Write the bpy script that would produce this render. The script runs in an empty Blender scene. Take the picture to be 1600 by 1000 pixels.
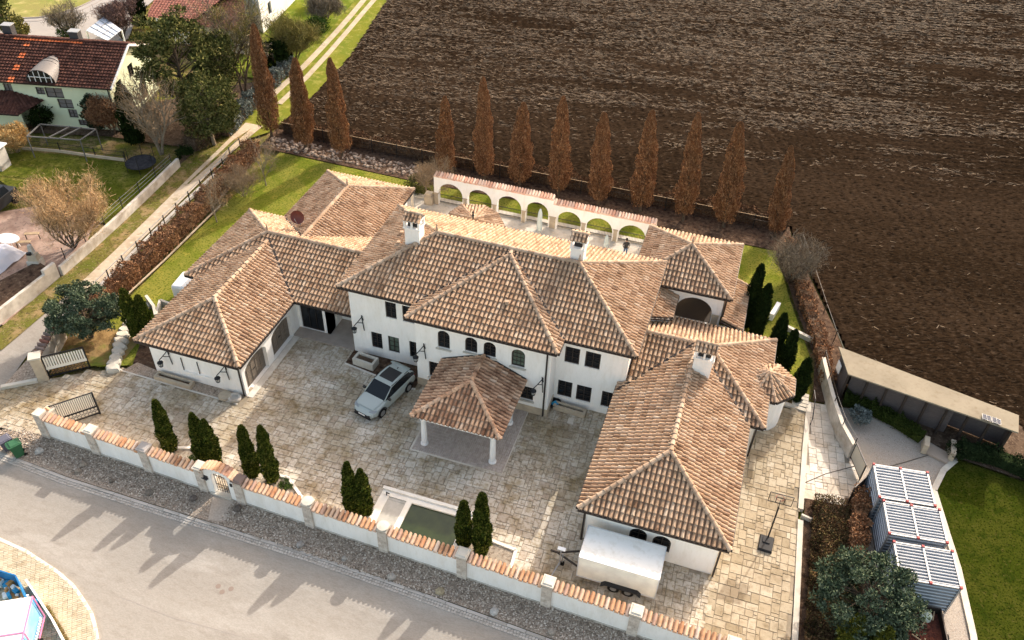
import bpy, bmesh, math, random
import numpy as np
from mathutils import Vector, Matrix
from mathutils.geometry import tessellate_polygon
R = math.radians
C = bpy.context.scene.collection
SC = bpy.context.scene
random.seed(7); RNG = np.random.default_rng(7)

# ------------------------------------------------------------------ camera
CAM_H = 40.0
YAW, PITCH, ROLL, FPX = R(-16.2457), R(40.83523), R(2.45172), 1334.58
_f = Vector((math.sin(YAW)*math.cos(PITCH), math.cos(YAW)*math.cos(PITCH), -math.sin(PITCH)))
_r = Vector((math.cos(YAW), -math.sin(YAW), 0)); _u = _r.cross(_f)
CR = _r*math.cos(ROLL)+_u*math.sin(ROLL); CU = -_r*math.sin(ROLL)+_u*math.cos(ROLL)
cam = bpy.data.cameras.new('camera'); co = bpy.data.objects.new('camera', cam); C.objects.link(co)
cam.sensor_width = 36; cam.lens = 36*FPX/1600; cam.clip_end = 2000
M3 = Matrix((CR, CU, -_f)).transposed().to_4x4(); M3.translation = Vector((0, 0, CAM_H))
co.matrix_world = M3; SC.camera = co

def at(px, py, z=0.0):
    """survey helper: where the sight line of a photo pixel meets the level z"""
    d = CR*((px-800)/FPX) - CU*((py-500)/FPX) + _f
    t = (z-CAM_H)/d.z
    return (d.x*t, d.y*t)

# ------------------------------------------------------------------ light
SUN_DIR = Vector((0.52, 1.66, 1.0)).normalized()
w = bpy.data.worlds.new('World'); SC.world = w; w.use_nodes = True
nt = w.node_tree; bg = nt.nodes['Background']
sky = nt.nodes.new('ShaderNodeTexSky'); sky.sky_type = 'NISHITA'; sky.sun_disc = False
sky.sun_elevation = math.asin(SUN_DIR.z); sky.sun_rotation = math.atan2(SUN_DIR.x, SUN_DIR.y)
sky.air_density = 1.0; sky.dust_density = 3.0; sky.ozone_density = 1.0
hz = nt.nodes.new('ShaderNodeMix'); hz.data_type = 'RGBA'; hz.blend_type = 'MULTIPLY'; hz.inputs[0].default_value = 1.0; hz.inputs[7].default_value = (1.31, 1.09, .85, 1)   # warm white balance; it also brightens the sky light
nt.links.new(sky.outputs[0], hz.inputs[6]); nt.links.new(hz.outputs[2], bg.inputs[0]); bg.inputs[1].default_value = 0.15
sl = bpy.data.lights.new('sun', 'SUN'); so = bpy.data.objects.new('sun', sl); C.objects.link(so)
sl.energy = 2.0; sl.angle = R(0.55); sl.color = (1.0, 0.935, 0.84)
so.rotation_euler = SUN_DIR.to_track_quat('Z', 'Y').to_euler(); so.location = (20, 60, 60)
SC.view_settings.view_transform = 'Standard'; SC.view_settings.look = 'None'
SC.view_settings.exposure = 1.5; SC.view_settings.gamma = 1.0

# ------------------------------------------------------------------ materials
def _n(t, k, **kw):
    n = t.nodes.new(k)
    for a, b in kw.items(): setattr(n, a, b)
    return n
def mat(name, col, rough=.8, var=None, var_scale=1.0, island=None, stain=None, bump=None, metal=0.0, coord='Object', spec=.35, stretch=None, detail=4):
    """col: base colour; var: second colour mixed by noise; island: list of colours picked per loose piece;
    stain: (colour, scale, lo, hi); bump: (scale, strength, distance)"""
    m = bpy.data.materials.new(name); m.use_nodes = True; t = m.node_tree; L = t.links
    b = t.nodes['Principled BSDF']; b.inputs['Roughness'].default_value = rough; b.inputs['Metallic'].default_value = metal
    b.inputs['Specular IOR Level'].default_value = 0.0 if rough >= .93 else spec*(.3 if rough >= .78 else 1)
    tc = _n(t, 'ShaderNodeTexCoord'); src = tc.outputs[coord]
    if stretch:
        mp = _n(t, 'ShaderNodeMapping'); mp.vector_type = 'TEXTURE'; mp.inputs['Scale'].default_value = tuple(1/q for q in stretch[0]); mp.inputs['Rotation'].default_value = (0, 0, stretch[1])
        L.new(src, mp.inputs[0]); src = mp.outputs[0]
    def rgb(c): 
        n = _n(t, 'ShaderNodeRGB'); n.outputs[0].default_value = (*c, 1); return n.outputs[0]
    if island:
        g = _n(t, 'ShaderNodeNewGeometry'); cr = _n(t, 'ShaderNodeValToRGB'); cr.color_ramp.interpolation = 'LINEAR'
        e = cr.color_ramp.elements
        e[0].color = (*island[0], 1); e[0].position = 0; e[1].color = (*island[-1], 1); e[1].position = 1
        for i, c in enumerate(island[1:-1]): 
            x = e.new((i+1)/(len(island)-1)); x.color = (*c, 1)
        L.new(g.outputs['Random Per Island'], cr.inputs[0]); cur = cr.outputs[0]
    else: cur = rgb(col)
    def noise(sc, det=4, ro=.6):
        n = _n(t, 'ShaderNodeTexNoise'); n.inputs['Scale'].default_value = sc; n.inputs['Detail'].default_value = det; n.inputs['Roughness'].default_value = ro
        L.new(src, n.inputs['Vector']); return n.outputs['Fac']
    def mix(a, bb, fac, mode='MIX'):
        n = _n(t, 'ShaderNodeMix', data_type='RGBA', blend_type=mode); L.new(a, n.inputs[6]); L.new(bb, n.inputs[7]); L.new(fac, n.inputs[0]); return n.outputs[2]
    def rng(f, lo, hi):
        n = _n(t, 'ShaderNodeMapRange'); n.inputs[1].default_value = lo; n.inputs[2].default_value = hi; L.new(f, n.inputs[0]); return n.outputs[0]
    if var:
        vs = var if isinstance(var, list) else [(var, var_scale, .35, .65)]
        for (c, s, lo, hi) in vs: cur = mix(cur, rgb(c), rng(noise(s, detail), lo, hi))
    if stain:
        for (c, s, lo, hi) in (stain if isinstance(stain, list) else [stain]): cur = mix(cur, rgb(c), rng(noise(s, 5, .65), lo, hi), 'MULTIPLY')
    L.new(cur, b.inputs['Base Color'])
    if bump:
        bn = _n(t, 'ShaderNodeBump'); bn.inputs['Strength'].default_value = bump[1]; bn.inputs['Distance'].default_value = bump[2]
        L.new(noise(bump[0], 5, .7), bn.inputs['Height']); L.new(bn.outputs[0], b.inputs['Normal'])
    return m

TILE = mat('roof_tile', (.5,.3,.2), .85, island=[(.31,.195,.125),(.42,.28,.18),(.47,.32,.21),(.495,.345,.23),(.52,.375,.26),(.45,.295,.19),(.58,.45,.33)],
           stain=[((.62,.57,.52), .9, .50, .70), ((.45,.38,.33), 5.5, .55, .68), ((.50,.43,.38), 12, .56, .70)], bump=(14, .25, .02))
TILE_P = mat('portico_tile', (.5,.3,.2), .85, island=[(.26,.145,.09),(.41,.245,.155),(.50,.31,.20),(.57,.38,.25),(.46,.275,.17),(.62,.46,.335)],
           stain=[((.50,.44,.42), 1.2, .48, .66), ((.42,.36,.32), 9, .56, .70)], bump=(14, .25, .02))
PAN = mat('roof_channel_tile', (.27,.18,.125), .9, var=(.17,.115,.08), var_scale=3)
RIDGE = mat('ridge_tile', (.6,.4,.3), .85, island=[(.34,.235,.16),(.42,.30,.21),(.49,.37,.27)], stain=((.5,.45,.4), 5, .55, .7), bump=(14,.2,.02))
COPE = mat('coping_tile', (.7,.3,.15), .8, island=[(.58,.29,.155),(.68,.40,.23),(.72,.50,.34),(.42,.22,.15),(.80,.66,.53),(.62,.34,.19),(.70,.45,.29)], stain=((.55,.5,.48), 3, .5, .75), bump=(20,.2,.01))
COPE_P = mat('arcade_coping_tile', (.7,.4,.3), .8, island=[(.60,.32,.22),(.72,.46,.34),(.76,.58,.46),(.50,.30,.22)], bump=(20,.2,.01))
DTILE = mat('neighbour_tile', (.15,.07,.05), .85, island=[(.045,.022,.018),(.07,.031,.024),(.095,.042,.032),(.12,.055,.04)], stain=((.6,.55,.5), 1.5, .5, .7))
OTILE = mat('new_orange_tile', (.5,.12,.04), .7, island=[(.50,.11,.03),(.62,.16,.05)])
RTILE = mat('red_tile', (.26,.09,.06), .75, island=[(.22,.075,.05),(.30,.105,.075)])
PLASTER = mat('white_plaster', (.90,.87,.825), .9, var=(.84,.81,.765), var_scale=.6, stain=[((.90,.885,.85), .9, .52, .74), ((.96,.955,.94), 4, .5, .65)], stretch=((2.0,2.0,.5),0), bump=(30,.08,.01))
WALLW = mat('garden_wall_plaster', (.89,.86,.82), .9, var=(.82,.79,.75), var_scale=.7, stain=[((.90,.885,.85), .9, .5, .72), ((.95,.94,.92), 5, .52, .66)], stretch=((1.8,1.8,.5),0), bump=(25,.1,.01))
GREENW = mat('pale_green_plaster', (.62,.68,.50), .9, var=(.54,.60,.43), var_scale=.4)
DARKWOOD = mat('dark_timber', (.045,.033,.026), .55, var=(.03,.022,.018), var_scale=6)
GUT = mat('gutter_metal', (.035,.028,.025), .45, metal=.3)
GLASS = mat('window_glass', (.010,.012,.015), .08, spec=.35)
GLASSG = mat('greenish_window_glass', (.10,.13,.10), .08, spec=.6)
DOORG = mat('garage_door_timber', (.22,.18,.14), .7, var=(.15,.12,.09), var_scale=3, stretch=((1,1,8),0))
IRON = mat('wrought_iron', (.02,.02,.022), .5, metal=.4)
SAND = mat('sandstone', (.50,.42,.31), .9, var=(.40,.33,.25), var_scale=2.5, bump=(12,.3,.02))
SANDL = mat('pale_limestone', (.58,.54,.465), .85, var=(.48,.44,.37), var_scale=1.6, bump=(14,.15,.01))
PIL = mat('pillar_brick', (.46,.40,.35), .9, island=[(.46,.39,.33),(.58,.51,.44),(.66,.59,.52)], stain=((.7,.66,.62), 8, .5, .7))
ASPH = mat('asphalt', (.325,.300,.265), .9, var=[((.285,.262,.232), .10, .40, .60), ((.365,.34,.305), .38, .52, .66), ((.27,.245,.215), .9, .60, .74)], stain=[((.86,.85,.84), 26, .42, .58), ((.93,.92,.91), 4, .5, .6)], stretch=((.35,1,1),R(-2)), bump=(60,.2,.01))
ASPH2 = mat('grey_asphalt', (.29,.275,.26), .9, var=(.34,.32,.30), var_scale=.3, bump=(50,.1,.01))
KERB = mat('kerb_stone', (.42,.38,.34), .9, island=[(.34,.31,.27),(.44,.40,.36),(.52,.48,.43)], bump=(20,.3,.01))
KERBL = mat('pale_kerb', (.68,.64,.57), .9, var=(.56,.52,.46), var_scale=2)
STONE = mat('paving_stone', (.4,.33,.25), .88, island=[(.43,.365,.295),(.48,.425,.345),(.52,.465,.385),(.55,.495,.41),(.47,.41,.335),(.61,.555,.475),(.51,.465,.39)],
            stain=[((.60,.54,.42), .16, .45, .62), ((.70,.64,.52), .9, .50, .64), ((.66,.61,.54), 5, .48, .64)], bump=(9,.4,.02))
STONE2 = mat('east_paving_stone', (.4,.33,.25), .88, island=[(.28,.23,.155),(.34,.285,.20),(.39,.33,.24),(.42,.365,.275),(.36,.30,.21),(.46,.405,.315)],
            stain=[((.55,.50,.42), .35, .50, .70), ((.70,.66,.60), 4, .5, .7)], bump=(9,.4,.02))
STONE3 = mat('pale_slab', (.58,.53,.46), .88, island=[(.56,.50,.425),(.60,.545,.465),(.64,.585,.505),(.67,.62,.54)], stain=[((.80,.76,.70), .5, .45, .65),((.8,.77,.73), 5, .5, .7)], bump=(9,.2,.02))
JOINT = mat('paving_joint', (.33,.275,.21), .95, var=(.20,.17,.12), var_scale=1.2)
JOINT2 = mat('pale_joint', (.30,.26,.21), .95, var=(.22,.19,.15), var_scale=1.2)
GRAVEL = mat('dark_gravel', (.32,.255,.20), .95, var=[((.54,.455,.37), 12, .48, .62), ((.14,.105,.075), 8, .55, .68), ((.40,.32,.25), 1.1, .5, .75)], bump=(28,1.0,.05))
GRAVELL = mat('yard_gravel', (.33,.29,.25), .95, var=[((.44,.40,.35), 18, .48, .62), ((.22,.19,.16), 11, .56, .68), ((.40,.35,.29), .5, .5, .7)], bump=(24,.8,.03))
LAWN = mat('lawn_grass', (.195,.195,.038), .95, var=[((.125,.155,.018), .45, .42, .60), ((.26,.235,.045), 1.3, .52, .68), ((.07,.088,.010), 7, .50, .62), ((.22,.20,.05), 11, .60, .70)], bump=(30,.8,.04))
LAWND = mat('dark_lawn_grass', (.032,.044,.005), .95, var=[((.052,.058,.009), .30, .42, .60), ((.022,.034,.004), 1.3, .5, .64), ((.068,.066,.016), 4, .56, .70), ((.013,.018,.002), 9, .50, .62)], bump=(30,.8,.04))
ROUGH = mat('rough_grass', (.15,.135,.035), .95, var=[((.11,.13,.022), .35, .42, .60), ((.28,.20,.10), .9, .48, .62), ((.09,.075,.03), 5, .52, .64), ((.30,.25,.14), 9, .58, .68)], bump=(18,1.0,.06))
TRACKG = mat('track_gravel', (.46,.385,.29), .95, var=[((.37,.30,.215), .5, .45, .65), ((.54,.46,.36), 3, .5, .7), ((.20,.17,.07), .8, .60, .72)], bump=(20,.4,.02))
EARTH = mat('brown_earth', (.12,.085,.06), .95, var=[((.07,.048,.034), 2, .45, .6), ((.20,.15,.11), 7, .55, .68)], bump=(14,1.0,.06))
MULCH = mat('bed_mulch', (.10,.065,.045), .95, var=[((.20,.14,.10), 6, .52, .64), ((.05,.033,.025), 3, .5, .62)], bump=(14,1.0,.08))
FIELD = mat('ploughed_soil', (.0175,.0112,.0068), .97, var=[((.030,.0195,.0122), .06, .42, .62), ((.042,.0285,.0185), 3.4, .52, .66), ((.007,.0046,.003), 5, .48, .62), ((.052,.037,.025), 6, .60, .68)], bump=(9,.6,.04), stretch=((.50,1.4,1),R(11)))
WHITEP = mat('white_paint', (.80,.80,.79), .35, var=(.74,.73,.71), var_scale=.8)
CARP = mat('car_paint_pale_green_grey', (.37,.41,.39), .22, spec=.6)
BLACKP = mat('black_plastic', (.018,.018,.02), .45)
RUBBER = mat('rubber', (.015,.015,.015), .8)
STEEL = mat('galvanised_steel', (.34,.35,.36), .55, metal=.4)
CHROME = mat('wheel_alloy', (.45,.46,.48), .3, metal=.8)
BARK = mat('bark', (.13,.10,.075), .95, var=(.07,.055,.04), var_scale=6)
BARKL = mat('pale_bark', (.30,.25,.19), .95, var=(.18,.15,.11), var_scale=5)
def leafm(n, cols): 
    m = mat(n, cols[0], .95, island=cols); return m
THUJA = leafm('thuja_foliage', [(.012,.020,.005),(.030,.048,.009),(.058,.080,.013),(.12,.135,.024),(.16,.15,.04)])
CYPD = leafm('dark_cypress_foliage', [(.010,.016,.006),(.016,.028,.008),(.026,.042,.012)])
PINE = leafm('blue_green_needles', [(.034,.052,.030),(.062,.088,.052),(.095,.125,.078),(.14,.165,.11)])
PINEG = leafm('green_needles', [(.030,.040,.012),(.070,.082,.026),(.12,.122,.042),(.18,.165,.065)])
BUSHG = leafm('bush_leaves', [(.03,.055,.012),(.05,.085,.02),(.08,.12,.03)])
HORN = leafm('dry_hornbeam_leaves', [(.11,.050,.025),(.19,.092,.044),(.275,.142,.072),(.37,.215,.12)])
BEECH = leafm('dry_beech_leaves', [(.12,.06,.035),(.19,.095,.05),(.26,.14,.075),(.32,.19,.11)])
TWIG = leafm('bare_twigs', [(.20,.14,.085),(.28,.20,.12),(.34,.25,.16)])
TWIGG = leafm('grey_twigs', [(.13,.105,.075),(.20,.165,.12),(.26,.22,.17)])
TWIGO = leafm('orange_budded_twigs', [(.36,.23,.12),(.48,.32,.17),(.56,.41,.24)])
OLIVE = leafm('olive_twigs', [(.13,.12,.035),(.19,.17,.055),(.26,.22,.09)])
YELL = leafm('yellow_blossom', [(.55,.36,.03),(.65,.45,.05)])
BLUEH = leafm('blue_grey_hedge', [(.09,.11,.10),(.15,.175,.165),(.21,.235,.22)])
RED = mat('red_paint', (.30,.025,.03), .6)
BLUE = mat('blue_paint', (.015,.13,.34), .45, var=(.02,.20,.42), var_scale=2)
LBLUE = mat('light_blue_sheet', (.16,.42,.68), .5, var=(.30,.55,.75), var_scale=1.2)
PINK = mat('pink_trim', (.75,.22,.38), .6)
BLUET = mat('blue_plastic', (.02,.25,.45), .4)
GREENP = mat('green_plastic', (.02,.09,.035), .5, var=(.035,.12,.055), var_scale=2)
GREYP = mat('grey_plastic', (.10,.10,.13), .5)
CONC = mat('concrete', (.60,.555,.49), .9, var=(.40,.36,.31), var_scale=1.2, stain=((.7,.66,.6), .8, .5, .7), bump=(15,.2,.02))
SHEDR = mat('bitumen_roof', (.27,.235,.175), .9, var=(.22,.19,.14), var_scale=.5, stain=((.85,.82,.78), 3, .5, .7))
SHEDW = mat('grey_boards', (.13,.11,.105), .85, var=(.09,.075,.07), var_scale=4, stretch=((1,1,10),0))
ALU = mat('corrugated_aluminium', (.22,.25,.29), .5, metal=.2, var=(.165,.19,.225), var_scale=1.5)
SOLAR = mat('solar_cell', (.02,.03,.06), .6, spec=.2)
PANEL = mat('glass_carport_panel', (.62,.66,.74), .3)
WATER = mat('green_pond_water', (.016,.027,.005), .2, var=(.028,.042,.009), var_scale=1.5, spec=.5)
DISH = mat('dish_red_brown', (.13,.03,.022), .5)
COPPER = mat('dormer_sheet_metal', (.17,.155,.145), .6, metal=.1)
SKIN = mat('skin', (.45,.28,.20), .6); CLOTH = mat('dark_jacket', (.012,.012,.018), .9); JEANS = mat('blue_jeans', (.05,.09,.18), .9); HAIR = mat('dark_hair', (.02,.013,.01), .7)
UMB = mat('umbrella_cloth', (.50,.56,.54), .8)
BLACKN = mat('black_netting', (.02,.02,.024), .9, var=(.045,.045,.05), var_scale=3)
WOODL = mat('pale_timber', (.40,.30,.19), .8, var=(.30,.22,.14), var_scale=3)
REDBR = mat('rubble', (.17,.06,.04), .95, var=(.08,.035,.03), var_scale=3, bump=(6,1,.1))
YPAVE = None

# ------------------------------------------------------------------ mesh helpers
class MB:
    def __init__(s): s.v = []; s.f = []; s.m = []; s.smooth = False
    def face(s, pts, mi=0):
        b = len(s.v); s.v.extend(tuple(p) for p in pts); s.f.append(tuple(range(b, b+len(pts)))); s.m.append(mi)
    def mesh(s, vs, fs, mi=0):
        b = len(s.v); s.v.extend(tuple(p) for p in vs)
        for f in fs: s.f.append(tuple(i+b for i in f)); s.m.append(mi)
    def box(s, cx, cy, cz, sx, sy, sz, rz=0, mi=0, taper=1.0):
        """centre of the base at cz"""
        c, n = math.cos(rz), math.sin(rz); vs = []
        for z, k in ((cz, 1), (cz+sz, taper)):
            for x, y in ((-1,-1),(1,-1),(1,1),(-1,1)):
                X, Y = x*sx/2*k, y*sy/2*k; vs.append((cx+X*c-Y*n, cy+X*n+Y*c, z))
        s.mesh(vs, [(3,2,1,0),(4,5,6,7),(0,1,5,4),(1,2,6,5),(2,3,7,6),(3,0,4,7)], mi)
    def bar(s, a, b, w, h=None, mi=0):
        a, b = Vector(a), Vector(b); d = (b-a)
        if d.length < 1e-6: return
        d.normalize(); h = h or w
        sd = d.cross(Vector((0,0,1)));  sd = Vector((1,0,0)) if sd.length < 1e-3 else sd.normalized()
        up = sd.cross(d); vs = []
        for p in (a, b):
            for x, y in ((-1,-1),(1,-1),(1,1),(-1,1)): vs.append(p+sd*x*w/2+up*y*h/2)
        s.mesh(vs, [(3,2,1,0),(4,5,6,7),(0,1,5,4),(1,2,6,5),(2,3,7,6),(3,0,4,7)], mi)
    def tube(s, pts, r, n=8, mi=0, cap=True):
        pts = [Vector(p) for p in pts]; rs = r if isinstance(r, (list, tuple)) else [r]*len(pts); vs = []
        for i, p in enumerate(pts):
            d = (pts[min(i+1, len(pts)-1)]-pts[max(i-1, 0)]).normalized()
            sd = d.cross(Vector((0,0,1))); sd = Vector((1,0,0)) if sd.length < 1e-3 else sd.normalized(); up = sd.cross(d)
            for k in range(n):
                a = 2*math.pi*k/n; vs.append(p+sd*math.cos(a)*rs[i]+up*math.sin(a)*rs[i])
        fs = [(i*n+k, i*n+(k+1)%n, (i+1)*n+(k+1)%n, (i+1)*n+k) for i in range(len(pts)-1) for k in range(n)]
        if cap: fs += [tuple(range(n-1, -1, -1)), tuple(range((len(pts)-1)*n, len(pts)*n))]
        s.mesh(vs, fs, mi)
    def lathe(s, cx, cy, prof, n=16, mi=0):
        vs = [(cx+r*math.cos(2*math.pi*k/n), cy+r*math.sin(2*math.pi*k/n), z) for r, z in prof for k in range(n)]
        fs = [(i*n+k, i*n+(k+1)%n, (i+1)*n+(k+1)%n, (i+1)*n+k) for i in range(len(prof)-1) for k in range(n)]
        fs += [tuple(range(n-1, -1, -1)), tuple(range((len(prof)-1)*n, len(prof)*n))]
        s.mesh(vs, fs, mi)
    def prism(s, poly, z0, z1, mi=0):
        """vertical prism over a plan polygon"""
        n = len(poly); vs = [(p[0], p[1], z0) for p in poly]+[(p[0], p[1], z1) for p in poly]
        for t in tessellate_polygon([[Vector((p[0], p[1], 0)) for p in poly]]):
            s.mesh([vs[i+n] for i in t], [(0,1,2)], mi)
        for i in range(n): j = (i+1) % n; s.mesh([vs[i], vs[j], vs[j+n], vs[i+n]], [(0,1,2,3)], mi)
    def build(s, name, mats, parent=None, origin=None, smooth=False):
        o = (0,0,0)
        if parent is not None: o = parent['_o'] if '_o' in parent else (0,0,0)
        elif origin: o = origin
        me = bpy.data.meshes.new(name)
        me.from_pydata([(x-o[0], y-o[1], z-o[2]) for x, y, z in s.v], [], s.f)
        for m in (mats if isinstance(mats, (list, tuple)) else [mats]): me.materials.append(m)
        me.polygons.foreach_set('material_index', s.m)
        if smooth: me.polygons.foreach_set('use_smooth', [True]*len(s.f))
        me.update(); ob = bpy.data.objects.new(name, me); C.objects.link(ob)
        if parent is not None: ob.parent = parent; ob['_o'] = list(o)
        elif origin: ob.location = origin
        return ob
def tag(o, label, cat, group=None):
    o['label'] = label; o['category'] = cat
    if group: o['group'] = group
    return o
def struct(o, kind='structure'): o['kind'] = kind; return o
def thing(name, label, cat, loc=(0,0,0), group=None):
    o = bpy.data.objects.new(name, None); C.objects.link(o); o.location = loc; o.empty_display_size = .3
    o['_o'] = list(loc); return tag(o, label, cat, group)
def dup(root, loc, rz=0.0, scale=1.0, label=None, group=None):
    r = root.copy(); C.objects.link(r); r.location = loc; r.rotation_euler = (0, 0, rz)
    r.scale = (scale,)*3 if not isinstance(scale, tuple) else scale
    if label: r['label'] = label
    if group: r['group'] = group
    for ch in root.children:
        c = ch.copy(); C.objects.link(c); c.parent = r
        for g in ch.children:
            d = g.copy(); C.objects.link(d); d.parent = c
    return r
def inpoly(x, y, P):
    r = False; j = len(P)-1
    for i in range(len(P)):
        if (P[i][1] > y) != (P[j][1] > y) and x < (P[j][0]-P[i][0])*(y-P[i][1])/(P[j][1]-P[i][1])+P[i][0]: r = not r
        j = i
    return r
def sheet(name, poly, z, m, kind='structure', th=None):
    b = MB()
    if th: b.prism(poly, z-th, z)
    else:
        for t in tessellate_polygon([[Vector((p[0], p[1], 0)) for p in poly]]): b.face([(poly[i][0], poly[i][1], z) for i in t])
    return struct(b.build(name, m), kind)
def strip(mb, pts, wd, z0, z1, mi=0, seg=None):
    """kerb-like band of width wd following pts; seg: split into stones of that length"""
    for a, b in zip(pts[:-1], pts[1:]):
        a, b = Vector(a[:2]), Vector(b[:2]); L = (b-a).length; n = max(1, int(L/seg)) if seg else 1
        d = (b-a)/L; nn = Vector((-d.y, d.x))*wd/2
        for k in range(n):
            g = .012 if seg else 0
            p = a+d*(L*k/n+g); q = a+d*(L*(k+1)/n-g); dz = random.uniform(-.008, .008) if seg else 0
            mb.prism([(p-nn)[:], (q-nn)[:], (q+nn)[:], (p+nn)[:]], z0, z1+dz, mi)

# ------------------------------------------------------------------ ground
struct(sheet('ground', [(-400,-200),(400,-200),(400,600),(-400,600)], -.30, ROUGH))
def paving(name, poly, ang, unit, m, z0, gap=.014, sizes=None, th=.03):
    sizes = sizes or [(2,2)]*6+[(3,2)]*4+[(2,3)]*4+[(1,2)]*2+[(2,1)]*2+[(3,3)]*2+[(1,1)]
    c, s = math.cos(ang), math.sin(ang)
    loc = [(x*c+y*s, -x*s+y*c) for x, y in poly]
    x0, y0 = min(p[0] for p in loc), min(p[1] for p in loc); x1, y1 = max(p[0] for p in loc), max(p[1] for p in loc)
    nx, ny = int((x1-x0)/unit)+1, int((y1-y0)/unit)+1; occ = np.zeros((nx+4, ny+4), bool); b = MB()
    for j in range(ny):
        for i in range(nx):
            if occ[i, j]: continue
            for t in range(5):
                a, d = random.choice(sizes)
                if not occ[i:i+a, j:j+d].any(): break
            else: a = d = 1
            if occ[i:i+a, j:j+d].any(): a = d = 1
            occ[i:i+a, j:j+d] = True
            X0, Y0, X1, Y1 = x0+i*unit+gap, y0+j*unit+gap, x0+(i+a)*unit-gap, y0+(j+d)*unit-gap
            if not inpoly((X0+X1)/2, (Y0+Y1)/2, loc): continue
            q = [(X0,Y0),(X1,Y0),(X1,Y1),(X0,Y1)]; g = gap*1.1; dz = random.uniform(-.004,.005)
            bev = [(X0+g,Y0+g),(X1-g,Y0+g),(X1-g,Y1-g),(X0+g,Y1-g)]
            rot = lambda p, z: (p[0]*c-p[1]*s, p[0]*s+p[1]*c, z)
            j4 = lambda: random.uniform(-.012,.012)
            q = [(x+j4(), y+j4()) for x, y in q]
            vs = [rot(p, z0+th-.014+dz) for p in q]+[rot(p, z0+th+dz) for p in bev]+[rot(p, z0-.01) for p in q]
            b.mesh(vs, [(4,5,6,7),(0,1,5,4),(1,2,6,5),(2,3,7,6),(3,0,4,7),(8,9,1,0),(9,10,2,1),(10,11,3,2),(11,8,0,3)])
    return b.build(name, m)
# road, lane, verge
ROAD = [(-120,-30),(60,-30),(60,19.3),(10,21.2),(-3.9,21.62),(-12.85,22.05),(-27.4,22.15),(-33,22.2),(-37.8,22.5),(-41.1,22.9),(-41.1,25.5),(-42.3,30),(-42.5,36.5),(-44.1,37.2),(-44.3,33.5),(-44.6,29.9),(-46.5,26),(-52,21),(-120,8)]
sheet('road', ROAD, -.10, ASPH)
sheet('gravel_verge', [(-41,23.1),(-37.8,22.7),(-33,22.45),(-27.4,22.4),(-17.2,22.42),(-12.85,22.3),(-7,22.05),(-3.9,21.9),(12,21.3),(12,23.4),(-36.0,24.9),(-37.2,25.0)], .0, GRAVEL)
b = MB(); KP = [(-46,23.3),(-41.2,22.98),(-37.8,22.62),(-33,22.34),(-27.4,22.28),(-17.2,22.32),(-12.85,22.18),(-7,21.93),(-3.9,21.78),(3,21.5),(12,21.15)]
strip(b, KP, .17, -.12, -.01, 0, 1.0); 
strip(b, [(x, y-.165) for x, y in KP], .13, -.14, -.05, 0, .16)
strip(b, [(x, y-.31) for x, y in KP], .13, -.14, -.07, 0, .16)
struct(b.build('kerb', KERB))
b = MB()
for px, py in ((341,916),(347,925),(361,920)): x, y = at(px, py, -.1); b.lathe(x, y, [(.14,-.12),(.14,-.094)], 14)
struct(b.build('road_marker_studs', mat('iron_cover', (.22,.17,.14), .7)))
b = MB(); 
for p, q in (((190,933),(270,965)),((270,965),(400,1000))):
    a = at(*p, -.1); c = at(*q, -.1); strip(b, [a, c], .05, -.12, -.096)
struct(b.build('road_crack', mat('bitumen_seam', (.30,.27,.24), .9)))
b = MB(); x, y = at(43, 726, -.1); b.box(x, y+.05, -.12, .5, .35, .03, R(-8)); struct(b.build('gully_grate', IRON))
# near-left pavement with curved kerb
PV = [(-36.5,18.1),(-33.4,17.75),(-31.64,17.6),(-29.2,17.1),(-27.9,16.7),(-26.9,16.2),(-26.0,15.7),(-25.3,15.1),(-24.8,14.6),(-24.4,13.5),(-24.3,12)]
sheet('pavement', PV+[(-24.3,5),(-50,5),(-50,18.3)], -.02, JOINT2)
paving('pavement_blocks', PV+[(-24.4,8),(-36,8),(-36.5,14)], R(38), .115, mat('yellow_block_paving', (.5,.42,.27), .9, island=[(.42,.36,.255),(.48,.42,.31),(.53,.47,.36),(.45,.38,.265)], stain=((.75,.72,.68), 1.2, .5, .7)), -.02, .006, [(2,1)]*3, .02)
struct(bpy.data.objects['pavement_blocks'])
b = MB(); strip(b, [(-52,18.6)]+PV+[(-24.3,5)], .16, -.12, .0, 0, .9); struct(b.build('pavement_kerb', KERBL))
# courtyard
CY = [(-41.4,25.2),(-41.4,27.05),(-39.7,28.35),(-38.0,29.6),(-36.4,30.6),(-35.2,31.1),(-33.9,30.4),(-33.5,33),(-33.4,38.4),(-3.6,38.4),(-3.6,42.2),(7.75,42.2),(7.72,36),(7.85,27.2),(7.9,23.5),(-36,24.75),(-38.8,24.4),(-41.2,23.2)]
sheet('courtyard_joints', CY, .0, JOINT)
struct(paving('courtyard_paving', [p for p in CY if p[0] < 0][:0] or [(-41.4,23.3),(-41.4,27.05),(-39.7,28.35),(-38.0,29.6),(-36.4,30.6),(-34.9,31.1),(-33.9,30.9),(-26.6,30.6),(-26.5,38.4),(-3.9,38.4),(-3.9,28.2),(3.7,28.2),(3.6,23.7),(-36,24.75),(-38.8,24.2)], R(1.5), .205, STONE, .0, .013))
struct(paving('east_path_paving', [(3.55,23.6),(3.7,28.2),(3.6,37.2),(4.6,37.4),(4.6,42.2),(7.7,42.2),(7.68,36),(7.8,27.2),(7.85,23.5)], R(0), .215, STONE2, .0, .013))
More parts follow.
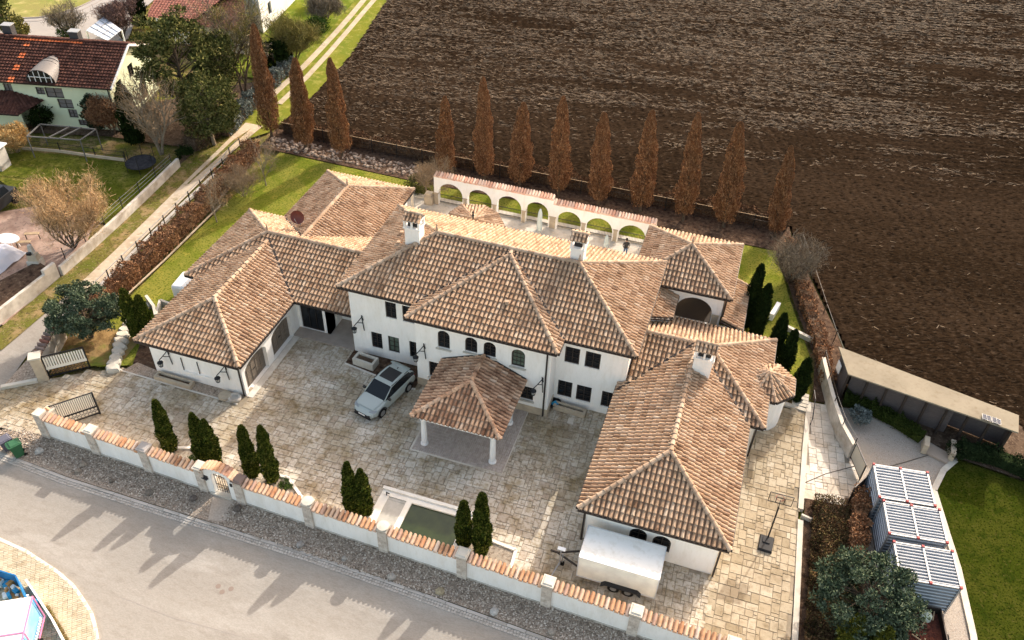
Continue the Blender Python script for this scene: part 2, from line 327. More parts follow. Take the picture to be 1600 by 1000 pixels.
# white line kerbs
b = MB(); strip(b, [at(178,572), at(192,580), at(371,632)], .10, 0, .05); strip(b, [(-22.1,36.35),(-17.3,35.6),(-16.75,35.7)], .12, 0, .06)
struct(b.build('edging_stones', KERBL))
sheet('gravel_strip', [at(193,579), at(369,630), (-26.7,31.6),(-33.4,31.6),(-35.0,31.8)], .045, GRAVEL)
sheet('bark_bed', [(-35.2,31.6),(-33.3,31.6),(-33.3,34.5),(-36.2,34.0)], .035, MULCH)
sheet('gravel_strip', [(-22.1,36.4),(-17.35,35.65),(-16.8,35.8),(-16.8,37.8),(-22.1,37.8)], .045, MULCH)
b = MB(); strip(b, [(7.86,43.2),(7.82,39),(7.86,34.2)], .30, -.2, .10); strip(b, [(7.9,33.4),(8.05,27.2),(8.1,23.6)], .30, -.2, .10); strip(b, [(7.9,42.35),(4.9,42.75)], .28, -.1, .09)
strip(b, [(7.9,33.7),(8.5,33.55)], .12, -.1, .25)
struct(b.build('path_coping', SANDL))
# side garden, ramp and yard on the right
sheet('garden_soil', [(8.1,23),(11.6,23),(11.2,36.2),(8.1,35.4)], -.04, MULCH)
RAMP = [(7.95,35.5),(7.95,43.3),(8.9,43.3),(9.35,41.5),(10.25,39.6),(10.9,37.9),(11.15,36.3),(9.5,35.3)]
sheet('ramp_joints', RAMP, -.06, JOINT2); struct(paving('ramp_paving', RAMP, R(6), .24, STONE3, -.06, .010))
sheet('gravel_yard', [(9.4,41.6),(9.3,44.5),(12,44.0),(17,42.6),(16.9,41.2),(15.9,39.8),(15.2,38.2),(16.2,33),(16.6,29),(16.9,20),(11,20),(11.1,36.2),(10.9,37.9),(10.2,39.8)], -.05, GRAVELL)
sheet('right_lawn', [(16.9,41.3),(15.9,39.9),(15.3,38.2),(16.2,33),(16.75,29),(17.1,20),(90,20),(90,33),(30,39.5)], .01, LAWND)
b = MB(); strip(b, [(16.75,41.2),(16.0,40.1),(15.35,38.3),(15.9,35.3),(16.35,33),(16.8,29),(17.1,20)], .34, -.1, .06); struct(b.build('lawn_edging', SANDL))
b = MB(); strip(b, [at(1200,722), at(1260,733)], .02, 0,.03) if False else None
for pts in ([at(1375,733), at(1420,720), at(1470,705), at(1482,700)], [at(1255,755), at(1290,740), at(1335,728)]): b.tube([(x, y, -.02) for x, y in pts], .025, 5)
struct(b.build('drain_groove', mat('dark_groove', (.12,.10,.08), .9)))
sheet('field_margin', [(8.9,43.3),(9.2,46.5),(10.6,48.6),(20,46.2),(80,30.6),(90,28),(90,33.3),(30,39.7),(16.9,41.5),(12,44.0)], -.035, EARTH)
# loose pebbles on the gravel verge
N = 16000; x = RNG.uniform(-41,9,N); y = 22.5-(x+38)*.022+RNG.random(N)*2.1-.02*(x > 1e9)
ok = np.array([inpoly(a, b_, [(-41,23.2),(-37.8,22.8),(-27.4,22.5),(-7,22.1),(9,21.5),(9,23.2),(-24,24.1),(-36.0,24.6),(-37.2,24.9)]) for a, b_ in zip(x, y)]); x, y = x[ok], y[ok]; n = len(x)
kp = ~((x > -24.7) & (x < -23.0)); PEB = (x[kp], y[kp])
# villa lawn, beds behind
sheet('lawn', [(-39.6,33.5),(-39.9,45),(-40.0,59.4),(-27,59.1),(-6,59.8),(4.4,59.7),(6.0,53.5),(7.7,47.8),(7.9,43.4),(4.9,42.9),(4.9,38),(-33.2,38),(-33.5,31.5),(-35.4,31.4),(-37.2,30.6),(-39.0,31.6)], .0, LAWN)
sheet('orange_mulch_bed', [(-39.6,29.0),(-37.6,30.5),(-36.0,31.5),(-36.2,33.6),(-38.6,34.2),(-41.2,33)], .012, mat('leaf_litter', (.30,.20,.09), .95, var=[((.17,.11,.05), 1.5, .45, .6), ((.16,.19,.04), .5, .5, .65)], bump=(14,1,.05)))
sheet('rear_bed', [(-42.2,59.6),(-27,59.2),(-6,59.9),(4.6,59.8),(6.2,53.6),(8.0,47.8),(8.1,43.5),(8.9,43.5),(9.2,46.5),(10.2,48.3),(9.3,51.3),(5.6,61.5),(5.2,63.6),(-42.5,63.2)], .02, MULCH)
sheet('terrace', [(-26.2,46.5),(-26.2,56.9),(-4.9,56.9),(-4.9,46.5)], .06, STONE3)
b = MB(); strip(b, [(-26.2,57.0),(-4.9,57.0)], .5, 0, .22); struct(b.build('terrace_coping', SANDL))
b = MB(); 
for p, q, ww in (((-41.8,60.6),(-28,60.4),.35),): pass
for i in range(520):
    x = random.uniform(-42,-24); y = random.uniform(59.9,61.7)-(x+42)*.01; r = random.uniform(.07,.2)
    b.lathe(x, y, [(r*.8,.0),(r,.05),(r*.55,.05+r*.6)], 5, 0)
struct(b.build('bed_rubble', mat('pale_bed_stones', (.42,.34,.28), .9, island=[(.17,.12,.09),(.27,.205,.16),(.38,.31,.25)])), 'stuff')
sheet('upper_lawn_bank', [(-39.5,45),(-39.4,58.8),(-31,58.6),(-37,47)], .008, LAWN) if False else None
# dirt track
TL = [(-44.3,36.8),(-44.25,37.7),(-44.45,41.4),(-44.8,46.4),(-45.35,53.6),(-46.0,63.3),(-46.45,71.2),(-46.8,81.4),(-49.0,96),(-55,125)]
TR = [(-42.4,36.3),(-42.8,39.0),(-43.3,43.5),(-43.6,48.7),(-43.95,54),(-44.1,59.4),(-43.95,67.7),(-44.6,80.5),(-47.5,96.7),(-53,125)]
sheet('dirt_track', TL[:6]+[(-44.0,63.3)]+TR[:6][::-1], -.06, TRACKG)
b = MB(); strip(b, [at(640,-85,-.05)]+[at(*q, -.05) for q in ((568,0),(548,24),(525,50),(500,77),(474,104),(448,128),(425,149),(408,164))], .66, -.2, -.05)
strip(b, [at(650,-85,-.05)]+[at(*q, -.05) for q in ((584,0),(565,22),(544,47),(514,82),(481,118),(458,141),(436,162))], .58, -.2, -.048)
struct(b.build('wheel_ruts', mat('pale_rut_gravel', (.44,.385,.295), .95, var=(.36,.31,.23), var_scale=1)))
sheet('track_grass', [(-47.2,58),(-47.5,70),(-48.2,82),(-50.5,96),(-57,126),(-50.5,126),(-45.7,97),(-42.9,80.5),(-42.6,68),(-42.9,62.5),(-44.2,60.5)], -.10, mat('track_side_grass', (.16,.17,.026), .95, var=[((.13,.16,.025), .3, .42, .6), ((.28,.26,.07), 1, .5, .7)], bump=(20,.8,.05)))
sheet('verge_grass', [(-44.2,29.9),(-44.1,37),(-44.3,41.4),(-44.65,46.4),(-45.2,53.6),(-45.85,63.3),(-47.3,63.3),(-47.1,53.8),(-46.3,44),(-45.95,37.7),(-45.9,31.6),(-46.5,27)], -.05, ROUGH)
b = MB()
for i in range(5):
    pts = []
    for k in range(14): pts.append((0,0))
b = None
# centre grass on the lower track
sheet('track_centre_grass', [(-44.6,52),(-44.75,52),(-45.15,60),(-44.75,62.5),(-44.7,58)], -.05, ROUGH)
# neighbour's plot
sheet('neighbour_lawn', [at(-40,250), at(0,242), at(36,235), at(95,240), at(150,247), at(198,253), (-47.3,53.2),(-46.75,48),(-46.5,44.5),(-49,44.8),(-54,44.8),(-60,47)], -.08, mat('neighbour_grass', (.125,.13,.022), .95, var=[((.075,.09,.012), .4, .42, .6), ((.19,.165,.045), 1.1, .52, .68), ((.05,.06,.01), 6, .5, .64)], bump=(30,.8,.04)))
sheet('neighbour_patio', [(-46.2,38),(-46.6,41),(-48.5,45),(-54,45),(-60,40),(-60,32),(-46.0,32)], -.12, mat('red_patio_paving', (.36,.26,.21), .9, var=[((.28,.19,.15), 1.2, .45, .6), ((.20,.15,.12), 5, .55, .65)], bump=(10,.4,.02)))
sheet('neighbour_garden_soil', [(-47.2,54.5),(-49,57.2),(-56,56.5),(-63,54.6),(-70,52),(-72,56),(-56,64),(-47.5,74),(-46.8,66)], -.09, EARTH)
MDW = [at(-60,18), at(0,26), at(30,28), at(60,27), at(95,20), at(125,10), at(150,-2), at(172,-18), at(185,-40)]
sheet('upper_road', MDW+[at(260,-40), at(245,-5), at(215,22), at(200,60), at(120,90), at(0,90), at(-60,60)], -.05, ASPH2)
sheet('upper_meadow', MDW+[at(60,-200), at(-300,-100), at(-200,18)], -.02, mat('dry_meadow', (.24,.22,.08), .95, var=[((.20,.22,.06), .3, .45, .6), ((.40,.33,.15), .6, .5, .7)], bump=(15,.8,.05)))
b = MB(); strip(b, MDW, .16, -.1, .04); strip(b, [at(-60,30),at(0,31.5),at(30,33),at(60,32),at(97,25),at(130,14),at(156,1),at(178,-16)], .12, -.1, -.02); struct(b.build('road_kerb', mat('upper_kerb', (.30,.27,.25), .9)))
sheet('north_lawn', [(-47.8,72),(-57,72),(-62,84),(-60,110),(-53,110),(-50.2,97),(-48,82)], -.06, mat('fresh_grass', (.14,.165,.022), .95, var=[((.10,.14,.02), .25, .42, .6), ((.24,.26,.06), .8, .5, .7)], bump=(20,.8,.05)))

# ploughed field: a displaced mesh
def vnoise(X, Y, sc, seed):
    rg = np.random.default_rng(seed); G = rg.random((512, 512))
    x, y = X/sc+1000, Y/sc+1000; xi, yi = np.floor(x).astype(int), np.floor(y).astype(int); fx, fy = x-xi, y-yi
    fx, fy = fx*fx*(3-2*fx), fy*fy*(3-2*fy); g = lambda a, b: G[a % 512, b % 512]
    return (g(xi,yi)*(1-fx)+g(xi+1,yi)*fx)*(1-fy)+(g(xi,yi+1)*(1-fx)+g(xi+1,yi+1)*fx)*fy
FP = [(-42.6,63.4),(5.3,63.8),(5.9,61.6),(9.6,51.3),(10.6,48.2),(20,45.6),(80,30),(200,10),(200,180),(-58,180),(-51,110),(-46.3,97),(-43.3,80.5),(-42.4,69)]
st = .24; xs = np.arange(-62, 78, st); ys = np.arange(36, 142, st); GX, GY = np.meshgrid(xs, ys)
# headland: furrows run along the edge near the villa, across further out
ca, sa = math.cos(R(-11)), math.sin(R(-11)); U = GX*ca-GY*sa; V = GX*sa+GY*ca
fur = np.sin(V*2*math.pi/.82+vnoise(GX, GY, 6, 1)*2.2)
hl = np.clip(1-(GY-63)/16, 0, 1)*np.clip((GX+40)/60, .25, 1)+np.clip(1-((GX*.93+GY*.36)-32)/14, 0, 1); hl = np.clip(hl, 0, 1)
fur2 = np.sin((GX*.93+GY*.36)*2*math.pi/.95+vnoise(GX, GY, 4, 7)*1.5)
Z = (.036*fur*(1-hl)+.034*fur2*hl)*(.5+vnoise(GX, GY, 5, 2)) + .12*(vnoise(GX, GY, .30, 3)-.5) + .03*(vnoise(U, V*2.2, .9, 4)-.5) - .03
dist = np.minimum(np.abs(GY-63.4), 3)/3
Z = Z*np.clip(dist+.25, 0, 1)
idx = np.arange(GX.size).reshape(GX.shape)
cx, cy = (GX[:-1,:-1]+st/2), (GY[:-1,:-1]+st/2)
ins = np.zeros(cx.shape, bool); j = len(FP)-1
for i in range(len(FP)):
    (xi, yi), (xj, yj) = FP[i], FP[j]
    with np.errstate(all='ignore'): cond = ((yi > cy) != (yj > cy)) & (cx < (xj-xi)*(cy-yi)/((yj-yi) or 1e-9)+xi)
    ins ^= cond; j = i
Q = np.stack([idx[:-1,:-1], idx[:-1,1:], idx[1:,1:], idx[1:,:-1]], -1)[ins]
me = bpy.data.meshes.new('field')
VV = np.stack([GX, GY, Z], -1).reshape(-1, 3)
used, inv = np.unique(Q, return_inverse=True); VV = VV[used]; Q = inv.reshape(-1, 4)
me.vertices.add(len(VV)); me.vertices.foreach_set('co', VV.astype(np.float32).ravel())
me.loops.add(Q.size); me.loops.foreach_set('vertex_index', Q.astype(np.int32).ravel())
me.polygons.add(len(Q)); me.polygons.foreach_set('loop_start', np.arange(0, Q.size, 4, dtype=np.int32)); me.polygons.foreach_set('loop_total', np.full(len(Q), 4, np.int32))
me.polygons.foreach_set('use_smooth', [True]*len(Q))
me.update(calc_edges=True); me.materials.append(FIELD); fo = bpy.data.objects.new('field', me); C.objects.link(fo); struct(fo)
sheet('field_base', [(-46.3,97),(-43.3,80.5),(-42.4,69),(-42.6,63.4),(5.3,63.8),(5.9,61.6),(9.6,51.3),(10.6,48.2),(20,45.6),(80,30),(200,10),(300,180),(200,300),(-100,300),(-58,150),(-51,110)], -.22, FIELD)
# straw and stubble lying on the field
def quads(name, P, D, L, W, m, parent=None, up=None, origin=None):
    """P (N,3) centres, D (N,3) long axes, L, W arrays: loose flat quads"""
    P = np.asarray(P, float); D = np.asarray(D, float); D /= np.linalg.norm(D, axis=1)[:, None]+1e-9; N = len(P)
    rv = RNG.normal(size=(N, 3)) if up is None else np.asarray(up, float)+RNG.normal(size=(N, 3))*.35
    S = np.cross(D, rv); S /= np.linalg.norm(S, axis=1)[:, None]+1e-9
    L = np.broadcast_to(L, N)[:, None]/2; W = np.broadcast_to(W, N)[:, None]/2
    o = np.array(parent['_o'] if parent is not None and '_o' in parent else (origin or (0,0,0)))
    V = np.stack([P-D*L-S*W, P-D*L+S*W, P+D*L+S*W*.6, P+D*L-S*W*.6], 1).reshape(-1, 3)-(o if parent is not None or origin else 0)
    me = bpy.data.meshes.new(name); me.vertices.add(N*4); me.vertices.foreach_set('co', V.astype(np.float32).ravel())
    me.loops.add(N*4); me.loops.foreach_set('vertex_index', np.arange(N*4, dtype=np.int32)); me.polygons.add(N)
    me.polygons.foreach_set('loop_start', np.arange(0, N*4, 4, dtype=np.int32)); me.polygons.foreach_set('loop_total', np.full(N, 4, np.int32))
    me.update(calc_edges=True); me.materials.append(m); ob = bpy.data.objects.new(name, me); C.objects.link(ob)
    if parent is not None: ob.parent = parent; ob['_o'] = [float(q) for q in o]
    elif origin: ob.location = origin
    return ob
n = len(PEB[0]); a = RNG.random(n)*6.28
struct(quads('verge_pebbles', np.stack([PEB[0], PEB[1], RNG.uniform(.015,.05,n)],1), np.stack([np.cos(a), np.sin(a), RNG.normal(0,.3,n)],1), RNG.uniform(.05,.13,n), RNG.uniform(.04,.10,n), mat('pebbles', (.4,.37,.34), .95, island=[(.16,.125,.095),(.31,.255,.20),(.48,.405,.33),(.64,.56,.47)]), up=np.tile([0,0,1.],(n,1))), 'stuff')
N = 60000
x = RNG.uniform(-56, 76, N); y = 46+RNG.random(N)**.9*94
dens = vnoise((x*ca-y*sa)*.5, (x*sa+y*ca)*3.0, 5, 9)*.75+vnoise(x, y, 15, 10)*.45+.40*np.clip((y-78)/35, -.5, 1)-np.clip((x-5)/80, 0, .4)+.35*np.exp(-((x+36)**2/130+(y-74)**2/420))-.25*np.exp(-((x+5)**2/600+(y-68)**2/140))
keep = RNG.random(N) < np.clip((dens-.36)*1.5, .035, 1)
x, y, dn_ = x[keep], y[keep], dens[keep]
rep = np.where(y < 74, RNG.integers(1, 5, len(x)), RNG.integers(2, 11, len(x))); sl_ = RNG.uniform(.25, 1.5, len(x)); cx_, cy_ = np.repeat(x, rep), np.repeat(y, rep); tt_ = RNG.normal(0, 1, len(cx_))*np.repeat(sl_, rep); oo_ = RNG.normal(0, .11, len(cx_))
x = cx_+ca*tt_+sa*oo_*0-(-sa)*0*oo_-math.sin(R(11))*oo_; y = cy_+math.sin(R(11))*tt_+math.cos(R(11))*oo_; pin = np.array([inpoly(a, b_, FP) for a, b_ in zip(x, y)]); x, y = x[pin], y[pin]; n = len(x)
gi = np.clip(((x-xs[0])/st).round().astype(int), 0, len(xs)-1); gj = np.clip(((y-ys[0])/st).round().astype(int), 0, len(ys)-1)
zz = Z[gj, gi]+.035
ang = RNG.normal(R(11), .45, n); D = np.stack([np.cos(ang), np.sin(ang), RNG.normal(0, .12, n)], 1)
L = RNG.uniform(.08, .48, n)*(1+np.clip((y-60)/80, 0, 1)*.7)
struct(quads('straw_litter', np.stack([x, y, zz], 1), D, L, RNG.uniform(.025, .065, n)*(1+np.clip((y-60)/80, 0, 1)*.6), mat('straw', (.3,.24,.16), .9, island=[(.05,.034,.022),(.10,.070,.047),(.19,.142,.098),(.25,.195,.138),(.07,.05,.033),(.12,.085,.058)]), up=np.tile([0,0,1.], (n,1))), 'stuff')

# ------------------------------------------------------------------ tiled roofs
def tiled(mb, pts, pitch=.27, row=.42, r=.104, mi=0, base=1, over=.07, pick=None, seg=5, flat=1.18, lift=.05):
    P = [Vector(p) for p in pts]; n = Vector((0,0,0))
    for i in range(len(P)): n += (P[i]-P[0]).cross(P[(i+1) % len(P)]-P[0])
    n.normalize()
    if n.z < 0: P.reverse(); n = -n
    u = Vector((0,0,1)).cross(n).normalized(); v = n.cross(u)
    if v.z < 0: u, v = -u, -v
    mb.face(P, base)
    zmin = min(p.z for p in P); edges = []
    for i in range(len(P)):
        a, b = P[i], P[(i+1) % len(P)]; d = (b-a).normalized(); out = d.cross(n)
        low = abs(a.z-zmin) < .02 and abs(b.z-zmin) < .02
        edges.append((a+out*(over if low else .0), out))
    O = P[0]; us = [(p-O).dot(u) for p in P]; vs = [(p-O).dot(v) for p in P]
    vlow = min(vs)
    bm = bmesh.new()
    i0, i1 = int(min(us)/pitch)-1, int(max(us)/pitch)+2; nr = int((max(vs)-vlow)/row)+2
    for i in range(i0, i1):
        for k in range(-1, nr):
            c = O+u*(i+.5)*pitch+v*(vlow+(k+.5)*row)
            if any((c-a).dot(o) > .34 for a, o in edges): continue
            m = mi if pick is None else pick(c)
            ju, jl = random.uniform(-.010,.010), random.uniform(0,.012); rr = r*random.uniform(.95,1.05); tw = random.uniform(-.012,.012)
            ring = []
            for (dv, rad, lf, du) in ((-.035-row/2, rr, lift+jl, tw), (row/2+.015, rr*.82, .0, -tw)):
                ring.append([bm.verts.new(c+u*(ju+du-math.cos(math.pi*a/(seg-1))*rad)+v*dv+n*(lf+math.sin(math.pi*a/(seg-1))*rad*flat-.012*(a in (0,seg-1)))) for a in range(seg)])
            for a in range(seg-1):
                f = bm.faces.new((ring[0][a], ring[0][a+1], ring[1][a+1], ring[1][a])); f.material_index = m; f.smooth = True
    for a, o in edges:
        bmesh.ops.bisect_plane(bm, geom=bm.verts[:]+bm.edges[:]+bm.faces[:], plane_co=a, plane_no=o, clear_outer=True, dist=1e-5)
    bm.verts.index_update(); b0 = len(mb.v); mb.v.extend(tuple(x.co) for x in bm.verts)
    for f in bm.faces: mb.f.append(tuple(x.index+b0 for x in f.verts)); mb.m.append(f.material_index)
    bm.free()
def ridge(mb, a, b, mi=2, r=.15, L=.42, lift=.05):
    a, b = Vector(a), Vector(b); d = (b-a); T = d.length; d.normalize(); n = max(1, round(T/L)); L = T/n
    s = d.cross(Vector((0,0,1))).normalized(); up = s.cross(d)
    for k in range(n):
        vs = []; ra = r*random.uniform(.95,1.05); j = random.uniform(-.01,.01)
        for t, rad, lf in ((k*L-.03, ra, .02), ((k+1)*L+.03, ra*.8, 0)):
            for q in range(7):
                an = math.pi*(q/6*1.1-.05); vs.append(a+d*t+s*(math.cos(an)*rad+j)+up*(math.sin(an)*rad+lift+lf))
        mb.mesh(vs, [(q, q+1, q+8, q+7) for q in range(6)], mi)
def eave(mb, a, b, mi=3, w_=.13, dz=-.04, off=.07):
    a, b = Vector(a), Vector(b); d = (b-a).normalized(); out = Vector((d.y, -d.x, 0))
    o = out*off+Vector((0,0,dz)); mb.bar(a+o, b+o, w_, .12, mi)
RM = [TILE, PAN, RIDGE, GUT, PLASTER]
K = .4335

villa = thing('villa', 'sprawling white Mediterranean villa with many terracotta barrel-tiled hip roofs around a paved forecourt', 'house', (-13, 36, 0))
def roof(faces, ridges=(), eaves=(), valleys=(), soffit=None, ze=0, mats=None, name='roof', parent=None, rr=.15, **kw):
    mb = MB()
    for f in faces: tiled(mb, f, **kw)
    for a, b in ridges: ridge(mb, a, b, 2, rr)
    for a, b in eaves: eave(mb, a, b)
    for a, b in valleys: mb.bar(Vector(a)+Vector((0,0,.12)), Vector(b)+Vector((0,0,.12)), .13, .05, 3)  # floating dark bars imitate the shaded gap along each valley
    if soffit: mb.box((soffit[0]+soffit[1])/2, (soffit[2]+soffit[3])/2, ze-.13, soffit[1]-soffit[0], soffit[3]-soffit[2], .10, 0, 4)
    return mb.build(name, mats or RM, parent or villa)
# main two-storey roof
Mx0, Mx1, My0, My1, Mz = -22.42, -3.17, 37.2, 46.95, 5.9; Mh = (My1-My0)/2; My = My0+Mh; MZ = Mz+K*Mh
A, B_ = (Mx0+Mh, My, MZ), (Mx1-Mh, My, MZ)
sw, se, ne, nw = (Mx0,My0,Mz), (Mx1,My0,Mz), (Mx1,My1,Mz), (Mx0,My1,Mz)
pL, pR = (-17.2,My0,Mz), (-7.6,My0,Mz)
roof([[sw, se, B_, A], [se, ne, B_], [ne, nw, A, B_], [nw, sw, A]], [(sw,A),(se,B_),(ne,B_),(nw,A),(A,B_)],
     [(sw,pL),(pR,se),(se,ne),(ne,nw),(nw,sw)], soffit=(Mx0,Mx1,My0,My1), ze=Mz)
PX = -12.4; PA = (PX, 41.55, 7.92); psw, pse = (-17.2,35.85,Mz), (-7.6,35.85,Mz)
roof([[psw, pse, PA], [psw, PA, (PX,42.0,7.92), (-17.2,38.6,Mz)], [pse, (-7.6,38.6,Mz), (PX,42.0,7.92), PA]],
     [(psw,PA),(pse,PA),(PA,(PX,42.0,7.95))], [(psw,pse),(pse,(-7.6,37.2,Mz)),((-17.2,37.2,Mz),psw)],
     [((-17.2,37.2,Mz),(PX,41.95,7.95)),((-7.6,37.2,Mz),(PX,41.95,7.95))], soffit=(-17.2,-7.6,35.85,38), ze=Mz-.015)
# garage wing, rear-left wings
zl = 3.05
def hip_s(x0, x1, y0, yend, ze, ax=None):
    h = (x1-x0)/2; xm = ax or (x0+x1)/2; zt = ze+K*h; a = (xm, y0+h, zt); e = (xm, yend, zt)
    return [[(x0,y0,ze),(x1,y0,ze),a],[(x0,y0,ze),a,e,(x0,yend,ze)],[(x1,y0,ze),(x1,yend,ze),e,a]], [((x0,y0,ze),a),((x1,y0,ze),a),(a,e)], a, e
f, r_, a, e = hip_s(-33.75, -26.33, 31.05, 41.4, zl)
roof(f, r_, [((-33.75,31.05,zl),(-26.33,31.05,zl)),((-26.33,31.05,zl),(-26.33,37.85,zl)),((-33.75,41,zl),(-33.75,31.05,zl))],
     [((-26.33,37.85,zl),(-30.04,41.6,4.70))], soffit=(-33.75,-26.33,31.05,41), ze=zl)
h = (46.35-37.85)/2; ym = 37.85+h; zr = zl+K*h; x0 = -34.65; a = (x0+h, ym, zr); e = (-21.9, ym, zr); z2 = zl
roof([[(x0,37.85,z2),(-21.9,37.85,z2),e,a],[(x0,46.35,z2),(x0,37.85,z2),a],[(-21.9,46.35,z2),(x0,46.35,z2),a,e]],
     [((x0,37.85,z2),a),((x0,46.35,z2),a),(a,e)], [((x0,37.85,z2),(-33.75,37.85,z2)),((-26.33,37.85,z2),(-22.05,37.85,z2)),((x0,46.35,z2),(x0,37.85,z2)),((-31.75,46.35,z2),(x0,46.35,z2))],
     soffit=(x0,-22.1,37.85,46.35), ze=z2-.012)
f = []; x0, x1, yN = -31.75, -24.2, 53.5; hh = (x1-x0)/2; xm = x0+hh; zt = zl+K*hh; a = (xm, yN-hh, zt); e = (xm, 42.3, zt)
roof([[(x1,yN,zl),(x0,yN,zl),a],[(x0,yN,zl),(x0,42.3,zl),e,a],[(x1,42.3,zl),(x1,yN,zl),a,e]], [((x0,yN,zl),a),((x1,yN,zl),a),(a,e)],
     [((x1,yN,zl),(x0,yN,zl)),((x0,yN,zl),(x0,46.35,zl)),((x1,44,zl),(x1,yN,zl))], [((x0,46.35,zl),(xm,42.6,zt+.03))], soffit=(x0,x1,44,yN), ze=zl-.02)
# right wing
f, r_, a, e = hip_s(-4.0, 3.97, 27.75, 41.0, zl)
Q = (4.86, 36.85, 44.95); h = 4.05; ym = 40.9; qz = zl+K*h; qa = (.81+.1, ym, qz)
roof(f, r_[:2]+[(a, (e[0], 40.9, e[2]))], [((-4.0,27.75,zl),(3.97,27.75,zl)),((3.97,27.75,zl),(3.97,36.85,zl)),((-4.0,37.4,zl),(-4.0,27.75,zl))],
     [((3.97,36.85,zl),(-.02,40.85,4.80)),((-4.0,36.9,zl),(-.05,40.85,4.80))], soffit=(-4.0,3.97,27.75,40), ze=zl)
roof([[(-3.5,Q[1],zl),(Q[0],Q[1],zl),qa,(-3.5,ym,qz)],[(Q[0],Q[1],zl),(Q[0],Q[2],zl),qa],[(Q[0],Q[2],zl),(-3.5,Q[2],zl),(-3.5,ym,qz),qa]],
     [((-3.5,ym,qz),qa),((Q[0],Q[1],zl),qa),((Q[0],Q[2],zl),qa)], [((3.97,Q[1],zl),(Q[0],Q[1],zl)),((Q[0],Q[1],zl),(Q[0],Q[2],zl)),((Q[0],Q[2],zl),(-1.8,Q[2],zl))],
     soffit=(-3.3,Q[0],Q[1],Q[2]), ze=zl-.018)
# lean-to roof strip beside the main roof, tower
roof([[(-3.4,42.2,4.92),(-1.9,43.4,4.27),(-1.9,47.0,4.27),(-3.4,47.0,4.92)]], [], [((-1.9,43.4,4.27),(-1.9,46.6,4.27)),((-3.4,42.2,4.88),(-1.9,43.4,4.23))])
tx0, tx1, ty0, ty1, tz = -5.02, 1.5, 45.4, 51.8, 5.2; ta = (-1.76, 48.6, tz+K*3.25)
cs = [(tx0,ty0,tz),(tx1,ty0,tz),(tx1,ty1,tz),(tx0,ty1,tz)]
roof([[cs[i], cs[(i+1)%4], ta] for i in range(4)], [(c, ta) for c in cs], [(cs[i], cs[(i+1)%4]) for i in range(4)], soffit=(tx0,tx1,ty0,ty1), ze=tz)
roof([[(1.2,45.3,3.5),(2.65,45.3,2.95),(2.65,50.2,2.95),(1.2,50.2,3.5)]], [((1.2,50.2,3.5),(2.65,50.2,2.95))], [((2.65,45.3,2.95),(2.65,50.2,2.95)),((1.2,45.3,3.4),(2.65,45.3,2.88))])
# round turret roof on the east side
tc = (4.65, 40.95); tr = 1.78; ap = (tc[0], tc[1], 3.78); pts = [(tc[0]+tr*math.cos(R(a)), tc[1]+tr*math.sin(R(a)), 2.98) for a in range(-112, 249, 45)]
roof([[pts[i], pts[(i+1)%8], ap] for i in range(8)], [(pts[i], ap) for i in range(8)], [(pts[i], pts[(i+1)%8]) for i in range(8)], rr=.10, pitch=.25)
# ------------------------------------------------------------------ walls and windows
def arch_loop(a0, a1, z0, z1, arch=True, rise=None, n=10):
    if not arch: return [(a0,z0),(a1,z0),(a1,z1),(a0,z1)]
    rr = (a1-a0)/2; rise = rise or rr; zc = z1-rise
    return [(a0,z0),(a1,z0)]+[((a0+a1)/2+rr*math.cos(math.pi*k/n), zc+rise*math.sin(math.pi*k/n)) for k in range(n+1)]
def tess(mb, loops, fn, mi=0):
    flat = [p for l in loops for p in l]
    for t in tessellate_polygon([[Vector((p[0], p[1], 0)) for p in l] for l in loops]): mb.face([fn(*flat[i]) for i in t], mi)
def wall(mb, p0, p1, z0, z1, holes=(), reveal=.18, mi=0, outline=None):
    p0, p1 = Vector((*p0, 0)), Vector((*p1, 0)); U = (p1-p0).normalized(); L = (p1-p0).length; N = Vector((U.y, -U.x, 0))
    fn = lambda a, z, d=0: p0+U*a+Vector((0,0,z))-N*d
    tess(mb, [outline or [(0,z0),(L,z0),(L,z1),(0,z1)]]+[list(h) for h in holes], fn, mi)
    for hl in holes:
        for i in range(len(hl)): a, b = hl[i], hl[(i+1) % len(hl)]; mb.face([fn(*a), fn(*b), fn(*b, reveal), fn(*a, reveal)], mi)
    return fn, N
def inset(loop, d):
    cx = sum(p[0] for p in loop)/len(loop); x0, x1 = min(p[0] for p in loop), max(p[0] for p in loop); z0, z1 = min(p[1] for p in loop), max(p[1] for p in loop)
    zc = (z0+z1)/2; sx, sz = (x1-x0-2*d)/(x1-x0), (z1-z0-2*d)/(z1-z0)
    return [((x0+x1)/2+(x-(x0+x1)/2)*sx, zc+(z-zc)*sz) for x, z in loop]
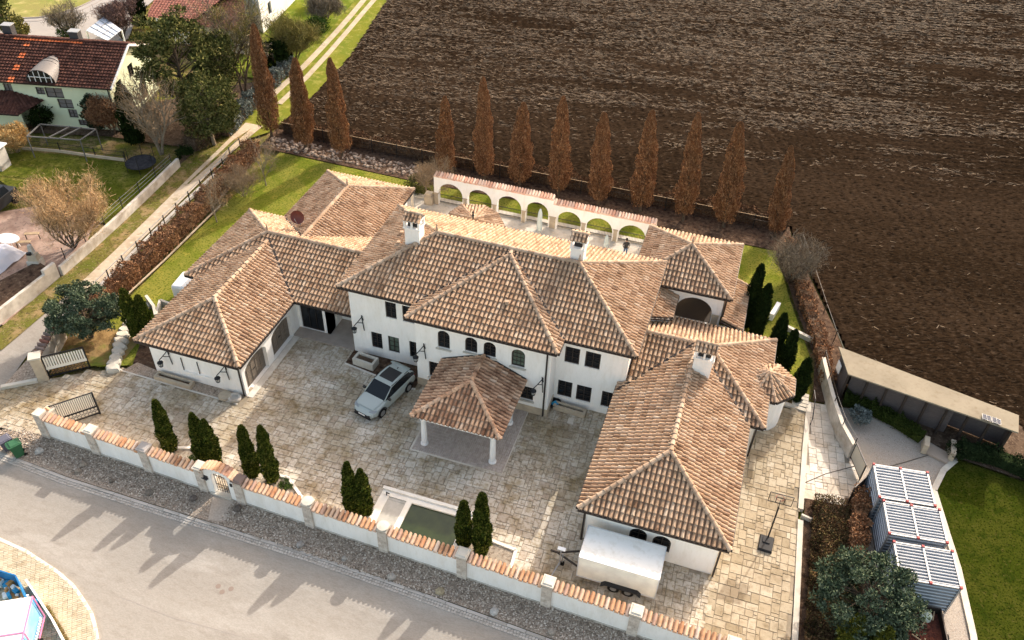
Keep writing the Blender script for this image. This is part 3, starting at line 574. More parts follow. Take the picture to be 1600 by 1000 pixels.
def window(parent, fn, loop, sill=False, cols=2, rows=3, depth=.12, glass=None, fw=.07, fmat=None, name='window', shut=False):
    mb = MB(); inn = inset(loop, fw); n = len(loop)
    tess(mb, [loop, inn], lambda a, z: fn(a, z, depth-.05))
    for i in range(n):
        a, b = inn[i], inn[(i+1) % n]; mb.face([fn(*a, depth-.05), fn(*b, depth-.05), fn(*b, depth+.03), fn(*a, depth+.03)])
    x0, x1 = min(p[0] for p in inn), max(p[0] for p in inn); z0, z1 = min(p[1] for p in inn), max(p[1] for p in inn)
    arch = n > 4; r = (x1-x0)/2; top = lambda x: (z1-r+math.sqrt(max(0, r*r-(x-(x0+x1)/2)**2))) if arch else z1
    for c in range(1, cols):
        x = x0+(x1-x0)*c/cols; wd = .05 if (cols == 2 or c*2 == cols) else .025
        mb.bar(fn(x, z0, depth-.035), fn(x, top(x), depth-.035), wd, .03)
    for q in range(1, rows):
        z = z0+(z1-z0)*q/rows; xa, xb = x0, x1
        if arch and z > z1-r: hw = math.sqrt(max(0, r*r-(z-z1+r)**2)); xa, xb = (x0+x1)/2-hw, (x0+x1)/2+hw
        mb.bar(fn(xa, z, depth-.03), fn(xb, z, depth-.03), .025, .025)
    f = mb.build(name, fmat or DARKWOOD, parent)
    g = MB(); tess(g, [loop], lambda a, z: fn(a, z, depth)); g.build('pane', glass or GLASS, f)
    if sill:
        g = MB(); X0, X1, Z0 = min(p[0] for p in loop)-.1, max(p[0] for p in loop)+.1, min(p[1] for p in loop)
        g.bar(fn(X0, Z0-.04, -.03), fn(X1, Z0-.04, -.03), .22, .07); g.build('sill', SANDL, f)
    return f
# main body
wb = MB(); X0, X1, Y0, Y1 = -22.02, -3.62, 37.73, 46.5
mw = [((-19.48,-18.72,3.78,5.12),0),((-18.3,-17.5,3.78,5.12),0),((-20.68,-19.9,.78,2.17),0),((-19.47,-18.68,.78,2.17),1),((-17.95,-17.25,.75,2.17),0),
      ((-7.53,-6.6,3.66,4.97),0),((-6.25,-5.3,3.66,4.97),0),((-7.78,-6.85,.65,2.02),0),((-6.56,-5.6,.65,2.0),0),((-4.93,-4.1,.65,2.0),0)]
loops = [(arch_loop(a-X0, b-X0, c, d, False), g) for (a,b,c,d), g in mw]
fn, N_ = wall(wb, (X0,Y0), (X1,Y0), 0, Mz-.04, [l for l, g in loops])
for l, g in loops: window(villa, fn, l, rows=3, cols=2, glass=GLASSG if g else None)
wall(wb, (X1,Y0), (X1,Y1), 0, Mz-.04); wall(wb, (X1,Y1), (X0,Y1), 0, Mz-.04); wall(wb, (X0,Y1), (X0,Y0), 0, Mz-.04)
# projecting bay
X0, X1, Y0, Y1 = -16.77, -8.03, 36.25, 37.73
pw = [((-15.3,-14.5,3.75,5.2),1,0),((-13.5,-12.7,3.98,5.2),1,0),((-12.3,-11.5,3.98,5.18),1,0),((-10.5,-9.64,3.72,5.15),1,1),((-15.95,-15.05,1.0,2.33),0,0),((-9.84,-8.98,1.08,2.23),0,0)]
loops = [(arch_loop(a-X0, b-X0, c, d, ar), g) for (a,b,c,d), ar, g in pw]; dl = arch_loop(-13.3-X0, -11.3-X0, .05, 2.5, True, .5)
fn, N_ = wall(wb, (X0,Y0), (X1,Y0), 0, Mz-.05, [l for l, g in loops]+[dl], reveal=.22)
for l, g in loops: window(villa, fn, l, sill=True, rows=4, cols=3 if g else 2, glass=GLASSG if g else None, depth=.15)
dr = window(villa, fn, dl, cols=2, rows=2, depth=.2, glass=DARKWOOD, name='front_door', fw=.1)
wall(wb, (X1,Y0), (X1,Y1), 0, Mz-.05); wall(wb, (X0,Y1), (X0,Y0), 0, Mz-.05)
wb.build('wall', PLASTER, villa)
sb = MB()
for a, b in ((X0,-13.5),(-11.1,X1)):
    sb = MB(); sb.box((a+b)/2, Y0-.02, 0, abs(b-a)+.04, .05, .62); xe = X0-.01 if a == X0 else X1+.01; sb.box(xe, 37.0, 0, .05, 1.5, .62); sb.build('plinth', SAND, villa)
# right wing walls
wb = MB(); X0, X1, Y0, Y1 = -3.59, 3.53, 28.2, 37.2
lp = [arch_loop(-1.15-X0, -.2-X0, .9, 2.15), arch_loop(.12-X0, 1.1-X0, .8, 2.08)]
fn, N_ = wall(wb, (X0,Y0), (X1,Y0), 0, zl-.04, lp)
for l in lp: window(villa, fn, l, rows=3, cols=2)
lp = [arch_loop(2.0, 3.1, .9, 2.2, False), arch_loop(5.6, 6.7, 0.05, 2.2, False)]
fn, N_ = wall(wb, (X1,Y0), (X1,Y1), 0, zl-.04, lp)
for l in lp: window(villa, fn, l)
wall(wb, (X0,Y1+.6), (X0,Y0), 0, zl-.04)
for p, q in (((3.53,37.25),(4.42,37.25)),((4.42,37.25),(4.42,44.5)),((4.42,44.5),(-3.5,44.5))): wall(wb, p, q, 0, zl-.05)
pts2 = [(tc[0]+1.42*math.cos(R(a)), tc[1]+1.42*math.sin(R(a))) for a in range(-90, 91, 20)]
for p, q in zip(pts2[:-1], pts2[1:]): wall(wb, p, q, 0, 2.95)
for p, q in (((-3.5,42.6),(-2.05,43.7)),((-2.05,43.7),(-2.05,46.4))): wall(wb, p, q, 2.5, 4.2)
for p, q in (((1.1,45.45),(2.45,45.45)),((2.45,45.45),(2.45,50)),((2.45,50),(1.1,50))): wall(wb, p, q, 0, 2.9)
wb.build('wall', PLASTER, villa)
# tower with open arches
wb = MB(); X0, X1, Y0, Y1 = -4.6, 1.12, 45.8, 51.35
al = arch_loop(-1.85-X0, .52-X0, 2.3, 4.45, True, 1.05, 14)
wall(wb, (X0,Y0), (X1,Y0), 0, tz-.05, [al], reveal=.35)
e1 = arch_loop(1.6, 4.0, 2.3, 4.45, True, 1.05, 14); wall(wb, (X1,Y0), (X1,Y1), 0, tz-.05, [e1], reveal=.35)
n1 = arch_loop(1.6, 4.2, .4, 4.4, True, 1.1, 14); wall(wb, (X1,Y1), (X0,Y1), 0, tz-.05, [n1], reveal=.35); wall(wb, (X0,Y1), (X0,Y0), 0, tz-.05)
wb.box((X0+X1)/2, (Y0+Y1)/2, 2.05, X1-X0-.5, Y1-Y0-.5, .15, 0, 1)
wb.build('tower_wall', [PLASTER, mat('shaded_loggia_floor', (.07,.055,.045), .8)], villa)  # floor colour darkened to imitate the shade inside the loggia
for xe in (-2.1, .78): sb = MB(); sb.box(xe, 45.77, 3.2, .46, .08, .22); sb.box(xe, 45.77, 2.3, .4, .06, .9); sb.build('arch_impost', SAND, villa)
# garage wing walls
wb = MB(); X0, X1, Y0, Y1 = -33.3, -26.65, 31.55, 38.9
wall(wb, (X0,Y0), (X1,Y0), 0, zl-.04)
g1 = arch_loop(.30, 2.85, .03, 2.25, True, .55, 12); g2 = arch_loop(3.55, 6.05, .03, 2.25, True, .55, 12)
fn, N_ = wall(wb, (X1,Y0), (X1,Y1), 0, zl-.04, [g1, g2], reveal=.3)
wall(wb, (X0,41), (X0,Y0), 0, zl-.04)
for p, q in (((-34.2,38.3),(-33.3,38.3)),((-34.2,45.9),(-34.2,38.3)),((-31.3,45.9),(-34.2,45.9)),((-31.3,53.05),(-31.3,45.9)),((-24.65,53.05),(-31.3,53.05)),((-24.65,46),(-24.65,53.05))): wall(wb, p, q, 0, zl-.05)
for i, gl in enumerate((g1, g2)):
    mb = MB(); tess(mb, [gl], lambda a, z: fn(a, z, .27))
    xa, xb = min(p[0] for p in gl), max(p[0] for p in gl)
    for k in range(1, 8): z = .03+k*.28; hw = .02 if z < 1.7 else (z-1.7)*.9; mb.bar(fn(xa+hw, z, .255), fn(xb-hw, z, .255), .02, .02)
    for k in range(1, 5): x = xa+(xb-xa)*k/5; mb.bar(fn(x, .1, .25), fn(x, 1.7, .25), .03, .03)
    d = mb.build('garage_door', DOORG, villa); mb = MB(); mb.bar(fn((xa+xb)/2-.1, 1.0, .22), fn((xa+xb)/2+.1, 1.0, .22), .04); mb.build('handle', IRON, d)
# recessed entrance between garage and main house
l1 = arch_loop(.25, 1.95, .16, 2.45, False)
fn, N_ = wall(wb, (-26.65,38.55), (-24.25,38.55), 0, zl-.04, [l1])
window(villa, fn, l1, cols=3, rows=1, depth=.14, name='sliding_door', fw=.06)
wb.box(-24.37, 38.95, .1, .24, .8, 2.9); wall(wb, (-24.25,38.55), (-24.25,40.3), 0, zl-.04)
l2 = arch_loop(.9, 1.75, .16, 2.2, False); fn, N_ = wall(wb, (-24.25,40.3), (-22.02,40.3), 0, zl-.04, [l2]); window(villa, fn, l2, cols=1, rows=1, glass=DARKWOOD, name='side_door')
wb.build('wall', PLASTER, villa)
mb = MB(); mb.box(-24.35, 39.0, 0, 4.55, 2.7, .15); mb.build('doorstep', mat('pinkish_step', (.40,.34,.29), .85, var=(.33,.28,.24), var_scale=2), villa)
mb = MB(); mb.box(-26.40, 34.8, 0, .42, 6.6, .045); mb.build('threshold', KERBL, villa)
# two thin dark upright bars and a white ledge on the garage wall
mb = MB()
for x in (-31.0, -29.83): mb = MB(); mb.bar((x, 31.5, .95), (x, 31.5, 2.0), .04); mb.build('dark_rod', IRON, villa)
mb = MB(); mb.box(-29.9, 31.5, .82, 2.3, .14, .07); mb.build('ledge', PLASTER, villa)
# downpipes
for pts in ([(-8.25,36.14,5.7),(-8.25,36.14,.1)], [(-26.75,31.44,2.85),(-26.75,31.44,.05)], [(3.6,28.1,2.8),(3.6,28.1,.05)], [(-3.66,28.05,2.9),(-3.66,28.05,.05)], [(3.62,37.1,2.85),(3.62,36.9,.05)], [(1.25,45.6,5.0),(1.25,45.6,2.9)], [(4.5,37.1,2.9),(4.5,37.2,.05)]):
    mb = MB(); mb.tube(pts, .055, 8); mb.build('downpipe', GUT, villa)
# finials
for p in ((-17.55,42.07,8.05),(-30.4,42.1,4.95),(xm,49.72,4.75),(-1.76,48.6,6.65),(-8.05,42.07,8.05)):
    mb = MB(); mb.lathe(p[0], p[1], [(.10,p[2]),(.07,p[2]+.2),(.11,p[2]+.3),(.04,p[2]+.45),(.06,p[2]+.55),(.01,p[2]+.68)], 8); mb.build('finial', RIDGE, villa)
# portico
ph = 2.75; px0, px1, py0 = -14.98, -9.48, 31.1; pz = 2.8; pa = (-12.23, py0+ph, pz+K*ph); pe = (-12.23, 36.2, pz+K*ph)
roof([[(px0,py0,pz),(px1,py0,pz),pa],[(px0,py0,pz),pa,pe,(px0,36.2,pz)],[(px1,py0,pz),(px1,36.2,pz),pe,pa]], [((px0,py0,pz),pa),((px1,py0,pz),pa),(pa,pe)], [],
     soffit=(px0+.15,px1-.15,py0+.15,36.2), ze=pz, mats=[TILE_P, PAN, TILE_P, GUT, PLASTER], name='portico_roof')
mb = MB(); mb.bar((px0,36.17,pz+.1),(pe[0],36.17,pe[2]+.1), .1); mb.bar((pe[0],36.17,pe[2]+.1),(px1,36.17,pz+.1), .1); mb.build('flashing', GUT, villa)
mb = MB()
for a, b in (((-14.55,31.55,2.5),(-9.9,31.55,2.5)),((-14.55,31.55,2.5),(-14.55,36.2,2.5)),((-9.9,31.55,2.5),(-9.9,36.2,2.5))): mb.bar(a, b, .30, .34)
mb.build('portico_beam', PLASTER, villa)
for x, y in ((-14.42,31.6),(-10.05,31.6),(-10.05,34.9),(-14.42,34.9)):
    mb = MB(); mb.lathe(x, y, [(.24,.06),(.24,.16),(.18,.2),(.185,.9),(.16,2.15),(.22,2.25),(.22,2.34)], 18); mb.build('column', WHITEP, villa, smooth=False)
    
struct(paving('porch_paving', [(-15.0,30.95),(-9.3,30.95),(-9.3,36.2),(-15.0,36.2)], 0, .115, mat('porch_brick', (.3,.25,.21), .85, island=[(.37,.31,.27),(.42,.355,.305),(.47,.40,.35)]), .045, .006, [(1,2)]))
sheet('porch_base', [(-15.12,30.85),(-9.2,30.85),(-9.2,36.2),(-15.12,36.2)], .05, STONE3, th=.05)
# chimneys (part of the house) with tiled caps
def chimney(x, y, zb, zt, wx, wy, openings=2):
    c = MB(); zt2 = zt-.62
    c.box(x, y, zb, wx, wy, zt2-zb)
    c.box(x, y, zt2, wx+.14, wy+.14, .10)
    for sx in (-1, 0, 1) if openings == 2 else (-1, 1):
        for sy in (-1, 1): c.box(x+sx*(wx/2-.02), y+sy*(wy/2-.02), zt2+.1, .12, .12, .48)
    c.box(x, y, zt2+.58, wx+.12, wy+.12, .08)
    o = c.build('chimney', PLASTER, villa)
    c = MB(); c.box(x, y, zt2+.1, wx-.35, wy-.35, .32); c.build('flue', BLACKP, o)
    m = MB(); e = .10; z0 = zt2+.66; hw, hd = wx/2+e, wy/2+e
    tiled(m, [(x-hw,y-hd,z0),(x+hw,y-hd,z0),(x+hw,y,z0+.30),(x-hw,y,z0+.30)], pitch=.24, row=.34, r=.10); tiled(m, [(x+hw,y+hd,z0),(x-hw,y+hd,z0),(x-hw,y,z0+.30),(x+hw,y,z0+.30)], pitch=.24, row=.34, r=.10)
    ridge(m, (x-hw,y,z0+.28), (x+hw,y,z0+.28), 2, .11); m.build('cap', [TILE, PAN, RIDGE], o)
    m = MB(); m.box(x, y, zb-.05, wx+.12, wy+.12, .45); m.build('lead_flashing', GUT, o)
chimney(-18.85, 41.45, 6.9, 9.25, 1.0, .85); chimney(-8.32, 42.75, 7.2, 9.45, .85, .8, 1); chimney(.62, 38.9, 3.6, 6.35, 1.1, .85)
mb = MB()
for px, py in ((614,354),(621,370),(1196,380)): 
    pass
for (x, y, z) in ((-20.3,42.6,6.86),(-19.95,41.3,7.0),(-11.5,38.2,6.78)): mb = MB(); mb.box(x, y, z, .22, .22, .26, .3); mb.build('vent_tile', RIDGE, villa)

# ------------------------------------------------------------------ arcade wall
def coping(mb, p0, p1, z, depth=.62, pitch=.235, r=.125, mi=0, slope=.16):
    p0, p1 = Vector((*p0, 0)), Vector((*p1, 0)); U = (p1-p0).normalized(); L = (p1-p0).length; N = Vector((U.y, -U.x, 0)); n = max(1, int(L/pitch)); pt = L/n
    for k in range(n):
        c = p0+U*(k+.5)*pt; rr = r*random.uniform(.93,1.06); j = random.uniform(-.02,.02); dz = random.uniform(-.012,.015); vs = []
        for d, zz in ((depth/2, -slope/2), (-depth/2, slope/2)):
            for q in range(7):
                a = math.pi*q/6; vs.append(c+N*(d+j)-U*math.cos(a)*rr*(1 if d > 0 else .85)+Vector((0,0,z+zz+dz+.0+math.sin(a)*rr*1.4)))
        mb.mesh(vs, [(q, q+1, q+8, q+7) for q in range(6)]+[tuple(range(7))], mi)
    c = (p0+p1)/2; mb.bar(p0+Vector((0,0,z-.02)), p1+Vector((0,0,z-.02)), depth-.14, .10, 1)
arc = thing('arcade_wall', 'white free-standing garden arcade of seven round arches with tiled top', 'arcade', (-14.3, 56.4, 0))
spans = [(-23.3,-21.15,2.3),(-20.72,-18.6,2.3),(-18.14,-16.05,2.28),(-15.66,-13.75,2.26),(-13.0,-11.0,1.98),(-10.6,-8.4,1.95),(-7.92,-5.7,1.92)]
YA = 56.4
for (xa, xb, zt_, hs) in ((-23.68,-13.38,2.82,spans[:4]), (-13.38,-5.05,2.46,spans[4:])):
    for dy, sgn in ((0,1),(.42,-1)):
        mb = MB(); loops = [arch_loop(a-xa, b-xa, .0, t, True) for a, b, t in hs]
        wall(mb, (xa,YA+dy), (xb,YA+dy), -.15, zt_, loops, reveal=.42 if sgn > 0 else .0); mb.build('wall', PLASTER, arc)
    mb = MB(); mb.box(xa+.002, YA+.21, -.1, .004, .42, zt_+.1); mb.box(xb-.002, YA+.21, -.1, .004, .42, zt_+.1); mb.build('end_face', PLASTER, arc)
    mb = MB(); coping(mb, (xa,YA+.21), (xb,YA+.21), zt_+.0, .52); mb.build('coping', [COPE_P, PAN], arc)
for i, x in enumerate([-23.5]+[(spans[k][1]+spans[k+1][0])/2 for k in range(6)]+[-5.38]):
    ww = {0:.36, 4:.50, 7:.5}.get(i, .30); mb = MB(); mb.box(x, YA+.21, .0, ww, .47, 1.12); mb.box(x, YA+.21, 1.12, ww+.1, .52, .10); mb.build('column', SAND, arc)
ir0 = None
for a, b, t in spans:
    loc = ((a+b)/2, YA+.30, 0)
    if ir0 is None:
        ir0 = thing('iron_railing', 'low black iron railing filling the leftmost arch of the arcade', 'railing', loc, 'railings in the arcade arches'); mb = MB()
        for z in (.25, .95): mb.bar((loc[0]-1.06, loc[1], z), (loc[0]+1.06, loc[1], z), .035)
        mb.build('rail', IRON, ir0); mb = MB()
        for k in range(18): x = loc[0]-1.02+k*.12; mb.bar((x, loc[1], .1), (x, loc[1], .95), .016)
        mb.build('baluster', IRON, ir0)
    else:
        k = [s[0] for s in spans].index(a)+1
        dup(ir0, loc, 0, ((b-a)/2.15,1,1), 'low black iron railing in the %s arch of the arcade counted from the left' % ['','','second','third','fourth','fifth','sixth','seventh'][k])

# ------------------------------------------------------------------ garden wall to the road
gw = thing('garden_wall', 'long white rendered boundary wall with orange tile coping and stone pillars beside the road', 'wall', (-15.5, 24.0, 0))
GP = [(-36.05,24.72),(-32.4,24.62),(-28.7,24.50),(-24.95,24.36),(-22.45,24.28),(-18.1,24.14),(-13.6,24.0),(-9.05,23.86),(-4.4,23.72),(.15,23.58),(4.9,23.42),(8.2,23.3)]
for i, (p, q) in enumerate(zip(GP[:-1], GP[1:])):
    if i == 3: continue
    mb = MB(); p3, q3 = Vector((*p,0)), Vector((*q,0)); d = (q3-p3).normalized(); n3 = Vector((d.y,-d.x,0))
    mb.bar(p3+Vector((0,0,.72)), q3+Vector((0,0,.72)), .28, 1.9); mb.build('wall_panel', WALLW, gw)
    mb = MB(); mb.bar(p3+n3*.02+Vector((0,0,.0)), q3+n3*.02+Vector((0,0,.0)), .34, .22); mb.build('plinth', CONC, gw)
    mb = MB(); coping(mb, (p3+d*.28)[:2], (q3-d*.28)[:2], 1.70, .56, .25, .108); mb.build('coping', [COPE, PAN], gw)
BRK = [PIL, SANDL, mat('grey_cap_stone', (.36,.33,.31), .85), mat('dark_cap_stone', (.20,.15,.13), .85)]
for i, (x, y) in enumerate(GP[:-1]):
    mb = MB(); hh = 1.92; nc = 9
    for k in range(nc):
        z = hh*k/nc; o = (k % 2)*.13
        for sx in (-1, 1):
            w1 = .22+(o if sx > 0 else .13-o)*.8
            mb.box(x+sx*(.27-w1/2), y, z+.006, w1-.012, .54, hh/nc-.012, R(-1.8), 0)
    mb.box(x, y, 0, .50, .50, hh, R(-1.8), 0)
    pl = mb.build('pillar', PIL, gw)
    mb = MB()
    if i in (5, 6): mb.box(x, y, hh, .60, .60, .05, 0); mb.lathe(x, y, [(.30,hh+.05),(.34,hh+.12),(.33,hh+.17),(.12,hh+.21),(.0,hh+.215)], 20)
    elif i == 0: mb.box(x, y, hh, .56, .56, .12, R(-1.8)); 
    else: mb.box(x, y, hh, .66, .66, .10, R(-1.8)); mb.box(x, y, hh+.10, .54, .54, .05, R(-1.8), 0, .8)
    mb.build('cap', {2: BRK[2], 4: BRK[3]}.get(i, SANDL), pl)
# arched gate piece
p, q = Vector((*GP[3],0)), Vector((*GP[4],0)); L = (q-p).length
mb = MB(); ol = [(0,-.05),(L,-.05),(L,1.75)]+[(L/2+math.cos(t)*L/2*.80, 1.72+math.sin(t)*.62) for t in [math.pi*k/12 for k in range(1,12)]]+[(0,1.75)]
gl = arch_loop(.72, 1.80, .0, 1.98, True, .45, 12)
fn, N3 = wall(mb, (p[0],p[1]-.15), (q[0],q[1]-.15), 0, 2, [gl], reveal=.32, outline=ol)
tess(mb, [ol, list(gl)], lambda a, z: fn(a, z, .32)); 
mb.build('gate_arch', WALLW, gw)
mb = MB()
for k in range(13):
    t = math.pi*(k+.5)/13; c = fn(L/2-math.cos(t)*L/2*.82, 1.78+math.sin(t)*.62, .16); tn = Vector((math.sin(t)*1, 0, math.cos(t)*.62/(L/2*.82))).normalized(); up = Vector((-tn.z, 0, tn.x)); vs = []
    for d in (.33, -.33):
        for w_ in range(6): a = math.pi*w_/5; vs.append(c+Vector((0,d,0))-tn*math.cos(a)*.125+up*math.sin(a)*.12)
    mb.mesh(vs, [(w_, w_+1, w_+7, w_+6) for w_ in range(5)])
mb.build('arch_coping', COPE, gw)
mb = MB(); 
for k in range(7): x = .78+k*.16; mb.bar(fn(x, .05, .2), fn(x, 1.62+.3*math.sin(math.pi*(k+.5)/7), .2), .022)
for z in (.08, .75, 1.5): mb.bar(fn(.74, z, .2), fn(1.78, z, .2), .03)
for k in range(5): 
    for j in range(2): mb.tube([fn(.86+k*.2+.08*math.cos(t), .28+j*.26+.1*math.sin(t), .2) for t in [2*math.pi*m/8 for m in range(9)]], .012, 4)
mb.build('wrought_gate', IRON, gw)
mb = MB(); mb.bar(fn(.18, 1.35, -.02), fn(.52, 1.28, -.02), .30, .04); mb.bar(fn(.2, 1.33, -.02), fn(.5, 1.33, -.02), .04, .3); mb.build('letter_plate', mat('dark_sign', (.05,.045,.045), .4), gw)
mb = MB(); mb.bar(fn(2.02, 1.25, -.02), fn(2.02, 1.5, -.02), .13, .05); mb.build('doorbell', IRON, gw)
x, y = (p[0]+q[0])/2, p[1]
sheet('gate_path', [at(325,812), at(352,817), at(368,776), at(334,768)], .025, mat('gate_path_brick', (.46,.39,.32), .9, var=(.36,.30,.25), var_scale=9), th=.03)
mb = MB(); x, y = at(349, 772); mb.box(x, y+.0, 0, 1.35, .5, .12, R(-2)); tag(mb.build('door_step', SANDL, origin=(x, y, 0)), 'stone step at the foot of the small arched wrought gate', 'step')

# gate pillars of the drive and the two open gate leaves
gp = thing('gate_pillar', 'pale stone gate pier with a short tile-topped wall running back beside the lane', 'gate pillar', (-39.6, 28.5, 0))
mb = MB(); mb.box(-39.65, 28.55, 0, .6, .6, 1.95, R(38)); mb.build('shaft', SAND, gp)
mb = MB(); mb.box(-39.65, 28.55, 1.95, .72, .72, .12, R(38)); mb.build('cap', SANDL, gp)
mb = MB(); mb.bar((-39.9,28.9,.8), (-41.0,32.2,.8), .3, 1.6); mb.build('side_wall', CONC, gp)
mb = MB(); coping(mb, (-39.95,29.0), (-41.0,32.2), 1.66, .5, .32, .13); mb.build('coping', [mat('dark_red_coping', (.25,.12,.09), .85, island=[(.30,.10,.06),(.20,.14,.12),(.26,.20,.17)]), PAN], gp)
mb = MB(); mb.bar((-39.8,28.2,.1), (-41.5,26.9,.1), .26, .3); mb.build('low_kerb', SANDL, gp)
sheet('gravel_triangle', [(-41.6,27.1),(-40.0,28.4),(-40.3,30.2),(-41.9,29.6)], .03, GRAVEL)
def gate_leaf(name, label, a, b, h, panel):
    t = thing(name, label, 'gate', (a[0], a[1], 0), 'wrought iron drive gates'); A_, B2 = Vector((*a, 0)), Vector((*b, 0)); up = Vector((0,0,1)); d = (B2-A_); L = d.length; d.normalize()
    mb = MB()
    for z in (.12, .72, h): mb.bar(A_+up*z, B2+up*z, .06)
    for e in (A_, B2): mb.bar(e, e+up*(h+.03), .08)
    mb.build('frame', IRON, t); mb = MB()
    for k in range(1, 22): p_ = A_+d*L*k/22; mb.bar(p_+up*.72, p_+up*h, .02)
    mb.build('bars', IRON, t); mb = MB()
    for k in range(12):
        for j in range(2):
            c = A_+d*L*(k+.5)/12+up*(.28+j*.28); mb.tube([c+d*.11*math.cos(s)+up*.12*math.sin(s) for s in [2*math.pi*m/8*(.9) for m in range(9)]], .016, 4)
    mb.build('scrollwork', IRON, t); mb = MB(); n = Vector((d.y, -d.x, 0))*panel
    wd_ = 1.04 if panel < 0 else .62
    for k in range(16): p_ = A_+d*L*(k+.5)/16+n*.05; q_ = d*(L/32*wd_); strip(mb, [(p_-q_)[:2], (p_+q_)[:2]], .02, (.95 if panel > 0 else .2), h-.1)
    strip(mb, [(A_+n*.05)[:2], (B2+n*.05)[:2]], .022, .73, .95)
    mb.build('slat_panel', mat('cream_slats', (.80,.75,.65), .7), t); return t
gate_leaf('drive_gate', 'open wrought iron gate leaf with upright cream slats beside the blue-green pine', (-39.35,28.75), (-37.55,30.35), 1.85, 1)
gate_leaf('drive_gate', 'open wrought iron gate leaf lit from behind near the left end of the white wall', (-35.95,25.3), (-34.3,27.15), 1.9, -1)
mb = MB(); x, y = -35.9, 25.2; mb.box(x, y, 0, .42, .5, 1.7); mb.box(x, y, 1.7, .55, .6, .1); mb.tube([(x-.1,y-.05,1.8),(x,y,1.95),(x+.12,y,1.82)], .1, 6, 1); tag(mb.build('gate_post', [SANDL, COPE], origin=(x,y,0)), 'short pale gate post with broken orange tile at the left end of the white wall', 'post')

# ------------------------------------------------------------------ wall lanterns
def lantern(label, x, y, z, first=[None], flip=1):
    if first[0] is not None: return dup(first[0], (x, y, z), 0, (flip,1,1), label)
    t = thing('wall_lantern', label, 'lantern', (x, y, z), 'wrought iron wall lanterns'); mb = MB()
    mb.tube([(x+.22,y-.02,z+.55),(x+.12,y-.03,z+.95),(x+.22,y-.02,z-.35)], .03, 6)
    mb.tube([(x+.2,y-.04,z+.9),(x-.05,y-.35,z+.55),(x-.25,y-.5,z+.3)], .03, 6); mb.tube([(x+.15,y-.03,z+.3),(x-.05,y-.3,z+.5)], .025, 6)
    mb.build('bracket', IRON, t); mb = MB()
    mb.lathe(x-.25, y-.5, [(.02,z+.3),(.05,z+.2),(.19,z+.1),(.2,z+.07)], 8); mb.lathe(x-.25, y-.5, [(.11,z-.26),(.13,z-.24),(.13,z-.2)], 8)
    for k in range(6): a = k*math.pi/3; mb.bar((x-.25+.18*math.cos(a), y-.5+.18*math.sin(a), z+.08), (x-.25+.12*math.cos(a), y-.5+.12*math.sin(a), z-.22), .02)
    mb.build('lamp_cage', IRON, t); mb = MB(); mb.lathe(x-.25, y-.5, [(.10,z-.2),(.155,z+.06)], 8); mb.build('lamp_glass', mat('lantern_glass', (.45,.45,.42), .2), t)
    first[0] = t; return t
lantern('left black lantern on the white garage end wall above the stone trough', -32.0, 31.5, 1.55)
lantern('right black lantern on the white garage end wall above the stone rings', -27.85, 31.5, 1.55)
lantern('black lantern on the far left of the two-storey front, above the square planter', -21.35, 37.7, 2.5)
lantern('black lantern on the left corner of the arched-window bay behind the parked car', -16.35, 36.2, 2.85)
lantern('black lantern near the right corner of the arched-window bay by the downpipe', -8.6, 36.2, 2.5)

# ------------------------------------------------------------------ yard things
def planter(label, x, y, L, W, H, rz, soil=True, m=SANDL, nm='stone_planter'):
    t = thing(nm, label, 'planter', (x, y, 0)); c, s = math.cos(rz), math.sin(rz); mb = MB()
    for ox, oy, sx, sy in ((0,-W/2+.08,L,.16),(0,W/2-.08,L,.16),(-L/2+.08,0,.16,W-.32),(L/2-.08,0,.16,W-.32)): mb.box(x+ox*c-oy*s, y+ox*s+oy*c, .04, sx, sy, H, rz)
    mb.build('trough', m, t); mb = MB(); mb.box(x, y, .04, L-.3, W-.3, H-.14, rz); mb.build('soil', EARTH, t); return t
x, y = at(565, 571); planter('square-ended pale stone planter of soil by the left front wall, next to the car', -20.75, 36.75, 1.55, .8, .55, R(-6))
planter('long low sandstone trough in the gravel under the garage end wall', -31.6, 31.05, 2.7, .55, .34, R(-1), m=SAND)
x, y = at(889, 645); planter('long low sandstone trough below the right ground-floor windows', x, y+.1, 2.1, .5, .36, R(-3), m=SAND)
x, y = at(866, 634); t = thing('washtub', 'black round tub with a blue cloth beside the drainpipe', 'tub', (x, y, 0)); mb = MB(); mb.lathe(x, y, [(.30,0.03),(.40,.34),(.43,.36),(.37,.35),(.33,.2)], 18); mb.build('tub', BLACKP, t); mb = MB(); mb.tube([(x-.15,y-.12,.24),(x+.05,y-.02,.33),(x+.25,y-.12,.28)], [.10,.15,.09], 8); mb.build('blue_cloth', BLUET, t)
x, y = at(352, 621); mb = MB(); mb.lathe(x, y, [(.38,0.04),(.42,.12),(.40,.24),(.2,.26),(.05,.24)], 20); tag(mb.build('millstone', SAND, origin=(x,y,0)), 'round grey stone disc in the gravel, left of the hollow stone ring', 'stone')
x, y = at(367, 624); mb = MB(); mb.lathe(x, y, [(.42,0.04),(.44,.15),(.40,.24),(.26,.24),(.22,.1)], 20); tag(mb.build('stone_ring', CONC, origin=(x,y,0)), 'hollow grey stone ring at the garage corner beside the downpipe', 'stone')
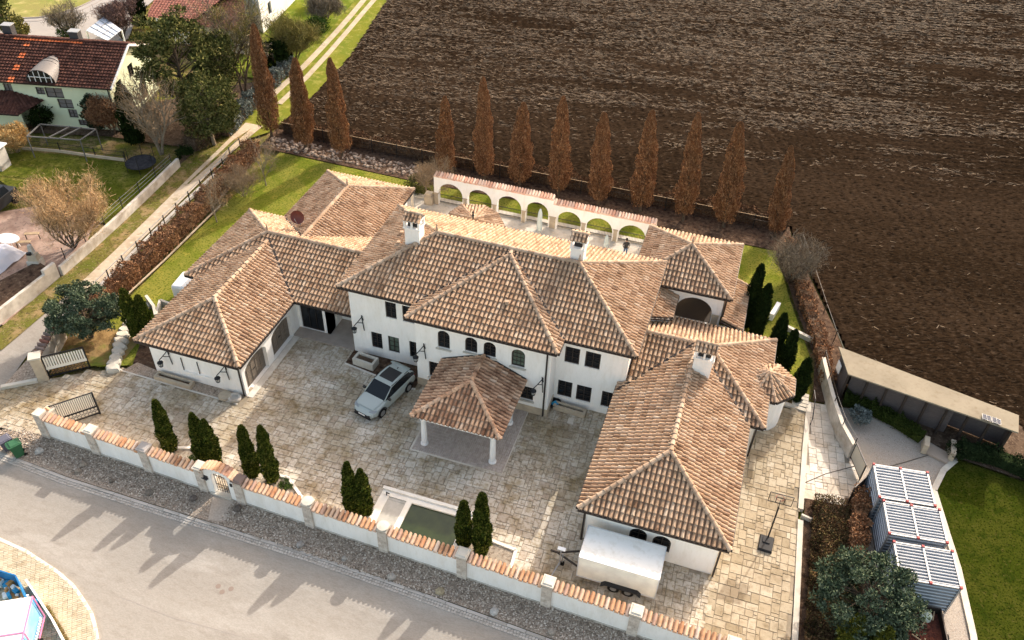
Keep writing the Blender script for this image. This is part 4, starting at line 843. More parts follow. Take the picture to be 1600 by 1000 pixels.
# pond and basin
pond = thing('garden_pond', 'rectangular green water basin with wide white stone rim behind the garden wall', 'pond', (-12.5, 26.2, 0)); mb = MB()
mb.box(-12.55, 27.45, 0, 5.5, .55, .16); mb.box(-15.05, 26.0, 0, .5, 2.4, .16); mb.box(-13.55, 25.95, 0, .32, 2.45, .16); mb.box(-9.98, 25.95, 0, .40, 2.45, .16); mb.box(-12.55, 24.75, 0, 5.5, .3, .16)
mb.box(-12.55, 27.62, .16, 5.6, .2, .10); mb.build('rim', mat('white_stone_rim', (.82,.79,.72), .85, var=(.72,.68,.61), var_scale=1.4), pond)
mb = MB(); mb.box(-11.8, 26.0, .0, 3.2, 2.4, .05); mb.build('water', WATER, pond)
mb = MB(); mb.box(-14.25, 25.95, .0, 1.1, 2.4, .12); mb.box(-14.25, 27.0, .12, 1.0, .04, .02); mb.build('shallow_basin', mat('basin_floor', (.46,.44,.40), .7, var=(.36,.35,.31), var_scale=3), pond)
mb = MB(); mb.tube([(-14.95,27.2,.16),(-14.95,27.2,.4),(-14.75,27.15,.42)], .04, 6); mb.build('spout', IRON, pond)
# planting beds behind the wall
BEDS = [[(-28.3,26.3),(-27.4,26.6),(-26.0,26.1),(-24.9,25.6),(-24.8,24.8),(-28.3,24.8)],
        [(-22.3,26.4),(-20.9,26.5),(-19.6,25.6),(-18.4,24.95),(-18.2,24.5),(-22.3,24.6)],
        [(-17.9,25.0),(-16.9,25.3),(-15.4,25.6),(-15.35,24.3),(-17.9,24.4)],
        [(-9.6,26.6),at(768,846),at(806,861),at(800,882),(-6.9,24.1),(-9.7,24.1)]]
for k, bd in enumerate(BEDS):
    sheet('planting_bed', bd, .05, mat('bed_gravel', (.30,.26,.21), .95, var=[((.16,.12,.09), 6, .5, .6), ((.42,.37,.30), 12, .55, .65)], bump=(20,.8,.03)))
    mb = MB(); strip(mb, bd[:-1], .17, 0, .14); struct(mb.build('bed_kerb', mat('white_bed_kerb', (.70,.67,.61), .85)))
# parked car
def make_car(cx, cy, hd):
    t = thing('parked_car', 'pale grey-green crossover car with black glass roof parked at an angle by the entrance porch', 'car', (cx, cy, 0)); t.rotation_euler = (0, 0, hd)
    t['_o'] = [0,0,0]
    # local: +x forward
    ST = [(-2.20,.62,.55,.80),(-2.10,.84,.34,.95),(-1.75,.90,.28,1.02),(-1.2,.915,.24,1.01),(-.3,.915,.22,.985),(.55,.915,.22,.965),(.95,.91,.24,.95),(1.45,.90,.26,.90),(1.85,.86,.30,.82),(2.12,.74,.36,.70),(2.24,.52,.42,.58)]
    vs = []; n = 10
    for x, w_, zb, zt_ in ST:
        vs += [(x,-w_*.90,zb),(x,-w_,zb+.12),(x,-w_*1.0,(zb+zt_)/2+.03),(x,-w_*.975,zt_-.08),(x,-w_*.86,zt_),(x,w_*.86,zt_),(x,w_*.975,zt_-.08),(x,w_,(zb+zt_)/2+.03),(x,w_,zb+.12),(x,w_*.90,zb)]
    fs = [(i*n+k, i*n+(k+1)%n, (i+1)*n+(k+1)%n, (i+1)*n+k) for i in range(len(ST)-1) for k in range(n)]+[tuple(range(n-1,-1,-1)), tuple(range((len(ST)-1)*n, len(ST)*n))]
    mb = MB(); mb.mesh(vs, fs)
    # bonnet bulge
    mb.mesh([(.95,-.72,.985),(.95,.72,.985),(1.9,.62,.86),(1.9,-.62,.86),(1.4,-.70,.955),(1.4,.70,.955)], [(0,1,5,4),(4,5,2,3)])
    body = mb.build('body', CARP, t, smooth=True)
    mod = body.modifiers.new('b', 'BEVEL'); mod.width = .05; mod.segments = 2; mod.limit_method = 'ANGLE'
    G = [(.98,.80,.95,.95),(.55,.76,.96,1.22),(.12,.70,.97,1.475),(-.5,.695,.98,1.52),(-1.2,.68,.99,1.49),(-1.75,.64,1.0,1.33),(-2.12,.60,.96,1.02)]
    vs = []
    for x, w_, zb, zt_ in G: vs += [(x,-(.86 if x < .9 else .78),zb),(x,-w_,zt_),(x,w_,zt_),(x,(.86 if x < .9 else .78),zb)]
    mb = MB(); mb.mesh(vs, [(i*4+k, i*4+k+1, (i+1)*4+k+1, (i+1)*4+k) for i in range(len(G)-1) for k in range(3)]+[(0,1,2,3)]); mb.build('windows', GLASS, t)
    mb = MB(); RR = G[2:6]; vs = []
    for x, w_, zb, zt_ in RR: vs += [(x,-w_-.03,zt_-.03),(x,-w_+.02,zt_+.02),(x,-w_+.12,zt_+.035),(x,w_-.12,zt_+.035),(x,w_-.02,zt_+.02),(x,w_+.03,zt_-.03)]
    mb.mesh(vs, [(i*6+k, i*6+k+1, (i+1)*6+k+1, (i+1)*6+k) for i in range(3) for k in range(5)])
    mb.bar((.98,-.80,.97),(.12,-.71,1.49),.05,.05); mb.bar((.98,.80,.97),(.12,.71,1.49),.05,.05); mb.bar((-1.75,-.66,1.33),(-2.1,-.66,1.0),.12,.14); mb.bar((-1.75,.66,1.33),(-2.1,.66,1.0),.12,.14)
    mb.bar((-1.75,-.6,1.36),(-2.0,-.58,1.30),.5,.03) ; mb.bar((-1.7,0,1.37),(-2.02,0,1.31),1.15,.03)
    mb.build('roof', CARP, t, smooth=True)
    mb = MB(); vs = [(.02,-.52,1.512),(.02,.52,1.512),(-.5,.54,1.562),(-.5,-.54,1.562),(-1.25,.52,1.53),(-1.25,-.52,1.53)]; mb.mesh(vs, [(0,1,2,3),(3,2,4,5)]); mb.build('sunroof', BLACKP, t)
    for sy in (-1, 1):
        mb = MB(); mb.bar((.1,sy*.70,1.54),(-1.6,sy*.66,1.46),.035,.03); mb.build('roof_rail', BLACKP, t)
        mb = MB(); mb.box(.72, sy*1.0, 1.0, .13, .2, .13); mb.build('mirror', BLACKP, t)
        mb = MB(); mb.mesh([(2.10,sy*.40,.70),(2.02,sy*.78,.74),(1.80,sy*.86,.80),(1.78,sy*.80,.845),(2.02,sy*.42,.78)], [(0,1,2,3,4)]); mb.build('headlight', mat('headlamp_glass', (.25,.27,.28), .15), t)
        mb = MB(); mb.bar((-2.16,sy*.45,.86),(-2.06,sy*.84,.86),.06,.09); mb.build('tail_light', RED, t)
        for wx in (-1.33, 1.36):
            mb = MB(); mb.tube([(wx,sy*.70,.33),(wx,sy*.93,.33)], .34, 22); w_ = mb.build('wheel', RUBBER, t); mb = MB(); mb.tube([(wx,sy*.90,.33),(wx,sy*.945,.33)], .21, 14); mb.build('rim', CHROME, w_)
            mb = MB(); mb.tube([(wx+.40*math.cos(a), sy*.918, .33+.40*math.sin(a)) for a in [math.pi*k/10 for k in range(11)]], .035, 6); mb.build('wheel_arch', BLACKP, t)
    mb = MB(); mb.box(2.20, 0, .36, .14, 1.15, .22); mb.box(2.24, 0, .30, .1, 1.3, .05); mb.build('grille', BLACKP, t)
    mb = MB(); mb.box(2.285, 0, .46, .01, .5, .11); mb.build('number_plate', WHITEP, t)
    mb = MB(); mb.box(-1.45, 0, 1.50, .14, .04, .07, 0, 0, .5); mb.build('aerial', BLACKP, t)
    return t
make_car(-18.28, 34.35, math.atan2(-2.63, -.67))
# box trailer
tr_ = thing('box_trailer', 'white twin-axle box trailer parked between the right wing and the garden wall', 'trailer', (-1.2, 26.5, 0))
mb = MB(); mb.box(-1.2, 26.55, .42, 4.15, 2.02, 1.62); mb.build('body', mat('trailer_cream', (.80,.77,.67), .8, var=(.66,.63,.55), var_scale=1.2), tr_)
mb = MB(); mb.box(-1.2, 26.55, 2.04, 4.2, 2.06, .05); mb.build('roof', mat('trailer_roof', (.80,.79,.75), .85, var=[((.60,.57,.50), 1.1, .62, .75), ((.70,.68,.62), 3, .5, .7)]), tr_)
mb = MB()
for a, b in (((-3.29,25.52,2.1),(.89,25.52,2.1)),((-3.29,27.58,2.1),(.89,27.58,2.1)),((-3.29,25.52,2.1),(-3.29,27.58,2.1)),((.89,25.52,2.1),(.89,27.58,2.1)),((.89,25.52,.42),(.89,25.52,2.1)),((-3.29,25.52,.42),(-3.29,25.52,2.1)),((-3.29,25.52,.42),(.89,25.52,.42)),((.89,27.58,.42),(.89,27.58,2.1))): mb.bar(a, b, .05)
mb.build('edge_trim', mat('trim_aluminium', (.60,.61,.62), .4, metal=.3), tr_)
for sy in (25.42, 27.66):
    for wx in (-1.28, -.52):
        mb = MB(); mb.tube([(wx,sy,.31),(wx,sy+(.18 if sy > 26 else -.18)*-1,.31)], .31, 20); w_ = mb.build('wheel', RUBBER, tr_); mb = MB(); mb.tube([(wx,sy+(.01 if sy>26 else -.01),.31),(wx,sy-(.01 if sy>26 else -.01),.31)], .17, 12); mb.build('rim', CHROME, w_)
    mb = MB(); mb.bar((-1.75,sy,.62),(-.05,sy,.62),.26,.05); mb.bar((-1.75,sy,.62),(-1.95,sy,.42),.26,.05); mb.bar((-.05,sy,.62),(.15,sy,.42),.26,.05); mb.build('mudguard', BLACKP, tr_)
mb = MB(); mb.bar((-3.27,26.0,.45),(-4.6,26.5,.48),.08); mb.bar((-3.27,27.1,.45),(-4.6,26.5,.48),.08); mb.bar((-4.5,26.5,.5),(-5.0,26.5,.52),.09); mb.build('drawbar', GUT, tr_)
mb = MB(); mb.tube([(-4.25,26.15,.2),(-4.25,26.15,1.0)], .035, 6); mb.build('jockey_stand', STEEL, tr_); mb = MB(); mb.tube([(-4.25,26.08,.15),(-4.25,26.22,.15)], .14, 12); mb.build('jockey_wheel', RUBBER, tr_)
t = thing('pole_stand', 'grey metal pole with a white plate at the top standing by the trailer drawbar', 'pole', (-4.35, 26.05, 0))
mb = MB(); mb.bar((-4.35,26.05,.0),(-4.35,26.05,1.55),.06); mb.bar((-4.6,25.2,.05),(-4.35,26.05,.35),.05); mb.build('pole', STEEL, t); mb = MB(); mb.box(-4.33, 26.05, 1.55, .42, .2, .06); mb.build('plate', WHITEP, t)
# basketball hoop
x, y = 6.15, 31.1; t = thing('basketball_hoop', 'portable basketball hoop with clear backboard and black base on the east paving', 'basketball hoop', (x, y, 0))
mb = MB(); mb.box(x, y, .03, .78, 1.05, .16, R(-3), 0, .9); mb.box(x, y+.2, .19, .4, .45, .05, R(-3)); mb.build('base', mat('hoop_base', (.02,.021,.024), .75), t)
mb = MB(); mb.tube([(x+.05,y+.35,.18),(x+.07,y+.55,1.4),(x+.08,y+.75,2.5)], .045, 8); mb.bar((x+.08,y+.75,2.5),(x+.1,y+1.05,2.75),.04); mb.build('pole', IRON, t)
mb = MB()
for a, b in (((-.62,2.45),(.62,2.45)),((-.62,3.2),(.62,3.2)),((-.62,2.45),(-.62,3.2)),((.62,2.45),(.62,3.2)),((-.22,2.5),(-.22,2.9)),((.22,2.5),(.22,2.9)),((-.22,2.9),(.22,2.9))): mb.bar((x+.1+a[0],y+1.05,a[1]),(x+.1+b[0],y+1.05,b[1]),.035)
mb.build('backboard_frame', IRON, t)
gm = bpy.data.materials.new('clear_acrylic'); gm.use_nodes = True; pb = gm.node_tree.nodes['Principled BSDF']; pb.inputs['Transmission Weight'].default_value = 1; pb.inputs['Roughness'].default_value = .02; pb.inputs['IOR'].default_value = 1.02
mb = MB(); mb.box(x+.1, y+1.05, 2.46, 1.2, .012, .72); mb.build('backboard', gm, t)
mb = MB(); mb.tube([(x+.1+.22*math.cos(a), y+1.32+.22*math.sin(a), 2.6) for a in [2*math.pi*k/16 for k in range(17)]], .012, 5); mb.build('rim', RED, t)
# wheelie bins
def bin_(label, x, y, m, rz, h=1.05):
    t = thing('wheelie_bin', label, 'bin', (x, y, 0)); mb = MB(); c, s = math.cos(rz), math.sin(rz)
    vs = []
    for z, k in ((.08,.40),(h-.08,.58)):
        for a, b in ((-1,-1),(1,-1),(1,1),(-1,1)): X, Y = a*k/2, b*k/2*1.15; vs.append((x+X*c-Y*s, y+X*s+Y*c, z))
    mb.mesh(vs, [(3,2,1,0),(4,5,6,7),(0,1,5,4),(1,2,6,5),(2,3,7,6),(3,0,4,7)]); mb.build('body', m, t)
    mb = MB(); mb.box(x, y, h-.08, .64, .72, .07, rz); mb.box(x, y, h-.01, .56, .60, .05, rz, 0, .8); mb.box(x-.38*s*-1, y-.38*c, h-.07, .5, .06, .05, rz); mb.build('lid', m, t)
    for q in (-1, 1): mb = MB(); X, Y = q*.22, .30; cx, cy = x+X*c-Y*s, y+X*s+Y*c; mb.tube([(cx-.03*c,cy-.03*s,.1),(cx+.03*c,cy+.03*s,.1)], .1, 12); mb.build('wheel', RUBBER, t)
bin_('dark grey wheelie bin, the smaller one at the kerb left of the green bin', *at(14, 702), GREYP, R(-25), .95)
bin_('large green wheelie bin standing on the gravel verge', *at(31, 712), GREENP, R(-28), 1.12)
# boulders
def boulder(label, px, py, r, col):
    x, y = at(px, py, 0); rg = random.Random(px); vs = []; n = 7
    for j, (rr, z) in enumerate(((.8,0),(1,.35),(.8,.75),(.35,1.0))):
        for k in range(n): q = rr*r*rg.uniform(.75,1.15); vs.append((x+q*math.cos(2*math.pi*k/n+j*.3), y+q*math.sin(2*math.pi*k/n+j*.3), r*z*rg.uniform(.8,1.1)))
    mb = MB(); mb.mesh(vs, [(i*n+k, i*n+(k+1)%n, (i+1)*n+(k+1)%n, (i+1)*n+k) for i in range(3) for k in range(n)]+[tuple(range(21,28))])
    tag(mb.build('boulder', mat('boulder_stone', col, .9, var=tuple(c*.6 for c in col), var_scale=4, bump=(12,.5,.03)), origin=(x,y,0)), label, 'boulder', 'boulders along the gravel verge')
boulder('pale boulder on the gravel just right of the green bin', 62, 706, .28, (.48,.45,.41))
boulder('brown flat boulder below the second wall panel from the left', 130, 727, .24, (.34,.28,.22)); boulder('small brown boulder at the kerb below the second wall panel', 122, 737, .2, (.30,.25,.2))
boulder('dark boulder on the verge left of the gate path', 234, 771, .26, (.20,.17,.14)); boulder('dark boulder close to the left side of the brick gate path', 303, 780, .24, (.17,.14,.12)); boulder('dark boulder right of the gate path', 372, 796, .26, (.16,.13,.11))
boulder('grey boulder at the kerb under the fourth pillar from the gate', 469, 852, .26, (.36,.33,.30)); boulder('small grey boulder half way between two pale boulders', 538, 873, .18, (.38,.35,.31)); boulder('pale angular boulder at the kerb below the pond', 612, 902, .25, (.44,.40,.35))
boulder('orange-tinted boulder near the middle of the verge', 688, 926, .26, (.40,.33,.22)); boulder('white boulder right of the orange-tinted boulder', 773, 957, .26, (.52,.49,.45)); boulder('brown boulder at the kerb near the bottom of the picture', 862, 988, .26, (.36,.31,.26)); boulder('small dark boulder on the gravel just left of the brick gate path, near the kerb', 175, 752, .17, (.19,.16,.13))
# satellite dish
x, y, z = -29.15, 44.3, 4.1; t = thing('satellite_dish', 'dark red satellite dish on a stand on the rear-left roof', 'satellite dish', (x, y, z))
mb = MB(); mb.tube([(x,y+.1,z-.35),(x,y+.1,z+.55)], .04, 8); mb.bar((x-.5,y+.1,z-.1),(x+.1,y+.1,z-.1),.06); mb.build('mast', STEEL, t)
mb = MB(); c = Vector((x-.05,y-.1,z+1.0)); dn = Vector((.15,-.9,.35)).normalized(); s1 = dn.cross(Vector((0,0,1))).normalized(); s2 = s1.cross(dn); vs = [tuple(c-dn*.15)]
for j in (1,2,3):
    for k in range(20): a = 2*math.pi*k/20; vs.append(tuple(c-dn*.15*(1-(j/3)**2)+(s1*math.cos(a)+s2*math.sin(a)*.95)*.52*j/3))
mb.mesh(vs, [(0,1+k,1+(k+1)%20) for k in range(20)]+[(1+20*j+k, 21+20*j+k, 21+20*j+(k+1)%20, 1+20*j+(k+1)%20) for j in (0,1) for k in range(20)]); mb.build('reflector', DISH, t)
mb = MB(); mb.bar(tuple(c+s2*-.5), tuple(c+dn*.55), .025); mb.build('arm', STEEL, t)
# white tank beside the garage wing
t = thing('white_tank', 'white rounded plastic tank on the lawn against the rear-left wing', 'tank', (-35.7, 38.6, 0)); mb = MB(); mb.box(-35.75, 38.9, .1, 1.35, 1.9, 1.5, R(6)); o = mb.build('body', WHITEP, t)
mo = o.modifiers.new('b','BEVEL'); mo.width = .22; mo.segments = 4; mb = MB(); mb.box(-35.75, 38.9, 0, 1.1, 1.5, .12, R(6)); mb.build('base', CONC, t)
# limestone steps with the low wall, rear left
t = thing('rock_wall', 'curved pale rock retaining edge running past the two thujas beside the garage', 'rock wall', (-36.6, 32.5, 0))
cv = [(224,478),(212,491),(201,506),(192,523),(186,541),(181,558),(176,575)]
for i in range(13):
    k = i/2; a, b = cv[int(k)], cv[min(6,int(k)+1)]; px, py = a[0]+(b[0]-a[0])*(k % 1), a[1]+(b[1]-a[1])*(k % 1)
    x, y = at(px, py, .2); mb = MB(); rg = random.Random(i+3); q = rg.uniform(-.3,.3)+.5; n = 7; vs = []
    for z, sc in ((0,1),(.22,1.0),(.34,.82)): vs += [(x+math.cos(2*math.pi*j/n+q)*.48*sc*(1+.18*math.sin(j*2.3+i)), y+math.sin(2*math.pi*j/n+q)*.36*sc*(1+.18*math.cos(j*1.7+i)), z+rg.uniform(-.03,.05)*(z > 0)) for j in range(n)]
    mb.mesh(vs, [(r_*n+j, r_*n+(j+1)%n, (r_+1)*n+(j+1)%n, (r_+1)*n+j) for r_ in (0,1) for j in range(n)]+[tuple(range(2*n,3*n))]); mb.build('rock', SANDL, t)
mb = MB(); pts = [at(228,462,.5), at(240,478,.5), at(243,492,.5)]; strip(mb, pts, .2, 0, .55); strip(mb, [at(243,492,.5), at(250,468,.5), at(266,474,.5)], .18, 0, .5); mb.build('low_wall', SANDL, t)
# gazebo on the terrace
gx, gy = at(739, 346, 2.6); t = thing('gazebo', 'small tiled pavilion roof with finial rising behind the main roof ridge', 'gazebo', (gx, gy, 0)); mb = MB()
pts = [(*at(px_, py_, 2.45), 2.45) for px_, py_ in ((703,334),(727,355),(787,354),(777,335),(757,323),(722,321))]; gx, gy = at(739,341,3.3); ap = (gx, gy, 3.3)
for i in range(6): tiled(mb, [pts[i], pts[(i+1)%6], ap], pitch=.25, r=.10); ridge(mb, pts[i], ap, 2, .08); eave(mb, pts[i], pts[(i+1)%6])
mb.build('roof', RM, t); mb = MB(); mb.lathe(gx, gy, [(.1,3.3),(.06,3.45),(.12,3.55),(.05,3.7),(.09,3.82),(.01,3.98)], 8); mb.build('finial', IRON, t)
for i in range(6): mb = MB(); p_ = pts[i]; mb.lathe(gx+(p_[0]-gx)*.88, gy+(p_[1]-gy)*.88, [(.1,.06),(.1,2.5)], 10); mb.build('post', SANDL, t)
# closed parasols and the person on the terrace
def parasol(label, px, py, h, r):
    x, y = at(px, py); t = thing('parasol', label, 'parasol', (x, y, 0), 'closed parasols on the terrace'); mb = MB(); mb.tube([(x,y,.06),(x,y,h)], .03, 8); mb.build('pole', STEEL, t)
    mb = MB(); mb.lathe(x, y, [(r*.75,h*.16),(r,h*.3),(r*.9,h*.55),(r*.7,h*.85),(r*.25,h*.99)], 10); mb.build('canopy', UMB, t); mb = MB(); mb.lathe(x, y, [(.3,.06),(.3,.14)], 12); mb.build('base', CONC, t)
parasol('tall closed pale green parasol in front of the fourth arch', 842, 367, 2.5, .24); parasol('short closed grey parasol to the right of the rear chimney', 946, 389, 1.35, .2)
def person(label, x, y, h, hd):
    t = thing('person', label, 'person', (x, y, .06)); t.rotation_euler = (0,0,hd); t['_o'] = [0,0,0]
    J = [(0,0,.93),(0,.0,1.15),(0,.02,1.40),(0,.03,1.50),(0,.0,1.62),(0,0,1.72), (.09,0,.88),(.10,.02,.48),(.10,-.02,.06),(.11,.12,.03), (-.09,0,.88),(-.10,-.02,.48),(-.10,.03,.06),(-.11,.16,.03), (.19,.02,1.40),(.25,-.04,1.12),(.16,.14,.98),(.10,.22,1.0), (-.19,.02,1.40),(-.25,-.02,1.12),(-.17,.16,1.0),(-.11,.24,1.02)]
    E = [(0,1),(1,2),(2,3),(3,4),(4,5),(0,6),(6,7),(7,8),(8,9),(0,10),(10,11),(11,12),(12,13),(2,14),(14,15),(15,16),(16,17),(2,18),(18,19),(19,20),(20,21)]
    Rr = [.14,.14,.15,.06,.095,.08,.10,.065,.05,.045,.10,.065,.05,.045,.065,.05,.038,.04,.065,.05,.038,.04]
    me = bpy.data.meshes.new('body'); me.from_pydata([(a*h/1.78,b*h/1.78,c*h/1.78) for a,b,c in J], E, []); ob = bpy.data.objects.new('body', me); C.objects.link(ob); ob.parent = t
    sk = ob.modifiers.new('s','SKIN'); 
    for i, r_ in enumerate(Rr): me.skin_vertices[0].data[i].radius = (r_, r_*.85); me.skin_vertices[0].data[i].use_root = (i == 0)
    ob.modifiers.new('u','SUBSURF').levels = 2; ob.modifiers['u'].render_levels = 2
    pm = bpy.data.materials.new('person_clothes'); pm.use_nodes = True; tt = pm.node_tree; tc_ = tt.nodes.new('ShaderNodeTexCoord'); sx = tt.nodes.new('ShaderNodeSeparateXYZ'); rp = tt.nodes.new('ShaderNodeValToRGB'); rp.color_ramp.interpolation = 'CONSTANT'
    mr = tt.nodes.new('ShaderNodeMapRange'); mr.inputs[2].default_value = 1.85; e = rp.color_ramp.elements; e[0].color = (.02,.02,.02,1); e[1].position = .045; e[1].color = (.05,.10,.20,1)
    for p_, c_ in ((.50,(.012,.012,.016)),(.825,(.42,.26,.19)),(.92,(.02,.014,.01))): q_ = e.new(p_); q_.color = (*c_, 1)
    tt.links.new(tc_.outputs['Object'], sx.inputs[0]); tt.links.new(sx.outputs[2], mr.inputs[0]); tt.links.new(mr.outputs[0], rp.inputs[0]); tt.links.new(rp.outputs[0], tt.nodes['Principled BSDF'].inputs['Base Color'])
    me.materials.append(pm)
    mb = MB(); mb.lathe(0, -.01, [(.085,1.62),(.108,1.70),(.10,1.78),(.05,1.83)], 10); mb.build('hair', HAIR, t)
    return t
px_, py_ = at(980, 373, 1.84); person('person in dark jacket and blue jeans standing on the terrace near the last arch', px_, py_, 1.78, R(200))
mb = MB(); mb.box(-14.6, 55.0, .06, 1.2, .5, .45); tag(mb.build('terrace_bench', SANDL, origin=(-14.6,55,0)), 'low pale stone bench at the foot of the middle arcade pier', 'bench')
t = thing('stone_pedestal', 'stepped sandstone pedestal at the left end of the arcade', 'pedestal', (-24.1, 56.3, 0)); mb = MB(); mb.box(-24.1, 56.3, 0, .7, .6, .9); mb.box(-24.1, 56.3, .9, .55, .5, .25); mb.build('block', SAND, t)
mb = MB(); mb.box(-25.0,54.9,0,.2,.2,1.9); tag(mb.build('stone_post', SANDL, origin=(-25.0,54.9,0)), 'slim white post on the terrace behind the chimney', 'post')

# ------------------------------------------------------------------ vegetation builders (all in local coordinates, root at the base)
def root_at(name, label, cat, x, y, group=None, z=0.0):
    t = thing(name, label, cat, (x, y, z), group); t['_o'] = [0,0,0]; return t
def unit(n): v = RNG.normal(size=(n,3)); return v/np.linalg.norm(v, axis=1)[:, None]
def lump_core(mb, prof, seed, n=14, amp=.12, mi=0):
    rg = random.Random(seed); vs = []
    for r, z in prof:
        for k in range(n): q = r*(1+amp*rg.uniform(-1,1)); vs.append((q*math.cos(2*math.pi*k/n), q*math.sin(2*math.pi*k/n), z))
    m = len(prof); mb.mesh(vs, [(i*n+k, i*n+(k+1)%n, (i+1)*n+(k+1)%n, (i+1)*n+k) for i in range(m-1) for k in range(n)]+[tuple(range((m-1)*n, m*n))], mi)
def column_shrub(t, h, r, n, m, seed, wide=.28, size=.11, mcore=None):
    """dense columnar conifer; widest at `wide` of its height"""
    def prof(u): 
        u = np.asarray(u, float); lo = .74+.26*np.sin(np.clip(u/wide, 0, 1)*math.pi/2); hi = np.clip((1-u)/(1-wide), 0, 1)**.44
        return np.where(u < wide, lo, hi)
    rg = np.random.default_rng(seed); u = rg.random(n)**.92; a = rg.random(n)*2*math.pi
    ph = rg.random(6)*6.28; lump = 1+.10*np.sin(a*3+ph[0]+u*7)+.13*np.sin(a*5+ph[1]-u*17)+.10*np.sin(a*2+ph[2]+u*23)
    rr = r*prof(u)*lump*rg.uniform(.86,1.07,n); x, y, z = rr*np.cos(a), rr*np.sin(a), .12+u*(h-.15)
    D = np.stack([np.cos(a)*.55, np.sin(a)*.55, np.full(n, 1.0)], 1)+rg.normal(size=(n,3))*.35
    sp = rg.random(n) < .10; D[sp] += rg.normal(size=(int(sp.sum()),3))*.5; x[sp] *= 1.10; y[sp] *= 1.10
    quads('crown', np.stack([x,y,z],1), D, rg.uniform(.8,2.0,n)*size, rg.uniform(.30,.7,n)*size, m, t)
    c = MB(); lump_core(c, [(r*.80*float(prof(k/10)), .12+k/10*(h-.2)) for k in range(11)], seed); c.build('inner_foliage', mcore or m, t)
    c = MB(); c.lathe(0, 0, [(.07,0),(.06,.4)], 8); c.build('trunk', BARK, t)
def limb(mb, p, d, L, r, depth, rg, tips, spread=.6, kids=3, up=.15, seg=3, minr=.006, shrink=.66):
    pts = [p]; dd = d
    for k in range(seg): dd = (dd+Vector((rg.gauss(0,.12), rg.gauss(0,.12), rg.gauss(0,.08)+up*.4))).normalized(); pts.append(pts[-1]+dd*L/seg)
    mb.tube(pts, [max(minr, r*(1-.45*k/seg)) for k in range(seg+1)], 4 if depth < 3 else 5, cap=False)
    tips.append((pts[-1], dd, depth))
    if depth <= 0: return
    for k in range(kids):
        t_ = rg.uniform(.35, 1.0); q = pts[min(seg, int(t_*seg))]+(pts[min(seg, int(t_*seg)+1)]-pts[min(seg, int(t_*seg))])*(t_*seg % 1)
        nd = (dd+Vector((rg.gauss(0,1), rg.gauss(0,1), rg.gauss(up,.6))).normalized()*spread).normalized()
        limb(mb, q, nd, L*shrink*rg.uniform(.8,1.2), r*.55, depth-1, rg, tips, spread, kids, up, max(2, seg-1), minr, shrink)
def bare_tree(t, h, r, seed, m=BARK, twig=TWIGG, stems=1, depth=4, spread=.65, kids=3, lean=.0, twigs=10, tl=.35, up=.2, tw=.014, crown='crown', shrink=.66):
    rg = random.Random(seed); tr, cr, tips = MB(), MB(), []
    for s in range(stems):
        a = 2*math.pi*s/stems+rg.random(); d = Vector((math.cos(a)*lean, math.sin(a)*lean, 1)).normalized(); st_ = Vector((math.cos(a), math.sin(a), 0))*.12*(stems > 1)
        pts = [st_]; L = h*.42
        for k in range(3): d = (d+Vector((rg.gauss(0,.06), rg.gauss(0,.06), 0))).normalized(); pts.append(pts[-1]+d*L/3)
        tr.tube(pts, [r, r*.85, r*.75, r*.6], 7, cap=False)
        for k in range(kids+1):
            q = pts[1+k % 3]; nd = (d+Vector((rg.gauss(0,1), rg.gauss(0,1), rg.gauss(up,.5))).normalized()*spread).normalized()
            limb(cr, q, nd, h*.34*rg.uniform(.8,1.15), r*.5, depth-1, rg, tips, spread, kids, up, 3, max(.006, r*.06), shrink)
        limb(cr, pts[-1], d, h*.36, r*.6, depth-1, rg, tips, spread, kids, up, 3, max(.006, r*.06), shrink)
    tr.build('trunk', m, t); lim = cr.build('limbs', m, t)
    P, D = [], []
    for p, d, dep in tips:
        if dep > 1: continue
        for k in range(twigs):
            P.append(p+Vector((rg.gauss(0,1), rg.gauss(0,1), rg.gauss(0,1)))*tl*.55); D.append(d+Vector((rg.gauss(0,.7), rg.gauss(0,.7), rg.gauss(.15,.6))))
    P, D = np.array([tuple(p) for p in P]), np.array([tuple(d) for d in D]); n = len(P)
    quads(crown, P, D, RNG.uniform(.5,1.3,n)*tl, RNG.uniform(.6,1.4,n)*tw, twig, t)
